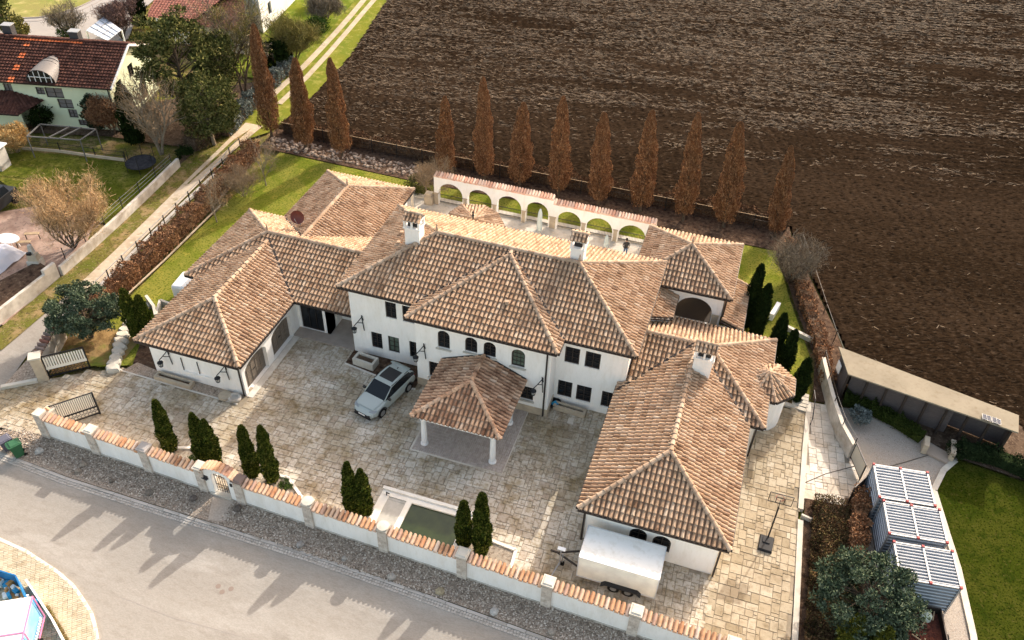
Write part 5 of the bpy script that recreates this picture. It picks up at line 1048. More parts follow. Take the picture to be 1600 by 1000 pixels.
def clump_tree(t, h, rx, rz, seed, m, nc=70, per=130, size=.13, cl=.55, trunk=.16, mb_=BARK, z0=None, gap=.85, flat=False):
    """crown made of foliage clumps spread through an ellipsoid, on a limbed trunk"""
    rg = np.random.default_rng(seed); rr = random.Random(seed); zc = h-rz if z0 is None else z0
    v = unit(nc) if not flat else unit(nc)*np.array([1,1,.6]); rad = rg.uniform(.45, 1.0, nc)**.6
    c = v*rad[:, None]*np.array([rx, rx, rz])*gap+np.array([0,0,zc])
    tr = MB(); tr.tube([(0,0,0),(rr.gauss(0,.1),rr.gauss(0,.1),zc*.5),(rr.gauss(0,.15),rr.gauss(0,.15),zc+rz*.4)], [trunk, trunk*.8, trunk*.3], 8, cap=False); tr.build('trunk', mb_, t)
    lb = MB()
    for k in range(0, nc, 2): 
        s = Vector((0,0,max(.3, min(c[k][2]*.75, zc+rz*.3)))); e = Vector(c[k]); lb.tube([s, s.lerp(e,.5)+Vector((0,0,.1)), e], [trunk*.3, trunk*.18, trunk*.06], 4, cap=False)
    lb.build('limbs', mb_, t)
    P, D = [], []
    for k in range(nc):
        s = cl*rg.uniform(.65,1.35); q = unit(per)*(rg.random(per)**.4)[:, None]*np.array([s, s, s*.62]); P.append(c[k]+q); D.append(q/s+rg.normal(size=(per,3))*.5+np.array([0,0,.35]))
    P, D = np.concatenate(P), np.concatenate(D); n = len(P); P[:, 2] = np.maximum(P[:, 2], .08)
    quads('crown', P, D, rg.uniform(.7,1.5,n)*size, rg.uniform(.4,.9,n)*size, m, t)
def hedge(t, pts, wd, h, m, dens=420, size=.10, seed=1, core=None, base=None, ht_fn=None):
    """trimmed or loose hedge following pts (world plan points relative to root)"""
    rg = np.random.default_rng(seed); P, D = [], []; ox, oy = t.location.x, t.location.y; c = MB()
    for a, b in zip(pts[:-1], pts[1:]):
        a, b = np.array(a)-(ox,oy), np.array(b)-(ox,oy); L = np.linalg.norm(b-a); d = (b-a)/L; nn = np.array([-d[1], d[0]]); n = int(L*dens)
        s = rg.random(n); w_ = rg.uniform(-1,1,n); z = rg.random(n)
        side = rg.random(n) < .55; w_ = np.where(side, np.sign(w_)*(1-.12*rg.random(n)), w_); z = np.where(side, z, 1-.14*rg.random(n))
        lump = 1+.16*np.sin(s*L*2.1+seed)+.12*np.sin(s*L*5.3+2)+rg.normal(0,.06,n)
        xy = a+d*(s*L)[:, None]+nn*(w_*wd/2*lump)[:, None]; P.append(np.column_stack([xy, .05+z*h*lump])); D.append(rg.normal(size=(n,3))+np.array([0,0,.5]))
        c.bar((*a, h*.42), (*b, h*.42), wd*.72, h*.78)
    P, D = np.concatenate(P), np.concatenate(D); n = len(P); quads('foliage', P, D, rg.uniform(.6,1.5,n)*size, rg.uniform(.4,.9,n)*size, m, t); c.build('inner_branches', core or m, t)

# thuja columns along the garden wall
TH = [(268,704,4.35,'single tall thuja column behind the second wall panel, leftmost of the front row'),
      (322,722,4.2,'left thuja of the pair just left of the arched gate'),(338,727,3.95,'right, slightly lower thuja of the pair just left of the arched gate'),
      (396,744,4.35,'left thuja of the pair just right of the arched gate'),(426,752,4.75,'right, taller thuja of the pair just right of the arched gate'),
      (552,800,4.3,'left thuja of the merged pair left of the pond'),(571,803,3.9,'right, lower thuja of the merged pair left of the pond'),
      (725,851,3.85,'flat-topped thuja at the right end of the pond, left of its taller neighbour'),(752,864,5.2,'tallest pointed thuja, right of the pond beside the square pillar')]
protos = []
for i, (px, py, h, lab) in enumerate(TH):
    x, y = at(px, py)
    if i < 4:
        t = root_at('thuja', lab, 'thuja', x, y, 'thuja columns behind the garden wall'); column_shrub(t, 4.2, .425, 6500, THUJA, 11+i, wide=.30, size=.12, mcore=THUJA); protos.append(t); t.scale = (1,1,h/4.2)
    else: dup(protos[i % 4], (x, y, 0), i*1.1, (1.0 if i != 8 else 1.08, 1.0 if i != 8 else 1.08, h/4.2), lab)
x, y = at(302, 722); t = root_at('box_ball', 'small round box bush beside the thuja pair left of the gate', 'bush', x, y); clump_tree(t, .55, .3, .28, 5, BUSHG, 10, 60, .06, .18, .03)
x, y = at(447, 760); t = root_at('box_ball', 'low dark green bush in the bed right of the gate, above the round pillar cap', 'bush', x, y); clump_tree(t, .6, .42, .3, 6, BUSHG, 12, 70, .06, .2, .03)
# two thujas left of the garage, cypresses on the right
for i, (x, y, h, r, lab) in enumerate([(-36.45,33.9,4.3,.46,'left thuja of the pair beside the curved rock wall'),(-35.75,34.25,3.7,.42,'right thuja of the pair beside the curved rock wall, touching the garage roof')]):
    t = root_at('thuja', lab, 'thuja', x, y); column_shrub(t, h, r, 4200, THUJA, 31+i, wide=.5, size=.12)
for i, (x, y, h, r, lab) in enumerate([(3.05,49.5,5.6,.52,'tallest dark cypress beside the tower roof'),(3.8,48.7,4.7,.52,'dark cypress just right of and in front of the tallest one'),(5.1,46.3,4.4,.48,'dark cypress standing behind the path right of the small round roof'),(5.9,45.1,4.2,.45,'slimmer dark cypress right of the one behind the round roof'),(6.95,43.2,3.7,.48,'dark cypress at the head of the east paving by the black handrail')]):
    t = root_at('cypress', lab, 'cypress', x, y, 'dark cypresses on the east side'); column_shrub(t, h, r, 3600, CYPD, 41+i, wide=.42, size=.13)
# columnar hornbeams along the rear fence
HB = [(425,215,10.6,398,'tallest copper hornbeam, leftmost of the rear row beside the track'),(478,232,8.9,460,'second copper hornbeam from the left, dull and thin-topped'),(535,245,9.4,515,'third copper hornbeam from the left, at the corner of the ploughed field'),
      (697,272,7.7,695,'pale thin hornbeam above the left end of the arcade'),(757,283,9.5,755,'tall copper hornbeam behind the second arch'),(812,290,8.0,818,'short copper hornbeam behind the third arch'),(872,305,9.1,880,'copper hornbeam behind the fifth pier of the arcade'),
      (935,320,8.5,944,'copper hornbeam above the rear chimney'),(1000,330,9.2,1020,'copper hornbeam just left of the arcade right end'),(1067,345,9.6,1092,'copper hornbeam directly behind the tower roof'),(1130,355,9.5,1158,'copper hornbeam right of the tower roof, second from the right'),(1212,360,8.1,1238,'rightmost hornbeam, dull brown against the field')]
def hornbeam(t, seed, n=30000):
    h, r = 9.0, .88; rg = np.random.default_rng(seed); u = rg.random(n)**.8; a = rg.random(n)*2*math.pi; ph = rg.random(4)*6.28
    pr = np.where(u < .2, .72+.28*np.sin(u/.2*math.pi/2), np.clip((1-u)/.8, 0, 1)**.50)
    lump = 1+.13*np.sin(a*3+ph[0]+u*9)+.11*np.sin(a*4+ph[1]-u*15)+.09*np.sin(a*2+ph[2]+u*31)
    rr = r*pr*lump*np.sqrt(rg.uniform(.12,1.05,n)); z = .75+u*(h-.8); P = np.stack([rr*np.cos(a), rr*np.sin(a), z], 1)
    keep = rg.random(n) < .38+.50*(np.sin(a*5+u*23+ph[3])*.5+.5); P, a = P[keep], a[keep]; m = len(P)
    D = np.stack([np.cos(a)*.3, np.sin(a)*.3, np.full(m, 1.0)], 1)+rg.normal(size=(m,3))*.35
    quads('crown', P, D, rg.uniform(.09,.22,m), rg.uniform(.025,.06,m), HORN, t)
    br = MB(); tr = MB(); tr.tube([(0,0,0),(.02,0,3),(0,.02,8.2)], [.13,.10,.03], 7, cap=False); tr.build('trunk', BARK, t); rr_ = random.Random(seed)
    for k in range(60):
        z = rr_.uniform(.9,6.5); aa = rr_.uniform(0,6.28); L = rr_.uniform(1.0,2.1); pr_ = .75*(1-z/9.5); br.tube([(0,0,z),(math.cos(aa)*pr_*.55,math.sin(aa)*pr_*.55,z+L*.5),(math.cos(aa)*pr_*.85,math.sin(aa)*pr_*.85,z+L)], [.04,.025,.008], 4, cap=False)
    br.build('limbs', BARK, t)
hp = []
for i, (px, py, h, tx, lab) in enumerate(HB):
    x, y = at(px, py); y = min(y, 61.75)
    if i < 3: t = root_at('hornbeam', lab, 'hornbeam', x, y, 'columnar hornbeams along the rear fence'); hornbeam(t, 51+i); hp.append(t)
    else: t = dup(hp[i % 3], (x, y, 0), i*.9, 1.0, lab)
    # lean so that each tree keeps the slight tilt it has in the photo
    t.rotation_euler = (0, 0, i*.9); k = (1.12 if i < 3 else 1.08)*(.82 if i == 3 else .94 if i == 11 else 1.0)*(1+.08*math.sin(i*2.7)); t.scale = (k, k, h/9.0)
    tip = Vector((*at(tx, dict(zip(range(12), (35,90,90,150,120,160,150,175,172,175,190,220)))[i], h), h))-Vector((x, y, 0))
    tip.x = max(-.9, min(.9, tip.x)); tip.y = max(-.5, min(.5, tip.y)); q = Vector((0,0,1)).rotation_difference(tip); t.rotation_mode = 'QUATERNION'
    from mathutils import Quaternion
    t.rotation_quaternion = q @ Quaternion((0,0,1), i*.9)
# rear fence, low hornbeam hedge behind it
t = thing('rear_fence', 'long dark mesh fence with pale top rail along the ploughed field', 'fence', (-18, 62.5, 0)); xs_ = [-42.0+2.46*k for k in range(20)]
for k, x in enumerate(xs_): mb = MB(); mb.bar((x,62.35,0),(x,62.35,1.35),.06); mb.build('post', IRON, t)
for a, b in zip(xs_[:-1], xs_[1:]):
    mb = MB(); mb.bar((a+.05,62.35,1.3),(b-.05,62.35,1.3),.035); mb.build('top_rail', WOODL, t)
mb = MB()
for k in range(int((xs_[-1]-xs_[0])/.16)): x = xs_[0]+k*.16; mb.bar((x,62.36,.05),(x,62.36,1.28),.012)
for z in (.1,.5,.9): mb.bar((xs_[0],62.36,z),(xs_[-1],62.36,z),.014)
mb.build('mesh', IRON, t)
t = root_at('low_hedge', 'low trimmed copper-brown hedge between the rear fence and the field', 'hedge', -18, 63.1); hedge(t, [(-41.5,63.0),(-18,63.0),(5.0,63.2)], .55, 1.2, leafm('dull_brown_hedge', [(.06,.035,.022),(.11,.065,.04),(.17,.105,.065)]), 420, .13, 61, core=EARTH)
t = root_at('low_hedge', 'dead brown hedge strip running along the east field boundary', 'hedge', 7.6, 50); hedge(t, [(5.4,61),(6.9,54),(8.2,49),(8.9,45)], .9, .8, BEECH, 300, .12, 62, core=EARTH)
t = thing('field_fence', 'thin wire fence on dark posts between the east hedge and the field', 'fence', (8.5, 50, 0)); pp = [(6.2,61.5),(7.4,57),(8.4,53),(9.2,50),(9.9,47.6)]
for x, y in pp: mb = MB(); mb.bar((x,y,0),(x,y,1.1),.06); mb.build('post', BARK, t)
mb = MB(); [mb.bar((*a,.95),(*b,.95),.02) for a, b in zip(pp[:-1],pp[1:])]; mb.build('wire', IRON, t)
mb = MB(); strip(mb, [(5.9,50.2),(8.6,49.0)], .25, 0, .35); tag(mb.build('bed_wall', SANDL, origin=(7.2,49.6,0)), 'low white wall crossing the grass right of the cypresses', 'wall')
mb = MB(); mb.box(2.25,52.2,0,.35,2.0,.7,R(-8)); tag(mb.build('garden_screen', WHITEP, origin=(2.25,52.2,0)), 'low white screen on the grass right of the tower roof, nearer the tower', 'screen')
mb = MB(); mb.box(4.9,51.6,0,.3,1.6,.6,R(-14)); tag(mb.build('garden_screen', WHITEP, origin=(4.9,51.6,0)), 'slim white screen on the grass between the two tallest cypresses', 'screen')
mb = MB(); strip(mb, [(4.6,48.0),(6.6,44.6)], .5, 0, .06); struct(mb.build('stepping_path', CONC))
x, y = at(1232,440); t = root_at('bare_shrub', 'large grey leafless shrub at the east corner of the field', 'shrub', x, y); bare_tree(t, 3.6, .05, 71, BARK, TWIGG, stems=7, depth=3, lean=.55, kids=4, twigs=7, tl=.42, tw=.016)
x, y = at(1345,655); t = root_at('blue_conifer', 'sprawling grey-green conifer shrub in the yard beside the white gate', 'shrub', 10.95, 42.7); clump_tree(t, .95, .85, .4, 72, BLUEH, 22, 90, .10, .3, .05, flat=True)
# track-side beech hedge with fence
t = root_at('beech_hedge', 'long copper-brown beech hedge between the dirt track and the lawn', 'hedge', -40.6, 45); hedge(t, [(-40.75,34.9),(-40.7,38),(-40.75,43),(-40.95,49),(-41.4,54),(-41.9,58.5)], 1.15, 1.35, BEECH, 900, .11, 63, core=BEECH)
t = thing('track_fence', 'low fence of dark posts and a top wire along the dirt track', 'fence', (-41.9, 46, 0)); fp = []
for k in range(13): y = 36.6+k*1.85; fp.append((-42.05-(y-36)*.055-(.35 if y > 56 else 0), y))
for x, y in fp: mb = MB(); mb.bar((x,y,0),(x,y,1.05),.07); mb.build('post', IRON, t)
mb = MB(); [mb.bar((*a,1.0),(*b,1.0),.035) for a, b in zip(fp[:-1],fp[1:])]; [mb.bar((*a,.5),(*b,.5),.02) for a, b in zip(fp[:-1],fp[1:])]; mb.build('top_wire', STEEL, t)
mb = MB(); strip(mb, [(-42.35,36.5),(-42.75,42),(-43.1,48),(-43.3,54)], .28, -.1, .12); tag(mb.build('kerb_wall', CONC, origin=(-42.7,45,0)), 'low concrete kerb wall under the track fence', 'kerb wall')
mb = MB(); strip(mb, [(-40.05,35.2),(-40.0,42),(-40.2,50)], .12, 0, .07); struct(mb.build('lawn_edging_stones', SAND))
# young bare trees on the lawn
for (px, py, h, sd, lab) in ((339,347,4.0,81,'slim leafless young tree on the lawn nearest the white tank'),(416,290,4.8,82,'slim leafless young tree on the lawn near the rear corner'),(381,307,2.6,83,'leafless multi-stemmed shrub on the lawn beside the beech hedge')):
    x, y = at(px, py); t = root_at('young_tree', lab, 'tree', x, y); bare_tree(t, h, .06 if sd < 83 else .03, sd, BARKL, TWIG, stems=1 if sd < 83 else 5, depth=3, lean=.0 if sd < 83 else .5, kids=4, twigs=8, tl=.32, tw=.012, spread=.75)
x, y = at(672, 310); t = root_at('pruned_tree', 'bare pale-twigged tree at the left end of the arcade', 'tree', x, y); bare_tree(t, 3.6, .06, 84, BARKL, TWIG, stems=2, depth=3, lean=.2, kids=4, twigs=14, tl=.35, tw=.016)
x, y = at(655, 300); t = root_at('round_bush', 'dark rounded bush behind the left end of the terrace', 'bush', x, y); clump_tree(t, 1.5, 1.2, .8, 85, PINEG, 24, 90, .10, .4, .06)
# the two big blue-green pines and neighbours of the right one
t = root_at('pine', 'big spreading blue-green pine by the open gate on the left', 'pine', -39.4, 32.9); clump_tree(t, 4.3, 2.45, 1.75, 91, PINE, 130, 120, .12, .40, .14, z0=2.45, gap=.95)
t = root_at('pine', 'big dark blue-green pine beside the metal storage boxes at bottom right', 'pine', 11.0, 27.9); clump_tree(t, 4.3, 2.65, 1.9, 92, PINE, 150, 130, .12, .42, .14, z0=2.3, gap=.95)
for i, (px, py, lab) in enumerate(((1352,1000,'left round golden-green thuja cut by the bottom edge'),(1392,1008,'right round golden-green thuja cut by the bottom edge'))):
    x, y = at(px-3, 966 if i == 0 else 981, 3.3); t = root_at('golden_thuja', lab, 'thuja', x, y); column_shrub(t, 3.3, .60, 4500, leafm('golden_thuja_leaves', [(.05,.06,.012),(.10,.115,.02),(.16,.16,.03)]), 93+i, wide=.55, size=.10)
t = root_at('heather_bed', 'low brown heather and dry shrubs filling the bed left of the big right pine', 'shrubs', 9.4, 30)
P = []; rg = np.random.default_rng(5); n = 30000; x = rg.uniform(8.5,11.0,n); y = rg.uniform(23,35.3,n); hgt = (.25+.55*vnoise(x,y,.8,21)); z = hgt*rg.random(n)**.4
quads('foliage', np.stack([x-9.4,y-30,z],1), rg.normal(size=(n,3))+np.array([0,0,.6]), rg.uniform(.05,.14,n), rg.uniform(.03,.07,n), leafm('dry_heather', [(.05,.028,.018),(.10,.055,.032),(.16,.10,.05),(.12,.11,.04),(.21,.14,.08)]), t); t['kind'] = 'stuff'
for k in range(9):
    x, y = 8.75, 24.0+k*1.3; t = root_at('dark_low_bush', 'dark low bush in the row along the white path edging, number %d from the road' % (k+1), 'bush', x, y, 'dark low bushes along the path edging')
    t['label'] = ('lowest','second','third','fourth','fifth','sixth','seventh','eighth','topmost')[k]+' dark low bush from the bottom edge beside the white path edging'
    if k == 0: clump_tree(t, .6, .38, .3, 96, leafm('dark_low_leaves', [(.03,.018,.012),(.05,.03,.018),(.035,.04,.014)]), 12, 80, .07, .2, .03); lb = t
    else:
        for ch in lb.children: c = ch.copy(); C.objects.link(c); c.parent = t
# beech hedge piece beside boxes
t = root_at('beech_hedge', 'short brown hedge row between the heather bed and the metal storage boxes', 'hedge', 10.9, 33); hedge(t, [(11.1,36.0),(10.9,33.5),(11.0,30.6)], .9, 1.1, BEECH, 700, .11, 64, core=BEECH)

# ------------------------------------------------------------------ right side: shed, boxes, walls
def ribbed_box(label, cx, cy, L, W, H, rz):
    t = root_at('storage_container', label, 'storage container', cx, cy, 'ribbed metal storage containers'); t.rotation_euler = (0,0,rz)
    mb = MB(); mb.box(0,0,.08,L-.06,W-.06,H-.2); mb.build('walls', ALU, t); mb = MB(); n = 11
    for k in range(n): y = -W/2+.12+(W-.24)*k/(n-1); mb.tube([(-L/2+.06,y,H-.1),(L/2-.06,y,H-.1)], (W-.24)/(n-1)*.33, 6)
    mb.build('roof', mat('white_ribbed_roof', (.34,.36,.39), .6, var=(.27,.295,.33), var_scale=2, metal=.1), t) if 'white_ribbed_roof' not in bpy.data.materials else mb.build('roof', bpy.data.materials['white_ribbed_roof'], t)
    mb = MB()
    for k in range(8):
        z = .25+(H-.55)*k/7
        for s in (-1,1): mb.tube([(-L/2,s*(W/2-.03),z),(L/2,s*(W/2-.03),z)], .05, 5); mb.tube([(s*(L/2-.03),-W/2,z),(s*(L/2-.03),W/2,z)], .05, 5)
    mb.build('wall_ribs', mat('blue_grey_ribs', (.36,.40,.45), .45, metal=.3) if 'blue_grey_ribs' not in bpy.data.materials else bpy.data.materials['blue_grey_ribs'], t)
    mb = MB()
    for x in (-L/2,0,L/2): mb.bar((x,-W/2,H-.06),(x,W/2,H-.06),.09)
    for s in (-1,1): mb.bar((-L/2,s*W/2,H-.08),(L/2,s*W/2,H-.08),.08)
    for x in (-L/2,L/2):
        for s in (-1,1): mb.bar((x,s*W/2,0),(x,s*W/2,H),.09)
    mb.build('frame', STEEL, t); mb = MB()
    for x in (-L/2,0,L/2):
        for s in (-1,1): mb.box(x, s*W/2, H-.09, .13, .13, .12)
    mb.build('corner_block', RED, t); return t
ribbed_box('ribbed metal storage container nearest the gravel yard, top of the row of three', 12.85, 35.9, 2.95, 2.35, 2.4, R(-7)+R(0)); ribbed_box('middle ribbed metal storage container of the row of three', 13.35, 33.45, 2.95, 2.15, 2.4, R(-9)+R(18)*0); ribbed_box('ribbed metal storage container beside the big pine, lowest of the row of three', 13.85, 30.8, 2.95, 2.2, 2.4, R(-8))
for o in list(C.objects):
    if o.name.startswith('storage_container'): o.rotation_euler = (0,0,R(7.5))
t = thing('rubbish_trailer', 'open flat trailer with rubble and scrap timber at the bottom right', 'trailer', (15.0, 28.1, 0)); q = R(7.5)
x0, y0 = at(1437,1000,.9)[0]+.35, 27.6
mb = MB(); mb.box(x0, y0, .35, 2.0, 3.4, .12, q); mb.build('bed', REDBR, t); mb = MB()
c_, s_ = math.cos(q), math.sin(q)
for ox, oy, sx, sy in ((-1.0,0,.07,3.4),(1.0,0,.07,3.4),(0,1.7,2.0,.07),(0,-1.7,2.0,.07)): mb.box(x0+ox*c_-oy*s_, y0+ox*s_+oy*c_, .4, sx, sy, .5, q)
mb.build('side_board', GUT, t); mb = MB()
for k in range(9): a = random.uniform(0,3.1); px_ = x0+random.uniform(-.6,.6); py_ = y0+random.uniform(-1,1.4); mb = MB(); mb.bar((px_,py_,.62),(px_+math.cos(a)*.5,py_+math.sin(a)*.5,.7),.06,.05); mb.build('scrap_wood', WOODL, t)
mb = MB(); mb.lathe(x0+.05, y0+1.25, [(.2,.5),(.32,.6),(.3,.85),(.1,.98)], 10); mb.build('sack', mat('pale_sack', (.45,.50,.42), .9), t)
mb = MB()
for k in range(14): px_ = x0+random.uniform(-.7,.7); py_ = y0+random.uniform(-1.4,1.2); mb = MB(); mb.box(px_,py_,.46,random.uniform(.15,.4),random.uniform(.15,.4),random.uniform(.05,.2),random.uniform(0,3)); mb.build('rubble', REDBR, t)
mb = MB(); mb.tube([(x0+1.05,y0-.3,.3),(x0+1.2,y0-.3,.3)], .3, 14); mb.tube([(x0+1.05,y0+.5,.3),(x0+1.2,y0+.5,.3)], .3, 14); mb.build('wheel', RUBBER, t)
# timber shed
shed = thing('timber_shed', 'long open-fronted timber shed with flat beige roof at the edge of the field', 'shed', (14, 44.5, 0))
RC = [(8.95,46.35),(19.65,43.65),(19.45,42.1),(9.6,43.85)]
mb = MB(); mb.prism(RC, 2.52, 2.62); mb.build('roof', SHEDR, shed)
mb = MB(); f0, f1 = Vector((9.75,44.25,0)), Vector((19.2,42.45,0)); b0, b1 = Vector((9.25,46.1,0)), Vector((19.4,43.5,0))
mb.bar(f0.lerp(f1,.03)+Vector((0,.45,1.25)), f0.lerp(f1,.68)+Vector((0,.4,1.25)), .06, 2.45); mb.build('front_boards', SHEDW, shed)
mb = MB(); mb.bar(b0+Vector((0,0,1.25)), b1+Vector((0,0,1.25)), .06, 2.5); mb.bar(b0+Vector((0,0,1.25)), f0+Vector((0,0,1.25)), .06, 2.45); mb.bar(b1+Vector((0,0,1.25)), f1+Vector((0,0,1.25)), .06, 2.45); mb.build('back_wall', SHEDW, shed)
for k in range(9): p_ = f0.lerp(f1, k/8); mb = MB(); mb.bar(p_, p_+Vector((0,0,2.5)), .14); mb.build('post', DARKWOOD, shed)
mb = MB(); mb.bar(f0.lerp(f1,.0)+Vector((0,-.1,2.48)), f1+Vector((0,-.1,2.48)), .06, .14); mb.build('fascia', DARKWOOD, shed)
mb = MB(); mb.bar((9.15,45.7,1.7),(9.3,45.1,1.7),.06,.7); mb.build('window', WHITEP, shed)
t = thing('solar_panel', 'pair of small dark blue solar panels on the right end of the beige shed roof', 'solar panel', (17.8, 42.9, 2.62)); x, y = at(1549,655,2.7)
for k in (-1,1):
    mb = MB(); mb.box(x+k*.27, y-.05*k, 2.70, .48, .42, .03, R(-12)); mb.build('cell_panel', SOLAR, t)
    mb = MB(); 
    for s in (-1,1): mb.bar((x+k*.27-.25,y-.05*k+.02+s*.22,2.73),(x+k*.27+.23,y-.05*k-.08+s*.22,2.73),.014,.02); mb.bar((x+k*.27+s*.24,y-.05*k-.04-.23,2.73),(x+k*.27+s*.24,y-.05*k-.04+.23,2.73),.014,.02)
    mb.bar((x+k*.27,y-.28,2.745),(x+k*.27,y+.2,2.745),.012,.02); mb.build('panel_frame', STEEL, t)
t = root_at('box_hedge', 'thick dark green clipped hedge curving in front of the shed', 'hedge', 12.5, 43.2); hedge(t, [(9.95,44.0),(11.6,43.75),(13.2,43.1),(14.75,42.15)], .8, .75, leafm('dark_hedge_leaves', [(.014,.022,.006),(.03,.045,.01),(.055,.07,.018)]), 1000, .08, 65)
t = root_at('box_hedge', 'dark hedge along the far edge of the right lawn', 'hedge', 19, 42); hedge(t, [(16.9,41.9),(19,41.9),(22.5,40.9),(27,39.3)], 1.0, .95, leafm('dark_yew_leaves', [(.010,.017,.008),(.022,.034,.014),(.035,.05,.02)]), 800, .09, 66)
t = root_at('ball_bush', 'round dark bush at the corner of the lawn beside the stone slab', 'bush', 16.75, 41.55); clump_tree(t, 1.1, .7, .5, 67, leafm('dark_bush_leaves', [(.010,.017,.008),(.022,.034,.014),(.035,.05,.02)]), 24, 110, .08, .3, .05)
mb = MB(); strip(mb, [(15.15,41.6),(16.4,41.1)], .9, -.05, .12); tag(mb.build('stone_slab', mat('warm_slab', (.38,.31,.25), .85), origin=(15.8,41.3,0)), 'pinkish stone slab step in front of the shed doorway', 'slab')
mb = MB(); strip(mb, [(14.95,41.95),(14.85,41.1)], .3, 0, .75); tag(mb.build('stone_pier', SAND, origin=(14.9,41.5,0)), 'short stone wall end left of the slab step', 'wall'); mb = MB(); strip(mb, [(16.5,42.2),(16.4,41.0)], .3, 0, .75); tag(mb.build('stone_pier', SAND, origin=(16.45,41.6,0)), 'short stone wall end right of the slab step', 'wall')
# retaining wall above the ramp
rw = thing('retaining_wall', 'pale concrete retaining wall curving above the paved ramp with thin railing', 'wall', (9.4, 42, 0)); mb = MB(); pts = [(8.35,46.6),(8.75,44.6),(9.2,42.6),(9.75,40.7),(10.45,39.2)]
for k, (a, b) in enumerate(zip(pts[:-1], pts[1:])): mb.bar((*a,.55),(*b,.55),.2,1.3)
mb.build('wall', CONC, rw); mb = MB()
for a, b in zip(pts[:-1], pts[1:]): mb.bar((*a,1.22),(*b,1.22),.24,.05)
mb.build('coping', SANDL, rw)
for a in pts: mb = MB(); mb.bar((*a,1.2),(a[0],a[1],1.85),.05); mb.build('rail_post', IRON, rw)
mb = MB(); [mb.bar((*a,1.8),(*b,1.8),.02) for a, b in zip(pts[:-1], pts[1:])]; mb.build('railing_wire', IRON, rw)
t = thing('yard_gate', 'cream panel gate with black frame standing open at the foot of the retaining wall', 'gate', (10.9, 38.4, 0)); a, b = Vector((10.55,39.2,0)), Vector((11.1,37.6,0)); up = Vector((0,0,1))
mb = MB(); mb.bar(a+up*.75,b+up*.75,.04,1.15); mb.build('panel', mat('cream_panel', (.52,.47,.38), .7), t); mb = MB(); [mb.bar(p_,p_+up*1.4,.07) for p_ in (a,b)]; [mb.bar(a+up*z,b+up*z,.06) for z in (.15,1.38)]; mb.build('frame', IRON, t)
t = thing('yard_gate', 'dark second gate leaf leaning open near the first storage container', 'gate', (10.9, 36.8, 0)); a, b = Vector((11.45,37.3,0)), Vector((10.5,35.7,0))
mb = MB(); mb.bar(a+up*.75,b+up*.75,.04,1.15); mb.build('panel', SHEDW, t); mb = MB(); [mb.bar(p_,p_+up*1.4,.07) for p_ in (a,b)]; [mb.bar(a+up*z,b+up*z,.06) for z in (.15,1.38)]; mb.build('frame', GUT, t)
t = thing('handrail', 'black iron handrail at the steps beside the head of the east paving', 'handrail', (7.6, 43, 0)); mb = MB(); mb.tube([(7.95,43.4,.1),(7.95,43.4,1.0),(8.05,42.6,1.0),(8.05,41.2,.6),(8.05,41.2,.05)], .035, 6); mb.tube([(5.95,43.1,.05),(5.9,43.1,1.0),(6.1,42.6,1.0),(6.1,42.6,.05)], .035, 6); mb.build('rail', IRON, t)
t = thing('garden_steps', 'small flight of pale steps beside the handrail at the top of the ramp', 'steps', (7.4, 43.1, 0)); 
for k in range(4): mb = MB(); mb.box(7.3, 42.75+k*.3, 0, 1.0, .28, .12+k*.02); mb.build('step', SANDL, t)
mb = MB(); mb.lathe(3.2, 46.4, [(.35,0.1),(.35,.95),(.3,1.0)], 10); tag(mb.build('barbecue', BLACKP, origin=(3.2,46.4,0)), 'black kettle barbecue behind the right wing', 'barbecue')

# ------------------------------------------------------------------ neighbour's house
H0 = Vector((-55.6, 57.7, 0)); hu, hv = Vector((math.cos(R(13)), math.sin(R(13)), 0)), Vector((-math.sin(R(13)), math.cos(R(13)), 0)); up = Vector((0,0,1))
hp_ = lambda a, b, z=0: tuple(H0+hu*a+hv*b+up*z)
nb = thing('neighbour_house', 'pale green house with dark red tiled roof and a barrel dormer at the top left', 'house', (-62, 60, 0)); DH, LH, ze_, zr_ = 9.0, 17.0, 4.35, 6.45
kk = (zr_-ze_)/(DH/2+.45); mb = MB()
def pk(c):
    l = c-H0; a, b = l.dot(hu), l.dot(hv); 
    if 4.15 < b < 4.5 and -10.3 < a < -3.9: return 5
    if -9.2 < a < -8.75+(b-4)*.0 and (b*2.3) % 1 < .5 and b < 4: return 5
    return 0
E0, E1 = hp_(.45,-.45,ze_), hp_(-LH,-.45,ze_); R0, R1 = hp_(.45,DH/2,zr_), hp_(-LH,DH/2,zr_); F0, F1 = hp_(.45,DH+.45,ze_), hp_(-LH,DH+.45,ze_)
def til2(mb, pts): 
    tiled(mb, pts, pitch=.30, row=.36, r=.14, pick=pk, seg=4, flat=.22, lift=.11)
til2(mb, [E1,E0,R0,R1]); til2(mb, [F0,F1,R1,R0]); ridge(mb, R1, R0, 2, .14); mb.bar(E0,E1,.12,.12,3); 
for a, b in ((E0,R0),(R0,F0)): mb.bar(Vector(a)-up*.02, Vector(b)-up*.02, .1, .22, 4)
mb.build('roof', [DTILE, DTILE, DTILE, GUT, WHITEP, OTILE], nb)
wl = MB(); n0, n1 = hp_(-LH,0), hp_(0,0); xf = LH
def rect(a0, a1, z0, z1): return [(LH+a0, z0), (LH+a1, z0), (LH+a1, z1), (LH+a0, z1)]
hol = [rect(-7.0+i*.85, -6.15+i*.85, z0-.02, z0+.73) for i, z0 in ((0,3.3),(1,3.3),(1,2.55),(2,3.3),(2,2.55),(2,1.8),(3,2.55),(3,1.8),(3,1.05))][:0]
win = [rect(-7.0,-6.2,3.15,3.85), rect(-6.15,-4.5,2.9,3.9), rect(-5.3,-3.9,1.9,2.85), rect(-4.6,-3.75,1.0,1.85), rect(-3.9,-3.1,.25,.85), rect(-10.0,-9.2,3.0,4.0)]
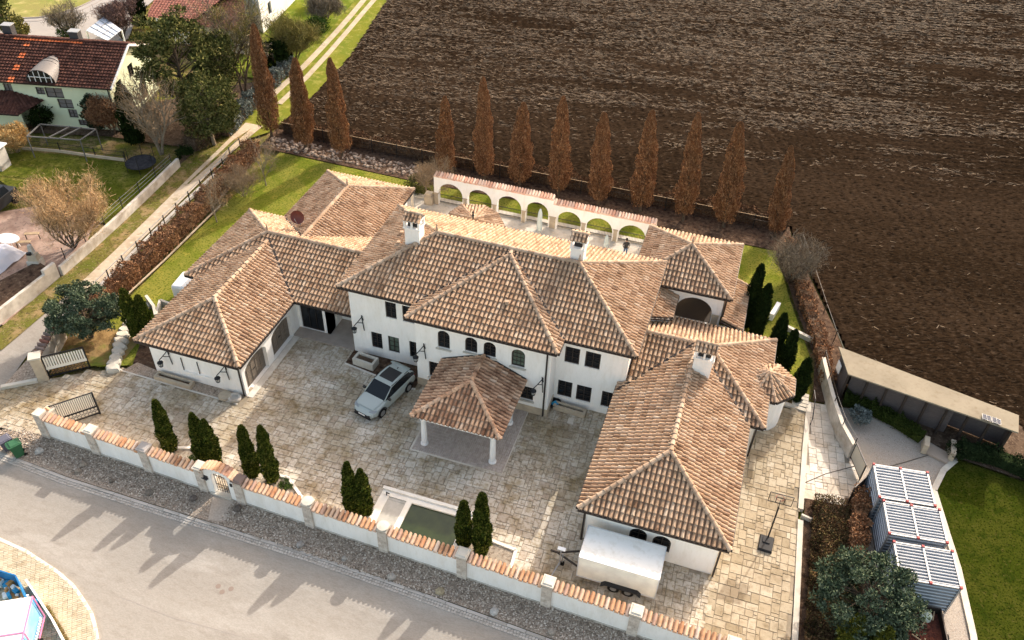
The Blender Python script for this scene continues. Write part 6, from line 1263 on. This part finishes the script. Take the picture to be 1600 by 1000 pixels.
fn, N_ = wall(wl, n0[:2], n1[:2], 0, ze_, win)
for l in win: window(nb, fn, l, cols=2, rows=2, glass=mat('blocky_glass', (.16,.15,.15), .2) if 'blocky_glass' not in bpy.data.materials else bpy.data.materials['blocky_glass'])
gw_ = [arch_loop(1.3,2.3,2.9,4.1,False), arch_loop(4.0,5.0,3.3,4.5,False), arch_loop(5.2,6.6,.4,2.2,False)]
fn, N_ = wall(wl, n1[:2], hp_(0,DH)[:2], 0, ze_, gw_, outline=[(0,0),(DH,0),(DH,ze_),(DH/2,zr_-.1),(0,ze_)])
for l in gw_: window(nb, fn, l)
wall(wl, hp_(0,DH)[:2], hp_(-LH,DH)[:2], 0, ze_); wl.build('wall', GREENW, nb)
for px, py in ((16,52),(120,62)):
    x, y = at(px, py, 6.35); mb = MB(); mb.box(x, y, 5.9, .85, .7, 1.25, R(13)); o = mb.build('chimney', mat('dark_slate', (.05,.05,.055), .5) if 'dark_slate' not in bpy.data.materials else bpy.data.materials['dark_slate'], nb); mb = MB(); mb.box(x, y, 7.2, 1.0, .8, .05, R(13)); mb.box(x, y, 7.15, .5, .4, .06, R(13)); mb.build('cap', STEEL, o)
# barrel dormer
dc = Vector((*at(66,128,4.5),0)); l = dc-H0; da = l.dot(hu); mb = MB(); vs = []; n = 10
for b, sc in ((-.35,1.0),(.8,.92),(2.0,.72),(2.9,.42)):
    for k in range(n+1): t_ = math.pi*k/n; vs.append(hp_(da+math.cos(t_)*1.35*sc, b, ze_+.2+math.sin(t_)*1.15*sc+kk*max(0,b)*.55))
mb.mesh(vs, [(j*(n+1)+k, j*(n+1)+k+1, (j+1)*(n+1)+k+1, (j+1)*(n+1)+k) for j in range(3) for k in range(n)]); 
dm = mb.build('dormer_roof', COPPER, nb, smooth=True); mb = MB(); mb.face([hp_(da+math.cos(math.pi*k/n)*1.25, -.28, ze_+.2+math.sin(math.pi*k/n)*1.05) for k in range(n+1)]); mb.build('dormer_glass', GLASS, dm)
mb = MB()
for k in range(5): x_ = -1.0+k*.5; mb.bar(hp_(da+x_,-.31,ze_+.2), hp_(da+x_,-.31,ze_+.2+1.05*math.sqrt(max(0,1-(x_/1.25)**2))), .05)
mb.bar(hp_(da-1.1,-.31,ze_+.65), hp_(da+1.1,-.31,ze_+.65), .05); mb.build('dormer_bars', WHITEP, dm)
mb = MB()
for k in range(1,6): b = -.35+k*.45; mb.tube([hp_(da+math.cos(math.pi*q_/8)*1.37*(1-.06*k*.9), b, ze_+.22+math.sin(math.pi*q_/8)*1.17*(1-.06*k*.9)+kk*max(0,b)*.55) for q_ in range(9)], .025, 4)
mb.build('dormer_seams', GUT, dm)
mb = MB(); a0 = -8.3; P0 = [hp_(a0-6,-2.6,2.3), hp_(a0+.6,-2.6,2.3), hp_(a0+1.8,-.05,2.6), hp_(a0-1.0,-.05,3.3), hp_(a0-6,-.05,3.3)]
tiled(mb, [P0[0],P0[1],P0[3],P0[4]], pitch=.3, row=.34, r=.12, seg=4, flat=.45); tiled(mb, [P0[1],P0[2],P0[3]], pitch=.3, row=.34, r=.12, seg=4, flat=.45); mb.bar(P0[0],P0[1],.1,.14,3); mb.build('porch_roof', [DTILE, DTILE, DTILE, GUT], nb)
mb = MB(); mb.bar(hp_(a0-5,-1.6,1.15), hp_(a0+.2,-1.6,1.15), .1, 2.3); mb.build('porch_wall', GREENW, nb)
mb = MB(); mb.bar(hp_(0-.1,-.12,ze_-.1), hp_(-.1,-.12,.1), .08); mb.build('downpipe', GUT, nb)
# pergola frame, trampoline, concrete walls
t = thing('pergola', 'bare grey pergola frame in front of the pale green house', 'pergola', (-57.5, 54.5, 0)); cn = [at(42,213,2.1), at(125,219,2.1), at(150,202,2.1), at(63,194,2.1)]
mb = MB()
for a, b in zip(cn, cn[1:]+cn[:1]): mb.bar((*a,2.1),(*b,2.1),.09)
for u in (.42,.62): a = [cn[0][k]+(cn[1][k]-cn[0][k])*u for k in (0,1)]; b = [cn[3][k]+(cn[2][k]-cn[3][k])*(u+.12) for k in (0,1)]; mb.bar((*a,2.15),(*b,2.15),.09)
mb.build('beam', mat('weathered_pergola', (.13,.125,.12), .85), t)
for c in cn: mb = MB(); mb.bar((*c,0),(*c,2.1),.07); mb.build('post', bpy.data.materials['weathered_pergola'], t)
t = thing('garden_fence', 'low fence with pale base kerb along the neighbour lawn', 'fence', (-57, 52.8, 0)); fp = [at(35,233), at(95,238), at(150,246), at(197,252)]
mb = MB(); [mb.bar((*a,.12),(*b,.12),.14,.24) for a, b in zip(fp[:-1],fp[1:])]; mb.build('kerb', SAND, t); mb = MB(); [mb.bar((*a,z),(*b,z),.03) for a, b in zip(fp[:-1],fp[1:]) for z in (.5,.9)]; mb.build('wire', IRON, t)
for c in fp: mb = MB(); mb.bar((*c,0),(*c,1.0),.06); mb.build('post', IRON, t)
x, y = at(222,262); t = thing('trampoline', 'round black-netted trampoline in the neighbour garden beside the tree stump', 'trampoline', (x, y, 0)); mb = MB(); mb.lathe(x, y, [(1.25,.5),(1.25,.56),(1.1,.57),(.0,.57)], 24); mb.build('mat', BLACKN, t)
for k in range(6): a = k*math.pi/3; mb = MB(); mb.bar((x+1.25*math.cos(a),y+1.25*math.sin(a),0),(x+1.25*math.cos(a),y+1.25*math.sin(a),1.7),.04); mb.build('leg', IRON, t)
mb = MB(); mb.tube([(x+1.25*math.cos(2*math.pi*k/24),y+1.25*math.sin(2*math.pi*k/24),.55) for k in range(25)], .05, 6); mb.build('rim', BLACKN, t)
t = thing('concrete_wall', 'long pale concrete garden wall stepping down beside the dirt track', 'wall', (-46.2, 44, 0)); cw = [(-47.0,54.2),(-46.6,50),(-46.25,45.5),(-46.0,41),(-45.95,37.9)]
mb = MB(); [mb.bar((*a,.3),(*b,.3),.25,.9) for a, b in zip(cw[:-1],cw[1:])]; mb.build('upper_section', CONC, t); mb = MB(); mb.bar((-46.1,37.7,.35),(-46.4,30.5,.35),.25,1.1); mb.bar((-46.1,37.7,.6),(-46.15,36.6,.6),.27,1.3); mb.build('lower_section', CONC, t)
t = thing('wire_fence', 'sagging wire fence on thin posts on top of the concrete wall', 'fence', (-46.5, 46, 0))
for k in range(7): y_ = 39+k*2.4; x_ = -46.3-(y_-38)*.05; mb = MB(); mb.bar((x_,y_,.5),(x_,y_,1.6),.05); mb.build('post', IRON, t)
mb = MB(); [mb.bar((-46.35,39,z),(-47.05,53.4,z),.015) for z in (.9,1.2,1.5)]; mb.build('wire', STEEL, t)
t = thing('brick_pillar', 'short white-capped red brick pillar where the track meets the lane', 'pillar', (-43.0, 36.9, 0)); x, y = at(124,462,.9); mb = MB(); mb.box(x,y,0,.5,.5,.95,R(10)); mb.build('shaft', mat('red_brick', (.32,.10,.06), .85), t); mb = MB(); mb.box(x,y,.95,.7,.62,.12,R(10)); mb.build('cap', SANDL, t)
# lower-left corner of the neighbour's garden: timber deck, patio table, stone oven, tarp
t = thing('planting_bank', 'sloping brown bank of bark behind the lower concrete wall', 'bank', (-48, 34, 0)); mb = MB(); mb.prism([(-46.6,30.5),(-46.3,37.6),(-48.2,38.2),(-50.5,31)], -.1, .45); mb.build('soil', MULCH, t)
x, y = at(12,372,.75); t = thing('patio_table', 'white oval patio table on the red patio', 'table', (x, y, 0)); mb = MB(); vs = [(x+.95*math.cos(2*math.pi*k/20), y+.6*math.sin(2*math.pi*k/20)) for k in range(20)]; mb.prism(vs, .70, .75); mb.build('table_top', WHITEP, t)
for sx in (-.55,.55):
    for sy in (-.3,.3): mb = MB(); mb.bar((x+sx,y+sy,-.1),(x+sx*.8,y+sy*.8,.7),.05); mb.build('leg', WHITEP, t)
for k, (px, py) in enumerate(((38,385),(52,372))):
    x, y = at(px, py); t = thing('patio_bench', ('thin metal-legged bench right of the white patio table', 'second thin bench further right of the white patio table')[k], 'bench', (x, y, 0)); mb = MB(); mb.bar((x-.5,y-.2,.42),(x+.5,y+.25,.42),.3,.05); mb.build('seat', WOODL, t)
    for s in (-1,1): mb = MB(); mb.bar((x+s*.45,y+s*.2,-.1),(x+s*.45,y+s*.2,.4),.05); mb.build('leg', IRON, t)
x, y = at(58,415); t = thing('stone_oven', 'stacked pale stone garden oven with a chimney on the patio', 'oven', (x, y, 0)); mb = MB(); mb.box(x,y,-.1,.9,.8,.7,.3); mb.build('base', CONC, t); mb = MB(); mb.box(x,y,.6,.75,.6,.5,.3,0,.85); mb.build('firebox', SAND, t); mb = MB(); mb.box(x-.1,y+.1,1.1,.35,.35,.7,.3,0,.7); mb.build('flue', CONC, t); mb = MB(); mb.box(x-.1,y-.2,1.1,.3,.2,.2,.3); mb.build('opening', BLACKP, t)
x, y = at(5,415); t = thing('tarpaulin_stack', 'pile under a wrinkled white tarpaulin at the left edge', 'tarpaulin', (x, y, 0)); mb = MB(); vs, n = [], 9
for i in range(n):
    for j in range(n): u, v = i/(n-1)*2-1, j/(n-1)*2-1; vs.append((x-.5+u*1.0, y+v*1.9, max(-.1, 1.25*(1-abs(u)**3)*(1-abs(v)**4)+random.uniform(-.07,.07))))
mb.mesh(vs, [(i*n+j, i*n+j+1, (i+1)*n+j+1, (i+1)*n+j) for i in range(n-1) for j in range(n-1)]); mb.build('sheet', mat('white_tarpaulin', (.60,.62,.70), .6), t)
x, y = at(8,262); t = thing('white_shelter', 'corner of a white garden shelter with orange edge at the left picture edge', 'shelter', (x, y, 0)); mb = MB(); mb.box(x-1.0,y,1.9,2.6,1.6,.1,R(5)); mb.build('roof', WHITEP, t); mb = MB(); mb.box(x-1.0,y-.83,1.88,2.6,.08,.12,R(5)); mb.build('edge', OTILE, t); mb = MB(); mb.box(x-1.0,y,-.1,2.2,1.2,2.0,R(5)); mb.build('body', CONC, t)
x, y = at(20,330); t = thing('parked_vehicle', 'dark parked vehicle with white round lamp half outside the left edge', 'vehicle', (x-1.2, y, 0)); mb = MB(); mb.box(x-1.5,y,.3,1.8,3.6,.8,R(5),0,.94); mb.build('body', BLACKP, t); mb = MB(); mb.box(x-1.5,y,1.1,1.5,2.0,.6,R(5),0,.8); mb.build('cabin', GLASS, t); mb = MB(); mb.lathe(x-.65,y-.9,[(.02,.8),(.16,.9),(.2,1.0),(.05,1.05)],10); mb.build('lamp', WHITEP, t)
for sy in (-1,1): mb = MB(); mb.tube([(x-.75,y+sy*1.1,.25),(x-.55,y+sy*1.1,.25)],.32,14); mb.build('wheel', RUBBER, t)
# big willow-like bare shrub and the trees at the top left
x, y = at(122,388); t = root_at('bare_willow', 'broad leafless shrub with orange-brown twigs and many upright stems beside the concrete wall', 'shrub', x-.4, y); bare_tree(t, 5.0, .07, 101, BARK, TWIGO, stems=9, depth=4, lean=.62, kids=3, twigs=9, tl=.42, tw=.020, spread=.6, up=.3)
def plant(kind, name, label, cat, px, py, *a, z=0, **k):
    x, y = at(px, py, z); t = root_at(name, label, cat, x, y); kind(t, *a, **k); return t
plant(clump_tree, 'evergreen_tree', 'large dark green pine with drooping clumps beside the gable of the pale green house', 'tree', 300, 200, 11.0, 3.4, 4.4, 111, PINEG, 85, 120, .22, .80, .25, z0=7.0, gap=1.0)
plant(clump_tree, 'evergreen_tree', 'loose olive-green tree in front of the large dark pine, next to the track hedge', 'tree', 335, 226, 7.2, 2.9, 3.4, 112, leafm('olive_needles', [(.045,.055,.016),(.085,.095,.028),(.13,.13,.045),(.18,.17,.07)]), 110, 130, .17, .75, .18, mb_=BARKL, z0=3.9)
plant(clump_tree, 'evergreen_tree', 'dark evergreen between the large dark pine and the tall leafless trees', 'tree', 352, 178, 8.0, 2.2, 3.4, 134, PINEG, 80, 130, .2, .75, .2, z0=5.4)
plant(bare_tree, 'bare_tree', 'tall leafless pale-barked tree covering the gable of the pale green house', 'tree', 252, 240, 7.0, .14, 113, BARKL, TWIG, stems=3, depth=3, lean=.24, kids=4, twigs=6, tl=.5, tw=.028)
plant(bare_tree, 'bare_tree', 'tall dark leafless tree left of the tallest hornbeam, nearer the house', 'tree', 355, 165, 9.5, .16, 114, BARK, TWIGG, stems=2, depth=4, lean=.16, kids=3, twigs=9, tl=.6, tw=.03)
plant(bare_tree, 'bare_tree', 'second tall leafless tree between the hornbeam and the white building', 'tree', 382, 150, 9.0, .14, 115, BARK, OLIVE, stems=2, depth=4, lean=.14, kids=3, twigs=9, tl=.6, tw=.035)
plant(column_shrub, 'conifer', 'dark pointed conifer against the lit gable wall of the pale green house', 'conifer', 213, 222, 5.6, .95, 3600, CYPD, 116, wide=.3, size=.2)
plant(column_shrub, 'conifer', 'dark broad conifer in front of the pale green house wall, next to a brown shrub', 'conifer', 156, 200, 3.6, 1.0, 2600, leafm('bluish_dark_needles', [(.02,.03,.02),(.035,.05,.032),(.05,.07,.04)]), 117, wide=.5, size=.18)
plant(bare_tree, 'brown_shrub', 'reddish-brown leafless shrub at the front corner of the pale green house', 'shrub', 178, 208, 3.2, .05, 118, BARK, BEECH, stems=5, depth=3, lean=.25, kids=4, twigs=16, tl=.35, tw=.05)
plant(clump_tree, 'dark_bush', 'black-green bush under the porch roof of the pale green house', 'bush', 68, 198, 2.6, 1.3, 1.2, 119, CYPD, 30, 80, .16, .5, .1)
plant(bare_tree, 'golden_shrub', 'small golden-leaved shrub at the left end of the pergola', 'shrub', 28, 237, 2.3, .04, 120, BARKL, leafm('golden_twigs', [(.40,.24,.09),(.52,.34,.14),(.60,.42,.20)]), stems=6, depth=3, lean=.4, kids=4, twigs=14, tl=.28, tw=.05)
plant(clump_tree, 'conifer', 'dark green conifer behind the left chimney of the pale green house', 'conifer', 15, 64, 5.0, 1.5, 2.4, 121, PINEG, 34, 90, .24, .7, .15)
plant(clump_tree, 'conifer', 'smaller yellowish conifer right of the left chimney, beside the road', 'conifer', 33, 66, 3.2, 1.2, 1.5, 122, OLIVE, 26, 80, .22, .55, .12)
plant(bare_tree, 'bare_bush', 'leafless knotty bush with green base between the two house chimneys', 'bush', 108, 60, 3.6, .09, 123, BARK, TWIGG, stems=4, depth=3, lean=.45, kids=4, twigs=8, tl=.4, tw=.03); plant(clump_tree, 'green_bush', 'dark green bush at the foot of the knotty leafless bush', 'bush', 108, 62, 1.4, 1.2, .7, 124, BUSHG, 22, 80, .14, .45, .06)
plant(bare_tree, 'purple_bush', 'purplish-brown leafless bush right of the glass carport', 'bush', 192, 60, 3.6, .07, 125, BARK, leafm('purple_twigs', [(.10,.06,.05),(.16,.10,.09),(.22,.15,.13)]), stems=5, depth=4, lean=.35, kids=3, twigs=12, tl=.4, tw=.04)
plant(column_shrub, 'conifer', 'dark columnar conifer cut by the top edge beside the red roof', 'conifer', 220, 40, 6.5, .85, 2600, CYPD, 126, wide=.4, size=.24)
plant(clump_tree, 'dark_bush', 'round dark evergreen bush left of the second hornbeam beside the track', 'bush', 428, 112, 4.0, 1.6, 1.9, 127, CYPD, 40, 100, .2, .65, .12)
plant(column_shrub, 'conifer', 'thin black cypress beside the round dark bush near the track', 'conifer', 452, 100, 3.6, .35, 1200, CYPD, 128, wide=.4, size=.18)
plant(bare_tree, 'olive_shrub', 'broad olive-brown leafless shrub near the track below the white building', 'shrub', 462, 96, 4.2, .07, 129, BARK, OLIVE, stems=6, depth=4, lean=.5, kids=3, twigs=12, tl=.5, tw=.035)
plant(bare_tree, 'olive_shrub', 'smaller brown leafless shrub beside the grass verge near the top of the track', 'shrub', 508, 35, 3.2, .06, 130, BARK, TWIGG, stems=5, depth=3, lean=.45, kids=4, twigs=12, tl=.5, tw=.04)
plant(bare_tree, 'yellow_forsythia', 'yellow flowering shrub at the top edge left of the track', 'shrub', 503, 8, 1.8, .05, 131, BARK, YELL, stems=4, depth=3, lean=.5, kids=3, twigs=14, tl=.4, tw=.09)
plant(clump_tree, 'green_bush', 'low dark green bush at the bend of the grass verge left of the track', 'bush', 496, 50, 1.6, 1.5, .8, 132, BUSHG, 24, 80, .16, .5, .08)
t = root_at('blue_hedge', 'loose blue-grey hedge along the left side of the dirt track', 'hedge', -47, 64); hedge(t, [at(352,213), at(385,178), at(420,140), at(455,107)], 1.1, 1.3, BLUEH, 420, .17, 68, core=EARTH)
t = root_at('scrub_hedge', 'tangled brown scrub along the neighbour plot between hedge and trampoline', 'hedge', -48, 58); hedge(t, [at(300,235), at(330,215), at(352,190)], 1.6, 1.5, leafm('scrub_leaves', [(.06,.05,.03),(.12,.09,.05),(.20,.13,.08),(.08,.09,.035)]), 500, .16, 69, core=EARTH)
plant(clump_tree, 'dark_bush', 'dark low bush beside the trampoline and the tree stump', 'bush', 290, 250, 1.3, .8, .6, 133, CYPD, 20, 70, .13, .35, .06)
x, y = at(312,222); mb = MB(); a, b = at(300,222,.6), at(330,200,.6); mb.bar((*a,.6),(*b,.6),.1); mb.bar((*a,0),(*a,.6),.08); mb.bar((*b,0),(*b,.6),.08); tag(mb.build('timber_rail', SANDL, origin=(*a,0)), 'pale timber rail beside the dirt track near the scrub', 'rail')
# carport, red-roofed house and white building at the top edge
t = thing('glass_carport', 'white translucent panelled carport roof behind the pale green house', 'carport', (-67.5, 71.5, 0)); cc = [at(135,48,2.5), at(162,27,2.5), at(190,47,2.5), at(168,64,2.5)]
mb = MB(); mb.prism(cc, 2.5, 2.56); mb.build('roof', PANEL, t); mb = MB()
for u in (.33,.66): mb.bar((*[cc[0][k]+(cc[3][k]-cc[0][k])*u for k in (0,1)],2.58),(*[cc[1][k]+(cc[2][k]-cc[1][k])*u for k in (0,1)],2.58),.08)
for u in (.25,.5,.75): mb.bar((*[cc[0][k]+(cc[1][k]-cc[0][k])*u for k in (0,1)],2.58),(*[cc[3][k]+(cc[2][k]-cc[3][k])*u for k in (0,1)],2.58),.08)
mb.build('roof_bars', STEEL, t)
for c in cc: mb = MB(); mb.bar((*c,0),(*c,2.5),.12); mb.build('post', WHITEP, t)
t = thing('red_roof_house', 'house with plain red tiled roof at the top edge beside the road', 'house', (-62, 80, 0)); mb = MB()
q0, q1, q2, q3 = (*at(228,26,3.0),3.0), (*at(300,34,3.0),3.0), (-57.2,84.5,5.2), (-66.5,83.0,5.2)
til3 = lambda pts: tiled(mb, pts, pitch=.36, row=.4, r=.13, seg=4, flat=.4); til3([q0,q1,q2,q3]); q4, q5 = (-55.5,91.5,3.0), (-66,89.5,3.0); til3([q3,q2,q4,q5]); mb.build('roof', [RTILE, RTILE, RTILE], t)
mb = MB(); mb.prism([(q0[0]+.5,q0[1]+.8),(q1[0]-.5,q1[1]+.8),(-56.5,90),(-65.5,88)], 0, 3.0); mb.build('wall', PLASTER, t)
t = thing('dark_roof_shed', 'dark-roofed outbuilding between the red roof and the white building', 'shed', (-57, 79, 0)); mb = MB(); pa_, pb_, pc_, pd_ = (*at(292,38,2.8),2.8), (*at(385,50,2.8),2.8), (*at(380,-20,4.2),4.2), (*at(290,-20,4.2),4.2); tiled(mb, [pa_,pb_,pc_,pd_], pitch=.36, row=.4, r=.13, seg=4, flat=.4); mb.build('roof', [DTILE, DTILE, DTILE], t)
mb = MB(); mb.prism([(pa_[0]+.4,pa_[1]+.5),(pb_[0]-.4,pb_[1]+.5),(pc_[0]-.4,pc_[1]),(pd_[0]+.4,pd_[1])], 0, 2.75); mb.build('wall', CONC, t)
t = thing('white_building', 'bright white gabled building end cut by the top edge left of the grass', 'building', (-54.5, 82, 0)); mb = MB(); a, b, c = Vector((*at(412,52),0)), Vector((*at(450,12),0)), Vector((*at(385,30),0)); d1, d2 = (b-a), (c-a); 
wall(mb, a[:2], (a+d1*1.6)[:2], 0, 4.0, [arch_loop(2.2,3.2,1.2,2.6,False)]); wall(mb, (a+d2.normalized()*7)[:2], a[:2], 0, 4.0, [arch_loop(4.5,5.5,1.4,2.8,False)]); mb.build('wall', WHITEP, t)
mb = MB(); v2 = d2.normalized()*7; g1 = a+d1*1.6; mb.face([tuple(a+up*4),tuple(g1+up*4),tuple(g1+v2*.5+up*6),tuple(a+v2*.5+up*6)]); mb.face([tuple(a+v2+up*4),tuple(g1+v2+up*4),tuple(g1+v2*.5+up*6),tuple(a+v2*.5+up*6)]); mb.build('roof', DTILE, t)

# ------------------------------------------------------------------ bottom-left: event trailer, skip, low wall
t = thing('sales_trailer', 'white-roofed trailer with light blue side panel and pink trim at the bottom left corner', 'trailer', (-28.8, 12.6, 0)); zt3 = 2.3
r0, r1 = Vector((*at(50,932,zt3),0)), Vector((*at(24,1040,zt3),0)); d = (r1-r0).normalized(); nn = Vector((-d.y,d.x,0)); nn = -nn if nn.x > 0 else nn
L3, W3 = 6.2, 3.2; r2 = r0+d*L3; mb = MB(); pl_ = [tuple((r0)[:2]), tuple((r2)[:2]), tuple((r2+nn*W3)[:2]), tuple((r0+nn*W3)[:2])]; mb.prism(pl_, zt3-.1, zt3); mb.build('roof', mat('white_canvas', (.84,.84,.84), .6), t)
mb = MB(); mb.prism([tuple((r0+nn*.08)[:2]), tuple((r2+nn*.08)[:2]), tuple((r2+nn*(W3-.1))[:2]), tuple((r0+nn*(W3-.1))[:2])], .45, zt3-.1); mb.build('body', LBLUE, t)
mb = MB()
for a, b in ((r0+up*zt3,r2+up*zt3),(r0+up*(zt3-.0),r0+up*.5),(r0+up*.5,r2+up*.5),(r0+d*1.9+up*zt3,r0+d*1.9+up*.5),(r0+d*1.9+up*(zt3+.02),r0+d*1.9+nn*W3+up*(zt3+.02))): mb.bar(a-nn*.02, b-nn*.02, .055)
mb.build('trim', PINK, t); mb = MB()
for k in range(9): a = r0+d*(.35+k*.16)-nn*.03+up*.75; mb.bar(a, a+up*.22, .05, .07)
mb.build('white_strip', WHITEP, t)
for k in (1.4,2.4): mb = MB(); a = r0+d*k; mb.tube([tuple(a+up*.3-nn*.1),tuple(a+up*.3+nn*.1)], .3, 14); mb.build('wheel', RUBBER, t)
t = thing('blue_skip', 'open blue skip with mixed rubbish inside at the left of the white-roofed trailer', 'skip', (-30.3, 15.1, 0)); a, b, c = [Vector((*at(*p,1.2),0)) for p in ((0,892),(24,899),(40,935))]
mb = MB(); mb.bar(a+up*.65,b+up*.65,.06,1.15); mb.bar(b+up*.65,c+up*.65,.06,1.15); mb.bar(a-(b-a)*.8+up*.65,a+up*.65,.06,1.15); mb.build('side', BLUE, t)
mb = MB(); rg = random.Random(3)
for k in range(30): p_ = c.lerp(a-(b-a)*.5, rg.random())+Vector((rg.uniform(-.3,.2),rg.uniform(-.3,.3),0)); mb.box(p_.x,p_.y,.2,rg.uniform(.1,.4),rg.uniform(.1,.35),rg.uniform(.1,.5),rg.uniform(0,3),k % 3)
mb.build('rubbish', [WHITEP, mat('orange_scrap', (.5,.26,.1), .8), BLUET], t)
mb = MB(); lw = [at(40,905,.55), at(62,938,.55), at(80,965,.55), at(104,1010,.55)]; [mb.bar((*a,.25),(*b,.25),.10,.6) for a, b in zip(lw[:-1],lw[1:])]; tag(mb.build('low_wall', WHITEP, origin=(*lw[1],0)), 'thin white low wall edging the yellow block pavement', 'wall')
t = root_at('weed_strip', 'dry weeds and grass at the foot of the thin white low wall', 'weeds', *lw[1]); P = []; rg = np.random.default_rng(8); n = 900; s = rg.random(n); a, b = np.array(lw[1]), np.array(lw[3]); xy = a+(b-a)*s[:, None]+np.stack([rg.uniform(.08,.32,n), rg.uniform(0,.1,n)], 1)
quads('weeds', np.column_stack([xy-np.array(lw[1]), rg.uniform(0,.12,n)]), rg.normal(size=(n,3))+np.array([0,0,1]), .13, .03, leafm('weed_leaves', [(.12,.14,.03),(.30,.22,.10),(.22,.14,.07)]), t); t['kind'] = 'stuff'

for o in SC.objects:
    if '_o' in o: del o['_o']
    for k in ('b',): pass
